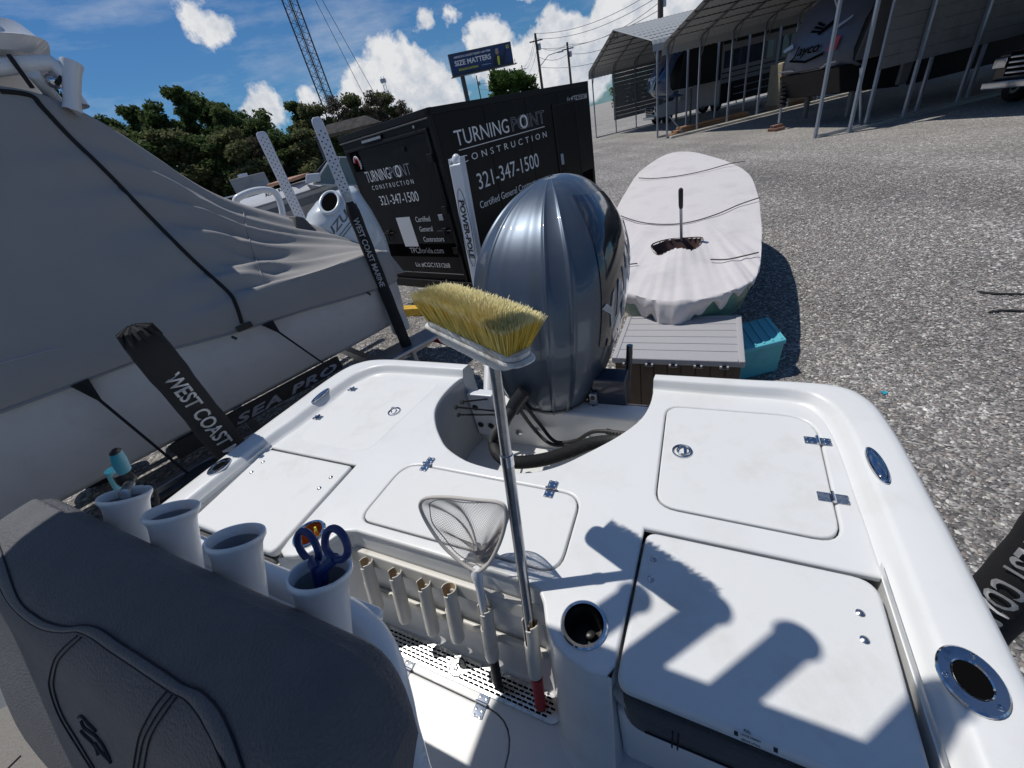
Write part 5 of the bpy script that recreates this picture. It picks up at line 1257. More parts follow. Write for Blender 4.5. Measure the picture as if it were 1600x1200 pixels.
# lettering on the rear door: reads from b large to b small
R2 = -D2
def rt(body, b, z, size, width=None, m='white_letter', **k): return text(body, CT(-.0235, b, z), R2, Z, size, m, rd, width=width, **k)
rt('TURNING', 1.72, 2.035, .215, .62, bold=.0); rt('POINT', 1.10, 2.035, .215, .46, m='faint_letter', bold=-.012)
text('O', CT(-.0240, .965, 2.035), R2, Z, .215, 'white_letter', rd, width=.125, bold=.01)
rt('CONSTRUCTION', 1.66, 1.925, .085, 1.02, spacing=1.75); rt('321-347-1500', 1.58, 1.70, .19, .94)
rt('Certified', .86, 1.42, .105, .33); rt('General', .84, 1.28, .105, .30); rt('Contractors', .82, 1.13, .105, .46)
rt('TPCflorida.com', 1.24, ZB+.455, .125, .80); rt('Lic #CGC1531268', 1.22, ZB+.235, .10, .82)
cbox(-.0255, -.0225, .98, 1.32, 1.06, 1.50, 'white_card', 'white_letter', rd, bevel=0)
# side lettering: reads from a small to a large
def st(body, a, z, size, width=None, m='white_letter', **k): return text(body, CT(a, -.0135, z), D1, Z, size, m, side, width=width, **k)
side = cbox(.05, LEN-.05, -.0125, -.001, ZB+.05, ZT-.09, 'side_panel', 'trailer_black', bevel=0)
st('TURNING', .32, 2.235, .25, 1.18); st('POINT', 1.56, 2.235, .25, .92, m='faint_letter', outline=.012)
text('O', CT(1.785, -.0140, 2.235), D1, Z, .25, 'white_letter', side, width=.22, bold=.015)
MB().box(CT(1.405, -.0145, 2.185), (2.12,.010,.002), (D1, Z, -D2)).build('rule_line', 'white_letter', side)
st('CONSTRUCTION', .36, 2.035, .115, 2.12, spacing=1.75); st('321-347-1500', .55, 1.66, .29, 1.58); st('Certified General Contractors', .50, 1.42, .135, 1.62)
st('Lic #CGC1531268', 3.28, 2.44, .105, .72)
for a_ in (1.0, 2.0, 2.95): cbox(a_, a_+.006, -.0145, -.0125, ZB+.06, ZT-.10, 'panel_seam', 'hole_dark', side, bevel=0)
# side door
sd = cbox(2.78, 3.52, -.022, -.010, ZB+.12, ZT-.28, 'side_door', 'trailer_black_panel')
for (a0, a1, z0, z1) in ((2.745,2.78,ZB+.10,ZT-.245),(3.52,3.555,ZB+.10,ZT-.245),(2.745,3.555,ZT-.28,ZT-.245)): cbox(a0, a1, -.028, -.010, z0, z1, 'door_trim', 'trailer_trim', sd)
cbox(2.83, 2.92, -.034, -.020, 1.55, 1.72, 'paddle_latch', 'silver_letter', sd); cbox(2.83, 2.90, -.05, -.02, 1.36, 1.44, 'door_lock', 'trailer_trim', sd)
cbox(3.56, 4.0, -.0145, -.012, ZB+.42, ZB+.78, 'repaired_patch', 'hole_dark', side, bevel=0)
for a_ in (1.75, 2.60):
    MB().lathe(CT(a_, .05, .34), -D2, [(.0001,-.02),(.18,-.02),(.2,.0),(.33,.0),(.34,-.05),(.33,-.2),(.2,-.2)], 28).build('wheel', 'tyre', ct)
cbox(1.25, 3.1, -.22, .0, .70, .74, 'fender', 'trailer_trim')
cbox(.2, LEN+1.2, .9, 1.0, ZB-.14, ZB, 'frame_rail', 'trailer_trim'); cbox(-.1, -.02, .3, .45, ZB-.10, ZB-.06, 'tail_light', 'silver_letter')
for a_ in (.1, 3.9): cbox(a_, a_+.08, .02, .12, 0, ZB, 'jack_stand', 'trailer_trim')

# ================================================================== COVERED DINGHY
dg = thing('covered_dinghy', 'small green dinghy under a tight white cover with an oar handle poking through', 'dinghy', B(-.3, 5.3, .3))
def dzp(v): return .86+.105*(v-3.9)
def at_dz(px, py, lift=0.):
    r = ray(px, py); rv = r[:2]@AY; ru = r[:2]@AX; t = (.86-.105*3.9-H+lift)/(r[2]-.105*rv); return ru*t, rv*t
outl = [at_dz(*q) for q in [(1078,237),(1040,242),(1000,268),(978,300),(962,330),(951,372),(946,405),(950,432),(968,452),(1003,466),(1045,472),(1090,468),(1135,458),(1170,444),(1186,420),(1190,380),(1189,340),(1184,303),(1168,270),(1130,250)]]
OL = smoothline(outl, 18, closed=True); n = len(OL); cc = (-.33, 5.9)
rows = []; thick = []
for s in list(np.linspace(.02, 1, 96)):
    r = []
    for k, (u, v) in enumerate(OL):
        uu = cc[0]+(u-cc[0])*s; vv = cc[1]+(v-cc[1])*s; a = k/n*2*math.pi
        z = dzp(vv)+.030*(1-s*s)-.022*math.sin(s*9)*0
        ridge = .05*math.exp(-((uu+.27)/.16)**2)*math.exp(-((vv-4.15)/.32)**2)
        wr = 0
        if vv < 5.6: fz = mnoise.noise(Vector((a*3.1, s*1.5, 2.0)))+.6*mnoise.noise(Vector((a*9.5, s*2.0, 5.0))); wr = .020*fz*s**2*max(0, min(1, (5.4-vv)/1.3))+.012*mnoise.noise(Vector((uu*5, vv*2.2, 1)))*max(0, min(1, (6.2-vv)/1.5))
        wr += .0035*mnoise.noise(Vector((uu*3, vv*3, 0)))
        r.append(B(uu, vv, z+ridge+wr))
    rows.append(r)
# hem: folds get deeper at the near end
for j, f in enumerate(np.linspace(0, 1, 12)[1:]):
    r = []
    for k, (u, v) in enumerate(OL):
        k_ = k; kq = k/n*190.0; near = max(0, (4.35-v)/.6); near = min(1, near); drop = .09+.03*math.sin(kq*.4)+near*(.07+.04*math.sin(kq*.9)+.20*math.exp(-((u+.25)/.20)**2)-.10*min(1,abs(u+.27)/.6)); 
        fl_ = near*(.050*mnoise.noise(Vector((kq*.22, f*.5, 0)))+.030*mnoise.noise(Vector((kq*.55, f*.8, 4))))*f**.6+.05*near*f*math.exp(-((u+.27)/.13)**2)
        du, dv = u-cc[0], v-cc[1]; L = math.hypot(du, dv); bul = .018*math.sin(min(1, f*1.4)*math.pi)-.05*f+fl_
        r.append(B(u+du/L*bul, v+dv/L*bul, dzp(v)-.004-drop*f))
    rows.append(r)
# the torn opening at the near end
hole = [at_dz(*q, .04) for q in [(1017,382),(1040,373),(1072,370),(1098,370),(1092,383),(1081,393),(1055,390),(1028,397)]]
def inhole(u, v):
    c = False; j = len(hole)-1
    for i in range(len(hole)):
        if (hole[i][1] > v) != (hole[j][1] > v) and u < (hole[j][0]-hole[i][0])*(v-hole[i][1])/(hole[j][1]-hole[i][1])+hole[i][0]: c = not c
        j = i
    return c
mb = MB(); nr = len(rows); V = [v for r in rows for v in r]; F = []
for i in range(nr-1):
    for k in range(n):
        c = (Vector(rows[i][k])+Vector(rows[i][(k+1) % n])+Vector(rows[i+1][k])+Vector(rows[i+1][(k+1) % n]))/4; u = c.x*AX[0]+c.y*AX[1]; v = c.x*AY[0]+c.y*AY[1]
        if i < 95 and inhole(u, v): continue
        F.append((i*n+k, i*n+(k+1) % n, (i+1)*n+(k+1) % n, (i+1)*n+k))
V.append(B(cc[0], cc[1], dzp(cc[1])+.03)); F += [(len(V)-1, k, (k+1) % n) for k in range(n)]
cvr = mesh('cover', V, F, 'cover_white', dg, angle=80)
HB = [B(u, v, dzp(v)+.035) for u, v in smoothline(hole, 4, closed=True)]
hb = MB(); hc0 = sum(h[0] for h in hole)/8; hc1 = sum(h[1] for h in hole)/8; low = [B(hc0+(u-hc0)*.75, hc1+(v-hc1)*.7, dzp(v)-.16) for u, v in smoothline(hole, 4, closed=True)]
hb.grid([HB, low], closed=True); hb.poly(low); hb.build('opening', 'cover_brown', dg)
for pts in ([(998,279),(1020,280),(1060,276),(1100,268),(1140,257),(1165,253)], [(962,335),(985,344),(1010,350),(1045,352),(1080,348),(1120,336),(1155,321),(1187,310)], [(958,413),(975,415),(996,413)], [(1110,407),(1135,407),(1160,402),(1185,396)]):
    Q = []
    for p in smoothline(pts, 6):
        r = ray(*p); rv = r[:2]@AY; t = (.86-.105*3.9-H+.03)/(r[2]-.105*rv); Q.append((r[0]*t, r[1]*t, H+r[2]*t+.010))
    MB().tube(Q, .0065, 6).build('cover_seam', 'seam_dark', cvr)
# hull
rows = []
for f, ins in ((0,.03),(.25,.05),(.6,.10),(.85,.2),(1,.4)):
    rows.append([B(u+(cc[0]-u)*ins, v+(cc[1]-v)*ins*.55, dzp(v)-.03-(dzp(v)-.36)*f) for u, v in OL[::6]])
g = MB().grid(rows, closed=True); g.poly(rows[-1]); g.build('hull', 'hull_green', dg, angle=60)
OV = .45; MB().tube([B(-.262,4.20+OV,.88), B(-.272,4.10+OV,1.30)], .015, 10).build('oar_shaft', 'galvanised', dg)
oa = MB().tube([B(-.271,4.105+OV,1.29), B(-.273,4.095+OV,1.32), B(-.276,4.07+OV,1.465), B(-.276,4.065+OV,1.48)], [.018,.022,.023,.014], 14).build('oar_grip', 'black_rubber', dg)
MB().tube([B(-.27,3.95,.0), B(-.27,3.95,.65)], .045, 12).build('trailer_jack', 'galvanised', dg)
MB().box(B(-.29,4.6,.28), (.10,1.8,.10), ((AX[0],AX[1],0),(AY[0],AY[1],0),(0,0,1))).build('trailer_beam', 'galvanised', dg)
MB().tube([B(.38,4.12,.78), B(.40,4.10,.68), B(.20,3.95,.60), B(.02,3.86,.54)], .008, 6).build('tie_cord', 'thread', dg)
for s_ in (-1, 1):
    MB().lathe(Vector(B(-.33+s_*.62,6.0,.25)), Vector(B(s_,0,0)), [(.0001,0),(.12,0),(.13,.02),(.24,.03),(.25,.08),(.24,.14),(.12,.15)], 24).build('wheel', 'tyre', dg)

# ================================================================== DECK BOX and COOLER
bx0 = thing('deck_box', 'brown plastic deck box with pale grey slatted lid behind the outboard', 'storage box', B(-.18, 3.15, 0))
BXA = ((AX[0],AX[1],0),(AY[0],AY[1],0),(0,0,1))
def bpt(px, py, z): return at_z(px, py, z)
zl_ = .60
c4 = [Vector(at_z(*q, zl_)) for q in ((960,557),(1166,570),(1167,495),(962,489))]
# squared lid from the survey
u0, u1, v0, v1 = -.66, .292, 2.77, 3.52
nsl = 6
for i in range(nsl):
    a = v0+.035+(v1-v0-.07)*i/nsl; b = v0+.035+(v1-v0-.07)*(i+1)/nsl
    MB().box(B((u0+u1)/2-.0, (a+b)/2, zl_-.016), (u1-u0-.08, b-a-.007, .022), BXA).build('slat', 'box_lid', bx0, bevel=.003)
lid = MB().box(B((u0+u1)/2, (v0+v1)/2, zl_-.032), (u1-u0, v1-v0, .04), BXA).build('lid', 'box_lid', bx0, bevel=.008)
for (uu, vv, dx, dy) in ((u0+.022,(v0+v1)/2,.044,v1-v0),(u1-.022,(v0+v1)/2,.044,v1-v0),((u0+u1)/2,v0+.018,u1-u0-.088,.036),((u0+u1)/2,v1-.018,u1-u0-.088,.036)):
    MB().box(B(uu, vv, zl_-.013), (dx, dy, .030), BXA).build('lid_rim', 'box_lid', lid, bevel=.008)
for i in range(5):
    uu = u0+.12+i*.175; MB().box(B(uu, v0-.008, zl_-.05), (.06,.022,.02), BXA).build('hinge', 'box_lid', bx0, bevel=.003)
    MB().box(B(uu, v0-.012, zl_-.045), (.03,.024,.010), BXA).build('hinge_slot', 'black_plastic', bx0)
npn = 9
MB().box(B((u0+u1)/2,(v0+v1)/2,.28), (u1-u0-.05,v1-v0-.06,.53), BXA).build('body', 'box_brown', bx0, bevel=.01)
for i in range(npn):
    w_ = (u1-u0-.04)/npn; uc = u0+.02+w_*(i+.5)
    MB().box(B(uc, v0+.026, .275), (w_-.006,.02,.53), BXA).build('plank', 'box_brown', bx0, bevel=.003)
MB().box(B((u0+u1)/2, v0+.02, .035), (u1-u0-.02,.03,.05), BXA).build('base_trim', 'box_brown', bx0, bevel=.004)

tcq = thing('teal_box', 'turquoise plastic box with fluted lid, tucked beside the brown deck box', 'box', at_z(1200,585,0))
cA, cB, cC, cD = [Vector(at_z(*q, 0)) for q in ((1219,577),(1168,590),(1110,545),(1195,540))]
TT = .34
A_ = Vector(at_z(1230,530,TT)); Bq = Vector(at_z(1167,546,TT)); Cq = Vector(at_z(1165,500,TT)); Dq = Vector(at_z(1201,494,TT))
ex = (A_-Bq).normalized(); Bq = A_-ex*.55; Dq2 = Dq; ey = (Dq-A_); Cq = Bq+ey
low = [A_, Bq, Cq, Dq2]; cn = sum(low, Vector())/4
lowv = [cn+(p-cn)*.90-Vector((0,0,TT)) for p in low]; topv = [cn+(p-cn)*.97-Vector((0,0,.03)) for p in low]
MB().hexa(lowv+topv).build('body', 'teal_cooler', tcq, bevel=.02)
MB().hexa([p-Vector((0,0,.045)) for p in low]+[Vector(p) for p in low]).build('lid', 'teal_cooler_lid', tcq, bevel=.012)
for i in range(7):
    a_ = low[1].lerp(low[0], (i+.5)/7); b_ = low[2].lerp(low[3], (i+.5)/7)
    MB().tube([a_.lerp(b_,.05)+Vector((0,0,.002)), a_.lerp(b_,.95)+Vector((0,0,.002))], .012, 6, flat=.5).build('flute', 'teal_cooler_lid', tcq)
MB().tube([A_+Vector((0,0,-.03))-ex*.02+ey*.12, A_+Vector((0,0,-.05))+ex*.01+ey*.14, A_+Vector((0,0,-.05))+ex*.01+ey*.22], .009, 8).build('handle', 'black_plastic', tcq)

# yellow timber wheel stop
a = Vector(at_z(628,492,0)); b = Vector(at_z(690,489,0)); d = (b-a).normalized(); a = a-d*.5; b = b+d*.5
MB().box((a+b)/2+Vector((0,0,.07)), ((b-a).length,.16,.14), (d, Vector((0,0,1)).cross(d), (0,0,1))).build('parking_stop', 'yellow_paint', None, bevel=.012, label='yellow painted beam lying on the gravel behind the brush', cat='parking stop')
# fallen sticks, cord and litter
MB().tube(smoothline([at_z(1527,456,.01), at_z(1560,459,.015), at_z(1605,460,.01)], 6), .012, 6).build('stick', 'black_rubber', None, label='thin dark stick lying on the open gravel, the upper of two at right', cat='stick')
MB().tube(smoothline([at_z(1545,488,.01), at_z(1575,485,.015), at_z(1605,487,.01)], 6), .011, 6).build('stick', 'black_rubber', None, label='thin dark stick lying on the open gravel, the lower of two at right', cat='stick')
q = Vector(at_z(1382,614,.008)); MB().poly([q+Vector((-.02,-.015,0)), q+Vector((.025,-.01,.006)), q+Vector((.02,.02,.002)), q+Vector((-.015,.022,.008))]).build('litter', 'teal', None, label='scrap of light blue plastic on the gravel near the right gunwale', cat='litter', smooth=False)

# ================================================================== CARPORTS
YA, YB = 13.35, 23.7
def W(x, y, z): return (x, y, z)
def carport(name, label, y0, y1, x0, bays, bay, eave, peak, doublepost=False, wallside=None, group='open steel carports'):
    t = thing(name, label, 'carport', (x0, (y0+y1)/2, 0), group); ym = (y0+y1)/2; L = bays*bay
    # roof panels, corrugated: two slopes with rolled eaves
    for sgn, nm in ((1, 0), (-1, 1)):
        ye = y1 if sgn > 0 else y0; rows = []
        nx = int(L/.12)
        prof_ = [(ye, eave-.28), (ye-.02*sgn, eave+.02), (ye-.16*sgn, eave+.20)]+[(ye-.16*sgn+(ym-ye+.16*sgn)*f, eave+.20+(peak-eave-.20)*f) for f in np.linspace(0, 1, 4)[1:]]
        for (y, z) in prof_: rows.append([W(x0-.25+(L+.5)*k/nx, y, z+(.012 if k % 2 else -.012)) for k in range(nx+1)])
        o = MB().grid(rows).build('roof_panel', 'roof_white', t, smooth=False)
        so2 = o.modifiers.new('s', 'SOLIDIFY'); so2.thickness = .012
    for i in range(bays+1):
        x = x0+i*bay
        for off in ([-.12, .12] if doublepost else [0]):
            for ye, sg in ((y0, 1), (y1, -1)):
                MB().box(W(x+off*.6, ye+off*.5+sg*.06, eave/2), (.075, .075, eave)).build('post', 'post_steel', t)
        # bow with knee brace
        for ye, sg in ((y0, 1), (y1, -1)):
            MB().tube([W(x, ye+sg*.07, eave-.35), W(x, ye+sg*.08, eave-.02), W(x, ye+sg*.26, eave+.13), W(x, ym, peak-.07)], .035, 6).build('rafter', 'frame_steel', t)
            MB().tube([W(x, ye+sg*.08, eave-.75), W(x, ye+sg*.75, eave+.22)], .025, 6).build('knee_brace', 'frame_steel', t)
        if i in (0, bays): MB().tube([W(x, ym-1.4, peak-.45), W(x, ym+1.4, peak-.45)], .025, 6).tube([W(x, ym, peak-.45), W(x, ym, peak-.05)], .025, 6).build('gable_brace', 'frame_steel', t)
    for sg in (1, -1):
        for f in np.linspace(.12, .95, 7):
            ye = y1 if sg > 0 else y0; y = ye+(ym-ye)*f; z = eave+.20+(peak-eave-.2)*f-.035
            MB().box(W(x0+L/2, y, z), (L+.3, .05, .03)).build('purlin', 'frame_steel', t)
    if wallside is not None:
        for (ye, z0, z1, xa, xb) in wallside:
            n_ = max(2, int((z1-z0)/.26))
            for i in range(n_):
                za = z0+(z1-z0)*i/n_; zb_ = z0+(z1-z0)*(i+1)/n_
                MB().hexa([W(xa, ye-.01, za), W(xb, ye-.01, za), W(xb, ye+.012, za), W(xa, ye+.012, za), W(xa, ye-.01, zb_-.01), W(xb, ye-.01, zb_-.01), W(xb, ye+.002, zb_-.01), W(xa, ye+.002, zb_-.01)]).build('siding_panel', 'panel_beige', t)
    MB().box(W(x0+L/2, y0, .04), (L, .12, .08)).build('base_rail', 'galvanised', t); MB().box(W(x0+L/2, y1, .04), (L, .12, .08)).build('base_rail', 'galvanised', t)
    return t
carport('carport', 'leftmost open gabled carport, sheltering the navy-nosed camper and white pickup', 24.95, 36.2, 11.35, 9, 1.65, 4.15, 5.75, wallside=[(36.2, .9, 4.1, 12.9, 26)])
carport('carport', 'middle open carport with bright posts over the dark-fronted camper', YA, YB, 11.25, 10, 1.65, 3.83, 5.15, wallside=None)
carport('carport', 'rightmost open carport with doubled posts sheltering the black pickup', 2.4, 13.05, 12.0, 9, 1.7, 3.83, 5.2, wallside=[(13.1, 1.45, 3.75, 12.6, 27)])
MB().box(W(18.0, 23.15, .05), (13.6,.22,.10)).build('kerb', 'concrete_kerb', None, bevel=.01, label='pale concrete strip on the ground along the left posts of the middle carport', cat='kerb', raw=False)

# ================================================================== CAMPERS
def rvcap(t, xs, y0, y1, secs, m):
    # nose: rows of (x, z) from top to chin, rounded at both sides
    rows = []
    for (x, z, ch) in secs:
        rows.append([W(x+ch*1.0, y0, z), W(x+ch*.35, y0+ch*.35, z), W(x, y0+ch, z), W(x-.05, (y0+y1)/2, z), W(x, y1-ch, z), W(x+ch*.35, y1-ch*.35, z), W(x+ch, y1, z)])
    return MB().grid(rows).build('front_cap', m, t, angle=60)
rb = thing('camper', 'fifth-wheel camper with navy nose cap and black window band in the left carport', 'camper', (18, 29.0, 0), 'campers parked under the carports')
y0, y1 = 27.2, 29.8
MB().hexa([W(13.6,y0,2.0), W(16.2,y0,1.95), W(16.2,y1,1.95), W(13.6,y1,2.0), W(14.0,y0,3.95), W(16.2,y0,3.95), W(16.2,y1,3.95), W(14.0,y1,3.95)]).build('overhang', 'rv_black', rb, bevel=.05)
MB().box(W(21.6,(y0+y1)/2,2.35), (11,y1-y0,3.2)).build('body', 'rv_grey', rb, bevel=.06)
rvcap(rb, 0, y0+.15, y1-.1, [(13.75,3.9,.35),(13.15,3.4,.4),(12.7,2.75,.45),(12.75,2.15,.45),(13.1,1.85,.4),(13.8,1.65,.3)], 'rv_navy')
MB().poly([W(12.93,27.75,3.25), W(12.62,28.0,2.75), W(12.64,28.5,2.2), W(12.7,29.3,2.2), W(12.62,29.3,2.8), W(12.98,28.6,3.35)]).build('decal', 'rv_navy', rb, smooth=False)
text('BRINKLEY', W(12.62,29.1,2.75), (0,-1,0), (.25,0,1), .22, 'white_letter', rb, bold=.02, width=1.0)
def sidepanel(x0, x1, z0, z1, m, nm, parent=rb, y=y0, sk=0): MB().hexa([W(x0,y-.02,z0), W(x1,y-.02,z0), W(x1,y,z0), W(x0,y,z0), W(x0+sk,y-.02,z1), W(x1+sk,y-.02,z1), W(x1+sk,y,z1), W(x0+sk,y,z1)]).build(nm, m, parent)
sidepanel(16.3,19.2,2.45,3.25,'glass_dark','window'); sidepanel(19.4,22.0,2.35,3.3,'glass_dark','window'); sidepanel(24.0,27.0,2.0,3.4,'glass_dark','window')
sidepanel(16.2,27,1.95,2.0,'rv_black','stripe'); sidepanel(16.2,27,2.2,2.26,'rv_black','stripe'); sidepanel(16.2,27,.75,1.75,'rv_black','lower_panel'); sidepanel(16.2,27,3.55,3.7,'rv_black','awning')
MB().tube([W(17,y0-.04,1.45), W(20.5,y0-.04,1.45)], .02, 6).tube([W(17,y0-.04,1.1), W(19.5,y0-.04,1.1)], .02, 6).build('trim_line', 'silver_letter', rb)
for x in (20.8, 21.8): MB().lathe(W(x,y0-.05,.38), (0,1,0), [(.0001,0),(.2,0),(.36,0),(.38,.05),(.38,.22)], 20).build('wheel', 'tyre', rb)
for x, y in ((14.6,27.6),(14.6,29.4)): MB().tube([W(x,y,0), W(x,y,1.9)], .07, 8).build('landing_leg', 'frame_steel', rb)
# second, dark-fronted camper in the middle carport
rj = thing('camper', 'fifth-wheel camper with slate nose, bird emblem and red sticker in the middle carport', 'camper', (17, 15.8, 0), 'campers parked under the carports')
y0, y1 = 14.35, 17.15
MB().box(W(20.2,(y0+y1)/2,2.3), (11.2,y1-y0,3.0)).build('body', 'rv_light', rj, bevel=.06)
MB().hexa([W(12.9,y0,1.75), W(14.9,y0,1.7), W(14.9,y1,1.7), W(12.9,y1,1.75), W(13.5,y0,3.75), W(14.9,y0,3.75), W(14.9,y1,3.75), W(13.5,y1,3.75)]).build('overhang', 'rv_light', rj, bevel=.05)
cap = rvcap(rj, 0, y0-.02, y1+.02, [(13.5,3.72,.3),(12.95,3.35,.35),(12.55,2.75,.4),(12.35,2.1,.42),(12.4,1.8,.42),(12.9,1.62,.3)], 'rv_slate')
MB().hexa([W(12.7,y0+.1,1.0), W(14.8,y0+.1,.75), W(14.8,y1-.1,.75), W(12.7,y1-.1,1.0), W(12.45,y0+.05,1.72), W(14.8,y0+.05,1.72), W(14.8,y1-.05,1.72), W(12.45,y1-.05,1.72)]).build('pin_box_housing', 'rv_black', rj, bevel=.03)
def onc(y, z): # cap surface x
    return float(np.interp(z, [1.62,1.8,2.1,2.75,3.35,3.72], [12.9,12.4,12.35,12.55,12.95,13.5]))-.08
def cpoly(P, m, nm): MB().poly([W(onc(y,z)-.0, y, z) for y, z in P]).build(nm, m, rj, smooth=False)
text('Jayco', W(onc(0,2.25)-.02, 16.3, 2.25), (0,-1,0), (.3,0,1), .38, 'hole_dark', rj, bold=.02, width=1.15, shear=.15)
# stylised bird: three wing bars and a body
for k in range(3): cpoly([(15.95-.05*k,2.80+.09*k),(15.45,2.72+.07*k),(15.42,2.76+.07*k),(15.9-.05*k,2.85+.09*k)], 'hole_dark', 'emblem')
cpoly([(15.50,2.66),(15.15,2.80),(15.02,2.95),(15.12,2.98),(15.30,2.88),(15.55,2.72)], 'hole_dark', 'emblem')
cpoly([(16.45,2.12),(15.7,2.0),(14.95,2.12),(14.95,2.20),(15.7,2.06),(16.45,2.18)], 'hole_dark', 'swoosh')
cpoly([(17.0,1.86),(16.4,1.84),(16.0,1.72),(15.2,1.72),(14.8,1.84),(14.4,1.86),(14.4,1.89),(14.8,1.88),(15.2,1.76),(16.0,1.76),(16.4,1.88),(17.0,1.9)], 'silver_letter', 'pinstripe')
cpoly([(17.0,2.5),(16.6,2.62),(16.5,2.5),(16.9,2.42)], 'silver_letter', 'chevron'); cpoly([(14.95,2.75),(14.4,2.95),(14.4,2.88),(14.75,2.72)], 'silver_letter', 'chevron')
cpoly([(14.85,2.18),(14.50,2.18),(14.50,2.52),(14.85,2.52)], 'red_paint', 'red_sticker')
for (x0_, x1_, z0_, z1_, m_) in ((14.2,15.6,2.2,2.9,'glass_dark'),(14.9,25,.75,1.65,'rv_black'),(16.5,19,2.3,3.1,'glass_dark'),(14.0,25,1.68,1.74,'rv_black')):
    MB().hexa([W(x0_,y0-.02,z0_), W(x1_,y0-.02,z0_), W(x1_,y0,z0_), W(x0_,y0,z0_), W(x0_+.1,y0-.02,z1_), W(x1_+.1,y0-.02,z1_), W(x1_+.1,y0,z1_), W(x0_+.1,y0,z1_)]).build('window' if m_ == 'glass_dark' else 'stripe', m_, rj)
for y in (y0+.5, y1-.35): MB().tube([W(13.5,y,.2), W(13.5,y,1.5)], .09, 8).build('landing_leg', 'frame_steel', rj)
hx_ = MB()
for i in range(7): hx_.lathe(W(12.62,16.95,.75+i*.13), (0,0,1), [(.10,0),(.14,.03),(.14,.09),(.10,.12)], 14)
hx_.build('hitch_spring', 'black_plastic', rj); MB().tube([W(12.6,16.98,.24), W(12.6,16.98,.8)], .045, 8).build('jack', 'galvanised', rj)
for x in (19.5, 20.5): MB().lathe(W(x,y0-.03,.38), (0,1,0), [(.0001,0),(.2,0),(.36,0),(.38,.05),(.38,.22)], 20).build('wheel', 'tyre', rj)
# cinder blocks under the jack
for i, (dx, dy, dz) in enumerate(((0,0,0),(0,-.24,0),(.02,-.10,.10))):
    g = MB(); c_ = Vector((12.5+dx, 17.06+dy, .05+dz))
    g.box(c_+Vector((0,0,.045)), (.40,.20,.018)).box(c_-Vector((0,0,.045)), (.40,.20,.018))
    for k in (-.09, 0, .09): g.box(c_+Vector((0,k,0)), (.40,.02,.072))
    g.build('cinder_block', 'brick_red', None, bevel=.003, label=['reddish cinder block under the camper jack, lower left', 'reddish cinder block under the camper jack, lower right', 'reddish cinder block lying across the other two under the camper jack'][i], cat='cinder block', group='cinder blocks under the camper jack')

def pickup(name, label, x, y, L, Wd, m, white=False, dark=False):
    t = thing(name, label, 'pickup truck', (x+L/2, y, 0)); h0, h1, h2 = .45, 1.25, 1.95
    MB().hexa([W(x+.1,y-Wd/2,h0), W(x+L,y-Wd/2,h0), W(x+L,y+Wd/2,h0), W(x+.1,y+Wd/2,h0), W(x+.05,y-Wd/2+.05,h1), W(x+L,y-Wd/2+.05,h1+.05), W(x+L,y+Wd/2-.05,h1+.05), W(x+.05,y+Wd/2-.05,h1)]).build('body', m, t, bevel=.08, seg=3)
    MB().hexa([W(x+1.35,y-Wd/2+.1,h1), W(x+3.9,y-Wd/2+.1,h1), W(x+3.9,y+Wd/2-.1,h1), W(x+1.35,y+Wd/2-.1,h1), W(x+2.05,y-Wd/2+.28,h2), W(x+3.7,y-Wd/2+.28,h2), W(x+3.7,y+Wd/2-.28,h2), W(x+2.05,y+Wd/2-.28,h2)]).build('cab', m, t, bevel=.06)
    MB().hexa([W(x+1.40,y-Wd/2+.2,h1+.08), W(x+1.42,y-Wd/2+.2,h1+.08), W(x+1.42,y+Wd/2-.2,h1+.08), W(x+1.40,y+Wd/2-.2,h1+.08), W(x+1.94,y-Wd/2+.33,h2-.08), W(x+1.97,y-Wd/2+.33,h2-.08), W(x+1.97,y+Wd/2-.33,h2-.08), W(x+1.94,y+Wd/2-.33,h2-.08)]).build('windscreen', 'glass_dark', t)
    for s_ in (-1, 1):
        for x_ in (x+.95, x+L-1.1): 
            MB().lathe(W(x_,y+s_*(Wd/2-.22),.4), (0,s_,0), [(.0001,.2),(.2,.2),(.24,.17),(.38,.2),(.40,.15),(.40,0)], 24).build('wheel', 'tyre', t)
            MB().lathe(W(x_,y+s_*(Wd/2-.015),.4), (0,s_,0), [(.0001,.0),(.06,.0),(.2,-.01),(.22,.01)], 12).build('rim', 'galvanised', t)
        MB().box(W(x+.02,y+s_*(Wd/2-.2),1.02), (.12,.30,.24)).build('headlight', 'chrome', t, bevel=.03)
        MB().box(W(x+1.75,y+s_*(Wd/2+.12),1.38), (.12,.2,.26)).build('mirror', m, t, bevel=.03)
    for i in range(4): MB().box(W(x-.0,y,.80+i*.11), (.10,Wd-.85,.05)).build('grille_bar', 'chrome', t, bevel=.01)
    MB().box(W(x+.03,y,.97), (.06,Wd-.75,.50)).build('grille', 'hole_dark', t)
    MB().box(W(x-.04,y,.55), (.16,Wd-.02,.18)).build('bumper', 'chrome', t, bevel=.03)
    rws = [[W(x-.065,y+math.cos(a)*.17*s_,.97+math.sin(a)*.07*s_) for a in np.linspace(0, 2*math.pi, 25)[:-1]] for s_ in (1, .02)]
    bd_ = MB().grid(rws, closed=True).build('badge', 'rv_navy', t)
    text('Ford', W(x-.075,y+.11,.945), (0,-1,0), (0,0,1), .10, 'white_letter', bd_, shear=.3, width=.22)
    return t
pickup('pickup_truck', 'white pickup truck under the left carport, nose towards the gravel', 15.0, 34.4, 5.8, 2.0, 'truck_white')
pickup('pickup_truck', 'black pickup truck with chrome grille bars in the dark of the rightmost carport', 14.6, 10.7, 5.9, 2.1, 'truck_black')
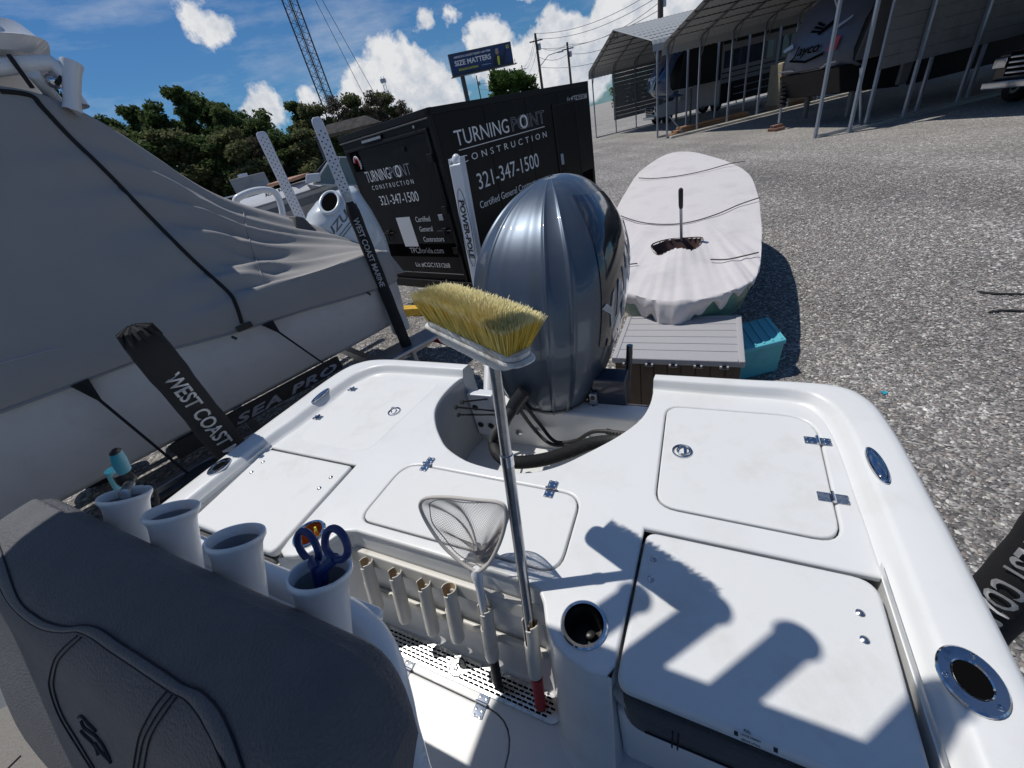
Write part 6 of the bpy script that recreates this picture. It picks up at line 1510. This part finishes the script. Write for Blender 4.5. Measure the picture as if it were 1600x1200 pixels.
# tan canvas covered crate, lumber
cv = thing('covered_crate', 'tan tarp-covered crate between the campers', 'crate', (18.3, 24.6, 0))
MB().box(W(18.6,24.45,1.15), (2.1,1.0,1.9)).build('tarp', 'tan_canvas', cv, bevel=.08, seg=3)
for k in range(5): MB().tube([W(17.5,23.95,2.05-.42*k), W(19.7,23.93,2.03-.42*k)], .012, 6).build('tie_cord', 'seam_dark', cv)
MB().box(W(18.6,24.45,.12), (2.0,.9,.16)).build('pallet', 'lumber', cv)
lg = thing('lumber_stack', 'low stack of reddish boards lying behind the carport posts', 'lumber', (13.8, 24.2, 0))
for i in range(3):
    for k in range(4): MB().box(W(13.9+.1*i,24.1+.16*k,.05+.11*i), (4.4-.35*i,.14,.09)).build('board', 'lumber', lg, bevel=.006)
MB().tube([W(11.35,23.6,1.0), W(12.05,23.3,.02)], .035, 6).build('stake', 'post_steel', None, label='slanting pale steel brace leaning on the corner post of the middle carport', cat='brace')
MB().tube([W(12.2,13.3,1.6), W(12.9,13.6,.02)], .03, 6).build('stake', 'post_steel', None, label='slanting pale brace at the foot of the doubled corner posts', cat='brace')

# ================================================================== BILLBOARD, TOWER, POLES
bb_ = thing('billboard', 'dark blue SIZE MATTERS billboard on a single column above the black trailer', 'billboard', at_z(730,400,0) if False else (at_d(728,140,118)[0], at_d(728,140,118)[1], 0))
P00 = Vector(at_d(709,118,118)); P10 = Vector(at_d(801,97,122)); P01 = Vector(at_d(708,85,118)); P11 = Vector(at_d(798,67,122))
zb_, zt_ = (P00.z+P10.z)/2, (P01.z+P11.z)/2; P00.z = P10.z = zb_; P01.x, P01.y = P00.x, P00.y; P11.x, P11.y = P10.x, P10.y; P01.z = P11.z = zt_
bxr = (P10-P00).normalized(); bn = bxr.cross(Vector((0,0,1))); bw = (P10-P00).length; bh = zt_-zb_
if bn.dot(Vector((0,0,0))-P00) < 0: bn = -bn
cb = (P00+P11)/2
MB().box(cb-bn*.35, (bw+.5, .7, bh+.5), (bxr, bn, (0,0,1))).build('frame', 'billboard_frame', bb_)
pn = MB().box(cb+bn*.04, (bw, .06, bh), (bxr, bn, (0,0,1))).build('panel', 'billboard_blue', bb_)
def bt(body, fx, fz, s, w, m, **k): text(body, P00+bxr*bw*fx+Vector((0,0,bh*fz))+bn*.09, bxr, (0,0,1), s, m, pn, width=w*bw, depth=.02, **k)
bt('SIZE MATTERS', .055, .42, bh*.36, .60, 'white_letter', bold=.03); bt("AMERICA'S LARGEST INJURY LAW FIRM", .06, .80, bh*.14, .60, 'white_letter', bold=.02)
bt('MORGAN & MORGAN', .10, .14, bh*.17, .32, 'yellow_letter', bold=.02); bt('ForThePeople.com', .48, .17, bh*.08, .15, 'white_letter')
def bp(P, m, nm, l=.10): MB().poly([P00+bxr*bw*a+Vector((0,0,bh*b))+bn*l for a, b in P]).build(nm, m, pn, smooth=False)
bp([(.67,.02),(.68,.35),(.72,.50),(.765,.55),(.81,.50),(.85,.38),(.90,.75),(.93,.73),(.89,.28),(.86,.02)], 'suit', 'portrait', .10); bp([(.75,.02),(.755,.45),(.775,.50),(.79,.45),(.785,.02)], 'yellow_letter', 'portrait', .12)
bp([(.765+.028*math.cos(a), .68+.13*math.sin(a)) for a in np.linspace(0, 6.283, 17)[:-1]], 'skin', 'portrait', .12); bp([(.735,.72),(.74,.84),(.765,.88),(.79,.84),(.797,.72),(.785,.79),(.75,.79)], 'grey_hair', 'portrait', .14)
bp([(.93,.76),(.97,.76),(.97,.92),(.93,.92)], 'yellow_letter', 'logo_square', .11); bp([(.94,.79),(.96,.79),(.96,.89),(.94,.89)], 'billboard_blue', 'logo_square', .13)
MB().box(cb+Vector((0,0,-bh/2-.45))+bn*.5, (bw+1.4, 1.6, .12), (bxr, bn, (0,0,1))).build('catwalk', 'billboard_frame', bb_)
for f in (-.42,-.15,.15,.42): MB().tube([cb+bxr*bw*f+Vector((0,0,-bh/2-.4))+bn*.3, cb+bxr*bw*f+Vector((0,0,-bh/2-.7))+bn*2.1, cb+bxr*bw*f+Vector((0,0,-bh/2-.3))+bn*2.2], .07, 5).build('lamp_arm', 'billboard_frame', bb_)
for f in (-.5,.5): MB().box(cb+bxr*(bw*f+.5*f)+Vector((0,0,-bh/2-.1))+bn*1.0, (.12,.12,1.0)).build('railing', 'billboard_frame', bb_)
pc = Vector(at_d(727,140,120)); MB().tube([(pc.x,pc.y,0), (pc.x,pc.y,zb_)], .55, 14).build('column', 'billboard_frame', bb_)

tw = thing('radio_tower', 'tall dark lattice radio tower rising out of the trees', 'tower', at_z(10,10,0) if False else (*at_d(505,120,105)[:2], 0))
c1 = Vector((*at_d(505,140,105)[:2], 0)); rdir = Vector((c1.y, -c1.x, 0)).normalized(); fdir = Vector((c1.x, c1.y, 0)).normalized()
legs = [c1-rdir*1.25, c1+rdir*1.25, c1+fdir*1.6]
HT = 46; g = MB()
for l_ in legs: MB().tube([l_, l_+Vector((0,0,HT))], .14, 6).build('tower_leg', 'tower_steel', tw)
for i in range(23):
    z = i*2
    for a in range(3):
        p, q = legs[a], legs[(a+1) % 3]; g.tube([p+Vector((0,0,z)), q+Vector((0,0,z+1))], .045, 4); g.tube([q+Vector((0,0,z+1)), p+Vector((0,0,z+2))], .045, 4)
g.build('tower_lattice', 'tower_steel', tw)
g = MB()
for k in range(3): g.tube([c1+rdir*(.3*k-.3)+Vector((0,0,4)), c1+rdir*(.3*k-.3)+Vector((0,0,HT))], .05, 5)
g.build('feed_cable', 'wire', tw)
for k, dx in enumerate((11, 14)): MB().tube([c1+rdir*1.0+Vector((0,0,HT)), c1+rdir*dx*.8+Vector((0,0,6+k))], .05, 5).build('guy_wire', 'wire', tw)
rt_ = thing('radio_tower', 'thin distant lattice mast in front of the white clouds', 'tower', (*at_d(605,150,210)[:2], 0))
c2 = Vector((*at_d(606,150,210)[:2], 0)); zt2 = at_d(598,119,210)[2]; g = MB(); rd2 = Vector((c2.y,-c2.x,0)).normalized()
for s_ in (-.7,.7): g.tube([c2+rd2*s_, c2+rd2*s_*.7+Vector((0,0,zt2))], .11, 5)
for i in range(int(zt2/1.8)): g.tube([c2+rd2*.7*(1 if i%2 else -1)+Vector((0,0,i*1.8)), c2+rd2*.7*(-1 if i%2 else 1)+Vector((0,0,i*1.8+1.8))], .06, 4)
g.build('mast', 'galvanised', rt_)
MB().box(c2+Vector((0,0,zt2-1.5)), (2.2,2.2,1.2)).box(c2+Vector((0,0,zt2-6)), (1.6,1.6,.8)).build('antenna_rack', 'galvanised', rt_)

def pole(label, px, py, D, arm=False, r=.17, cross=True, z=None):
    p = at_d(px, py, D); t = thing('utility_pole', label, 'utility pole', (p[0], p[1], 0), 'utility poles beyond the yard'); zt = z or p[2]
    MB().tube([(p[0],p[1],0), (p[0],p[1],zt)], [r*1.2, r*.8], 8).build('pole', 'wood_pole', t)
    if cross: MB().box((p[0],p[1],zt-.7), (1.6,.12,.12)).build('cross_arm', 'wood_pole', t)
    if arm:
        MB().tube([(p[0],p[1],zt-3.2), (p[0]+1.3,p[1],zt-2.3), (p[0]+2.6,p[1],zt-2.2)], .05, 6).build('lamp_arm', 'galvanised', t); MB().box((p[0]+2.8,p[1],zt-2.25), (.7,.3,.14)).build('lamp_head', 'galvanised', t, bevel=.04)
    MB().lathe((p[0]+.3,p[1],zt-1.6), (0,0,1), [(.0001,0),(.2,0),(.2,.6),(.0001,.6)], 10).build('transformer', 'galvanised', t)
    return Vector((p[0], p[1], zt))
q1 = pole('wooden utility pole with a curved lamp arm right of the billboard', 836, 52, 62, True)
q2 = pole('shorter wooden utility pole left of the leftmost carport roof', 886, 66, 70)
q3 = pole('thick wooden utility pole sticking up behind the carport roofs', 1032, -28, 48, r=.28, cross=False)
q4 = pole('small distant utility pole between the billboard and the lamp pole', 815, 102, 110, r=.14); q5 = pole('thin distant utility pole beside the billboard column', 744, 118, 95, cross=False, r=.12)
wi = thing('overhead_wires', 'overhead wires strung between the utility poles', 'wires', (q1.x, q1.y, 0))
def wire(a, b, sag=1.0): MB().tube([a.lerp(b, f)+Vector((0,0,-sag*4*f*(1-f))) for f in np.linspace(0, 1, 14)], .022, 4).build('wire', 'wire', wi)
for dz in (0,-.5,-1.4,-3.2): wire(q1+Vector((0,0,dz)), q3+Vector((0,0,dz-.3)), .8); wire(q1+Vector((0,0,dz)), q4+Vector((0,0,dz)), 1.2); 
for dz in (-.2,-1.2): wire(q2+Vector((0,0,dz)), q3+Vector((0,0,dz-1)), .8); wire(q4+Vector((0,0,dz)), q5+Vector((0,0,dz-1)), 1); wire(q2+Vector((0,0,dz)), q1+Vector((0,0,dz-1)), .5)

# ================================================================== TREES
def leafcloud(blobs, nleaf, size, seed, flat=.75):
    r = np.random.default_rng(seed); V = []; wts = np.array([b[3]**2 for b in blobs]); wts = wts/wts.sum()
    idx = r.choice(len(blobs), nleaf, p=wts); Bc = np.array([b[:3] for b in blobs])[idx]; Rr = np.array([b[3] for b in blobs])[idx]
    d = r.normal(size=(nleaf, 3)); d /= np.linalg.norm(d, axis=1)[:,None]; rad = Rr*(r.random(nleaf)**.42)*(1+.25*r.normal(size=nleaf)*.5)
    c = Bc+d*rad[:,None]*np.array([1,1,flat])
    a = r.normal(size=(nleaf,3)); a /= np.linalg.norm(a, axis=1)[:,None]; b = np.cross(a, r.normal(size=(nleaf,3))); b /= np.linalg.norm(b, axis=1)[:,None]
    s = size*(.55+.9*r.random(nleaf))[:,None]
    P = np.stack([c-a*s, c+b*s*.55, c+a*s, c-b*s*.55], 1)
    return P.reshape(-1,3), np.arange(nleaf*4).reshape(-1,4)
def treeproto(name, seed, h, spread, leaf, nl, kind, size=.22):
    r = random.Random(seed); t = bpy.data.objects.new(name, None); C.objects.link(t)
    tk = MB(); base = [Vector((0,0,0))]; x = y = 0; n = 8; tops = []
    lean = (r.uniform(-.05,.05), r.uniform(-.05,.05)); P = [Vector((lean[0]*h*f+math.sin(f*5+seed)*.12, lean[1]*h*f, h*.93*f)) for f in np.linspace(0, 1, 9)]
    tk.tube(P, [h*.016*(1-.8*f)+.03 for f in np.linspace(0, 1, 9)], 8); blobs = []
    nb_ = 13 if kind != 'pine' else 15
    for i in range(nb_):
        f = r.uniform(.38 if kind == 'pine' else .22, .98); i0 = f*8; p = P[int(i0)].lerp(P[min(8, int(i0)+1)], i0-int(i0)); a = r.uniform(0, 6.283)
        L = spread*(1.15-f*.75)*r.uniform(.5, 1.1); e = p+Vector((math.cos(a)*L, math.sin(a)*L, L*r.uniform(.15,.55)))
        tk.tube([p, p.lerp(e,.5)+Vector((0,0,-.05*L)), e], [h*.006*(1.2-f)+.015, h*.004+.01, .012], 5)
        for q_ in (.55, .8, 1.0): 
            c_ = p.lerp(e, q_); blobs.append((c_.x+r.uniform(-.3,.3), c_.y+r.uniform(-.3,.3), c_.z+r.uniform(-.1,.4), (.45 if kind == 'bare' else r.uniform(.55,1.05))*spread*.30))
        e2 = p+Vector((math.cos(a+1)*L*.7, math.sin(a+1)*L*.7, L*.5)); tk.tube([p.lerp(e,.3), e2], [.03,.012], 4); blobs.append((e2.x, e2.y, e2.z, spread*.20))
    blobs.append((P[-1].x, P[-1].y, P[-1].z, spread*.28))
    if kind == 'round': blobs += [(r.uniform(-.5,.5)*spread, r.uniform(-.5,.5)*spread, h*r.uniform(.15,.6), spread*.34) for _ in range(9)]
    tk.build('trunk', 'bark', t)
    V_, F_ = leafcloud(blobs, nl, size, seed); me = bpy.data.meshes.new('crown'); me.from_pydata(V_.tolist(), [], F_.tolist()); me.materials.append(MT[leaf])
    o = bpy.data.objects.new('crown', me); o.parent = t; C.objects.link(o); return t
protos = [treeproto('pine_tree', 3, 13, 3.4, 'leaf_dark', 15000, 'pine', .19), treeproto('oak_tree', 5, 11, 4.0, 'leaf_dark', 18000, 'round', .20), treeproto('oak_tree', 8, 9.5, 3.6, 'leaf_olive', 15000, 'round', .19), treeproto('bare_tree', 13, 10, 3.2, 'leaf_bare', 5000, 'bare', .12), treeproto('pine_tree', 21, 14, 3.0, 'leaf_dark', 13000, 'pine', .18), treeproto('oak_tree', 34, 8, 3.6, 'leaf_bright', 15000, 'round', .18)]
used = [False]*6
def tree(k, px, py_top, D, label, group='trees of the wood behind the yard', wide=1.0):
    p = at_d(px, py_top, D); base = at_d(px, py_top, D); hh = [13,11,9.5,10,14,8][k]; s = p[2]/hh/.97; rz = random.uniform(0, 6.28)
    if not used[k]: used[k] = True; o = protos[k]; o.location = (p[0], p[1], -.05); o.rotation_euler = (0,0,rz); o.scale = (s*wide, s*wide, s)
    else: o = dup(protos[k], None, (p[0], p[1], -.05), (0,0,rz), scale=(s*wide, s*wide, s))
    o['label'] = label; o['category'] = 'tree'; o['group'] = group
L1 = [(0,158,182,62,'leaning pine at the left end of the treeline, its crown over the canvas slope'),(4,205,168,66,'thin-topped pine second from the left in the treeline'),(0,232,160,60,'broad dark pine with drooping boughs left of the tallest tree'),(4,275,138,62,'tallest pine of the treeline with sky showing through its boughs'),(1,302,150,66,'dense dark tree just right of the tallest pine'),(0,340,168,60,'flat-topped pine in the middle of the treeline'),(1,375,178,64,'round dark tree below the small white cloud'),(1,405,176,60,'dark tree behind the left perforated post'),(4,458,160,64,'airy tree standing above its neighbours left of the radio tower'),(2,488,170,60,'olive tree behind the taller perforated post'),(3,515,150,62,'nearly bare tree around the foot of the radio tower'),(2,545,156,66,'olive tree right of the radio tower'),(3,578,143,64,'nearly bare grey-brown tree above the black trailer door'),(2,600,152,70,'pale olive tree under the thin distant mast'),(3,622,158,68,'small bare tree at the right end of the wood'),
      (5,785,117,88,'bright green round tree right of the billboard column'),(5,812,118,92,'smaller green tree beside the lamp pole'),(4,-10,48,58,'olive-green tree tip above the white hardtop at the left edge')]
for k, px, py, D, lab in L1: tree(k, px, py, D, lab)
i = 0
ULAB = ["low tree at the far left of the wood's front row, beside the canvas slope", 'low tree left of the broad dark pine in the front row', 'olive understorey tree below the tallest pine', "dark understorey tree right of the tallest pine's foot", 'olive understorey tree below the middle of the treeline', 'grey bare shrubby tree behind the left perforated post', 'dark understorey tree between the two perforated posts', 'olive understorey tree left of the radio tower foot', 'dark understorey tree behind the runabout windscreen', "lowest tree half hidden by the canvas slope at the wood's left end"]
for ui, (px, py, D, k) in enumerate([(180,215,56,2),(215,212,54,1),(262,212,54,2),(310,215,54,1),(352,212,53,2),(392,214,54,3),(430,205,55,1),(470,208,54,2),(508,200,56,1),(150,230,52,1)]):
    tree(k, px, py, D, ULAB[ui], 'understorey trees along the edge of the wood', 1.35)
# the far wood closes the horizon
def farwood():
    r = np.random.default_rng(4); blobs = []
    for k in range(170):
        a = math.radians(-75+k*.42) if k < 130 else math.radians(-62+k*.42); D = 82+r.uniform(-6,10)
        if k >= 130: a = math.radians(20+(k-130)*.9); D = 150
        h = r.uniform(5,9) if k < 120 else r.uniform(4,6)
        x, y = math.sin(a)*D, math.cos(a)*D
        for z in np.arange(1.0, h, 1.6): blobs.append((x+r.uniform(-1.5,1.5), y+r.uniform(-1.5,1.5), z, 1.9))
    V_, F_ = leafcloud(blobs, 90000, .36, 9); me = bpy.data.meshes.new('far_wood'); me.from_pydata(V_.tolist(), [], F_.tolist()); me.materials.append(MT['leaf_dark'])
    o = bpy.data.objects.new('far_wood', me); finish(o, None, 'dark mass of the wood closing the horizon behind the individual trees', 'wood', None, 'stuff')
farwood()

# ================================================================== THINGS PARKED FAR LEFT
fb = thing('runabout_boat', 'white runabout with blue-tinted windscreen and grey stripe parked beyond the covered boat', 'boat', at_d(500,300,13))
def F_(px, py, D=13.): return Vector(at_d(px, py, D))
bowp = F_(390,322,12.5); sternp = F_(570,300,15.5); bd_ = (sternp-bowp); bd_.z = 0; BL = bd_.length; bd_ = bd_.normalized(); bs_ = Vector((-bd_.y, bd_.x, 0)); bs_ = bs_ if bs_.y > 0 else -bs_
z1_ = at_d(440,305,13.3)[2]
def RB(a, b, z): return Vector((bowp.x, bowp.y, 0))+bd_*a+bs_*b+Vector((0,0,z))
zs0 = F_(390,318,12.5).z; zs1 = F_(540,266,15).z
rows = []
for f in np.linspace(0, 1, 16):
    a = f*BL*1.15; hw = 1.1*min(1, (f*2.2+.02))**.5; zt_ = zs0+(zs1-zs0)*f
    rows.append([RB(a,1.1-hw+min(.62,hw),zt_+.08), RB(a,1.1-hw+min(.25,hw*.4),zt_+.0), RB(a,1.1-hw,zt_-.14), RB(a,1.1-hw*.94,zt_-.45), RB(a,1.1-hw*.6,zt_-.8), RB(a,1.1,zt_-.95), RB(a,1.1+hw*.9,zt_-.45), RB(a,1.1+hw,zt_)])
g = MB().grid(rows); g.poly(rows[-1]); g.grid([[r[0] for r in rows], [r[-1]+Vector((0,0,.02)) for r in rows]]); g.build('hull', 'hull_white', fb, angle=40)
MB().grid([[RB(f*BL*1.15, 1.1-1.1*min(1,(f*2.2+.02))**.5-.015+.02, zs0+(zs1-zs0)*f-dz) for f in np.linspace(.12, 1, 14)] for dz in (.30,.48)]).build('grey_stripe', 'car_grey', fb)
MB().tube([RB(f*BL*1.15, 1.1-1.1*min(1,(f*2.2+.02))**.5-.03, zs0+(zs1-zs0)*f-.17) for f in np.linspace(0, 1, 14)], .014, 6).build('rub_rail', 'car_grey', fb)
text('AUBA RE', RB(BL*.20,.36,zs0+.03), bd_*1.0+Vector((0,0,.08))-bs_*.28, (0,0,1), .11, 'black_letter', fb, bold=.03, width=.55, depth=.01)
w0, w1, w2, w3 = F_(490,288,13.6), F_(560,290,14.6), F_(552,246,14.6), F_(518,245,13.9)
ws = MB().hexa([w0, w1, w1+bs_*.03, w0+bs_*.03, w3, w2, w2+bs_*.03, w3+bs_*.03]).build('windscreen', 'glass_blue', fb)
MB().tube([w0, w3, w2, w1, w0], .022, 6).tube([w0.lerp(w1,.45), w3.lerp(w2,.35)], .018, 6).build('windscreen_frame', 'powder_white', fb)
MB().tube([F_(483,283,13.6), F_(512,250,14.2)], .03, 6).build('grab_rail', 'black_plastic', fb)
MB().hexa([F_(476,284,13.5)+Vector((0,0,-.05)), F_(500,280,13.5)+Vector((0,0,-.05)), F_(500,280,14.2)+Vector((0,0,-.05)), F_(476,284,14.2)+Vector((0,0,-.05)), F_(478,272,13.5), F_(500,270,13.5), F_(500,270,14.2), F_(478,272,14.2)]).build('seat_back', 'powder_white', fb, bevel=.03)
MB().hexa([RB(BL*.45,.35,zs0+.22), RB(BL*.62,.35,zs0+.26), RB(BL*.62,1.4,zs0+.26), RB(BL*.45,1.4,zs0+.22), RB(BL*.45,.35,zs0+.30), RB(BL*.62,.35,zs0+.34), RB(BL*.62,1.4,zs0+.34), RB(BL*.45,1.4,zs0+.30)]).build('seat', 'wood_seat', fb, bevel=.02)
MB().box(RB(BL*.5,1.1,.35), (BL*.9,1.0,.10), (bd_, bs_, (0,0,1))).build('trailer_frame', 'galvanised', fb)
for a_ in (.4,.55): MB().lathe(RB(BL*a_,.1,.33), -bs_, [(.0001,0),(.2,0),(.32,.0),(.33,-.05),(.33,-.2)], 20).build('wheel', 'tyre', fb)

def farbox(name, label, cat, px0, pxt, px1, pyb, D, depth, m, extra=None):
    a = Vector(at_d(px0, pyb, D)); b = Vector(at_d(px1, pyb, D)); zt = at_d((px0+px1)/2, pxt, D)[2]; x = (b-a); x.z = 0; L = x.length; x = x.normalized(); y = Vector((-x.y, x.x, 0)); y = y if y.dot(a) > 0 else -y
    t = thing(name, label, cat, (a.x, a.y, 0)); c = Vector((a.x, a.y, 0))+x*L/2+y*depth/2
    MB().box(c+Vector((0,0,(zt+.5)/2)), (L, depth, zt-.5), (x, y, (0,0,1))).build('body', m, t, bevel=.03)
    return t, a, x, y, L, zt
t_, a_, x_, y_, L_, zt_ = farbox('enclosed_trailer', 'pale grey enclosed trailer standing against the trees left of the perforated post', 'trailer', 368, 272, 428, 300, 34, 3.0, 'shed_grey')
MB().box(Vector((a_.x,a_.y,zt_*.58))+x_*L_*.72-y_*.02, (L_*.30,.04,zt_*.5), (x_, y_, (0,0,1))).build('door', 'hull_grey', t_); MB().box(Vector((a_.x,a_.y,zt_+.1))+x_*L_*.4+y_*1.2, (.6,.6,.2), (x_, y_, (0,0,1))).build('roof_vent', 'powder_white', t_)
for f in (.3,.42): MB().lathe(Vector((a_.x,a_.y,.36))+x_*L_*f-y_*.02, -y_, [(.0001,0),(.2,0),(.34,0),(.36,-.06),(.36,-.2)], 18).build('wheel', 'tyre', t_)
# old van / pickup with ladder rack
def farcar(label, cat, px, py, D, L, m, yaw, name='parked_car', rack=False, tall=1.0):
    p = at_d(px, py, D); t = thing(name, label, cat, (p[0], p[1], 0)); R_ = Matrix.Rotation(yaw, 3, 'Z')
    def q(x, y, z): v = R_ @ Vector((x, y, z)); return (p[0]+v.x, p[1]+v.y, v.z)
    MB().hexa([q(-L/2,-.9,.4), q(L/2,-.9,.4), q(L/2,.9,.4), q(-L/2,.9,.4), q(-L/2+.05,-.85,1.05*tall), q(L/2-.05,-.85,1.05*tall), q(L/2-.05,.85,1.05*tall), q(-L/2+.05,.85,1.05*tall)]).build('body', m, t, bevel=.08)
    MB().hexa([q(-L*.30,-.82,1.0*tall), q(L*.22,-.82,1.0*tall), q(L*.22,.82,1.0*tall), q(-L*.30,.82,1.0*tall), q(-L*.20,-.66,1.62*tall), q(L*.10,-.66,1.62*tall), q(L*.10,.66,1.62*tall), q(-L*.20,.66,1.62*tall)]).build('cab', m, t, bevel=.05)
    for s_ in (-1, 1):
        MB().hexa([q(-L*.27,s_*.80,1.06*tall), q(L*.18,s_*.80,1.06*tall), q(L*.18,s_*.84,1.06*tall), q(-L*.27,s_*.84,1.06*tall), q(-L*.20,s_*.68,1.52*tall), q(L*.09,s_*.68,1.52*tall), q(L*.09,s_*.73,1.52*tall), q(-L*.20,s_*.73,1.52*tall)]).build('side_window', 'glass_dark', t)
        for x in (-L*.31, L*.31): MB().lathe(q(x,s_*.75,.34), R_ @ Vector((0,s_,0)), [(.0001,.16),(.2,.16),(.32,.16),(.34,.1),(.34,-.05)], 18).build('wheel', 'tyre', t)
    if rack:
        for z in (1.9*tall,): MB().tube([q(-L*.45,-.7,z), q(L*.45,-.7,z)], .04, 6).tube([q(-L*.45,.7,z), q(L*.45,.7,z)], .04, 6).tube([q(-L*.4,-.7,z-.9), q(-L*.4,-.7,z)], .04, 6).tube([q(L*.4,-.7,z-.9), q(L*.4,-.7,z)], .04, 6).build('ladder_rack', 'powder_white', t)
    return t
farcar('dark grey work truck with a pale ladder rack, half hidden by the canvas slope', 'truck', 338, 285, 27, 5.2, 'car_grey', .5, 'parked_truck', rack=True, tall=1.15)
farcar('grey parked car nose-on beyond the canvas slope', 'car', 358, 300, 22, 4.4, 'shed_grey', 1.0, tall=1.0)
farcar('pale small car parked at the treeline right of the left perforated post', 'car', 468, 258, 44, 4.4, 'truck_white', .2)
farcar('dark car parked at the treeline between the two perforated posts', 'car', 482, 258, 48, 4.4, 'truck_black', .8)
kb = thing('small_boat', 'small white and red open boat on a trailer before the grey enclosed trailer', 'boat', (*at_d(374,300,24)[:2], 0))
c_ = Vector((*at_d(374,300,24)[:2], 0)); rows = []
for f in np.linspace(0, 1, 12): 
    hw = .8*math.sin(min(1, f*1.6+.05)*math.pi/2); x = -2.2+4.4*f; rows.append([c_+Vector((x,-hw,1.25+.2*(1-f))), c_+Vector((x,-hw*.8,.85)), c_+Vector((x,0,.65)), c_+Vector((x,hw*.8,.85)), c_+Vector((x,hw,1.25+.2*(1-f)))])
g = MB().grid(rows); g.poly(rows[-1]); g.build('hull', 'hull_grey', kb); MB().box(c_+Vector((.3,-.1,1.45)), (1.8,.9,.18), ((.98,.2,0),(-.2,.98,0),(0,0,1))).build('canvas', 'red_paint', kb, bevel=.05)
MB().tube([c_+Vector((-.8,-.6,1.3)), c_+Vector((-.8,-.6,1.9)), c_+Vector((1.2,-.6,1.9))], .04, 6).build('rail', 'powder_white', kb)
MB().box(c_+Vector((0,0,.4)), (4.0,1.0,.1)).build('trailer_frame', 'galvanised', kb)
tl = thing('open_trailer_load', 'open trailer heaped with tan and brown odds and ends', 'trailer', (*at_d(405,300,26)[:2], 0)); c_ = Vector((*at_d(405,300,26)[:2], 0))
MB().box(c_+Vector((0,0,.6)), (4.6,1.8,.14)).build('bed', 'galvanised', tl); g = MB()
for k in range(26): g.box(c_+Vector((random.uniform(-2,2), random.uniform(-.7,.7), .8+random.random()*.55)), (random.uniform(.2,.8), random.uniform(.2,.6), random.uniform(.15,.5)), tuple(tuple(r) for r in Matrix.Rotation(random.random()*3, 3, 'Z')))
g.build('load', 'tan_load', tl)
for x in (-.5,.5): MB().lathe(c_+Vector((x,-.95,.34)), (0,-1,0), [(.0001,0),(.2,0),(.32,0),(.34,-.05),(.34,-.2)], 18).build('wheel', 'tyre', tl)
for i, (px, py, D, l_) in enumerate([(440,282,30,'small white boat hull behind the left perforated post, left of it'), (462,270,33,'small white boat with a grey windscreen near the treeline between the posts')]):
    c_ = Vector((*at_d(px, py, D)[:2], 0)); t = thing('small_boat', l_, 'boat', c_); rows = []
    for f in np.linspace(0, 1, 12):
        hw = .95*math.sin(min(1, f*1.6+.05)*math.pi/2); x = -2.6+5.2*f; rows.append([c_+Vector((x,-hw,1.35+.25*(1-f))), c_+Vector((x,-hw*.8,.9)), c_+Vector((x,0,.65)), c_+Vector((x,hw*.8,.9)), c_+Vector((x,hw,1.35+.25*(1-f)))])
    g = MB().grid(rows); g.poly(rows[-1]); g.build('hull', 'hull_white', t); MB().grid([[r[0] for r in rows], [r[-1]+Vector((0,0,.01)) for r in rows]]).build('deck', 'powder_white', t)
    MB().hexa([c_+Vector((-.3,-.6,1.4)), c_+Vector((1.0,-.6,1.4)), c_+Vector((1.0,.6,1.4)), c_+Vector((-.3,.6,1.4)), c_+Vector((.3,-.5,2.0)), c_+Vector((.9,-.5,2.0)), c_+Vector((.9,.5,2.0)), c_+Vector((.3,.5,2.0))]).build('windscreen', 'glass_dark', t)
    MB().box(c_+Vector((0,0,.4)), (4.4,1.0,.1)).build('trailer_frame', 'galvanised', t)
cn = thing('dark_canopy', 'low dark canopy roof showing over the black trailer at its left corner', 'canopy', (*at_d(548,196,24)[:2], 0)); c_ = Vector((*at_d(548,196,24)[:2], 0)); zz_ = at_d(548,194,24)[2]
MB().hexa([c_+Vector((-1.6,-1.2,zz_-.25)), c_+Vector((1.5,-1.2,zz_-.25)), c_+Vector((1.5,1.2,zz_-.25)), c_+Vector((-1.6,1.2,zz_-.25)), c_+Vector((-.9,-.7,zz_+.15)), c_+Vector((.9,-.7,zz_+.15)), c_+Vector((.9,.7,zz_+.15)), c_+Vector((-.9,.7,zz_+.15))]).build('roof', 'black_fabric', cn)
for sx_, sy_ in ((-1.5,-1.1),(1.4,-1.1),(-1.5,1.1),(1.4,1.1)): MB().tube([c_+Vector((sx_,sy_,0)), c_+Vector((sx_,sy_,zz_-.2))], .04, 6).build('leg', 'frame_steel', cn)
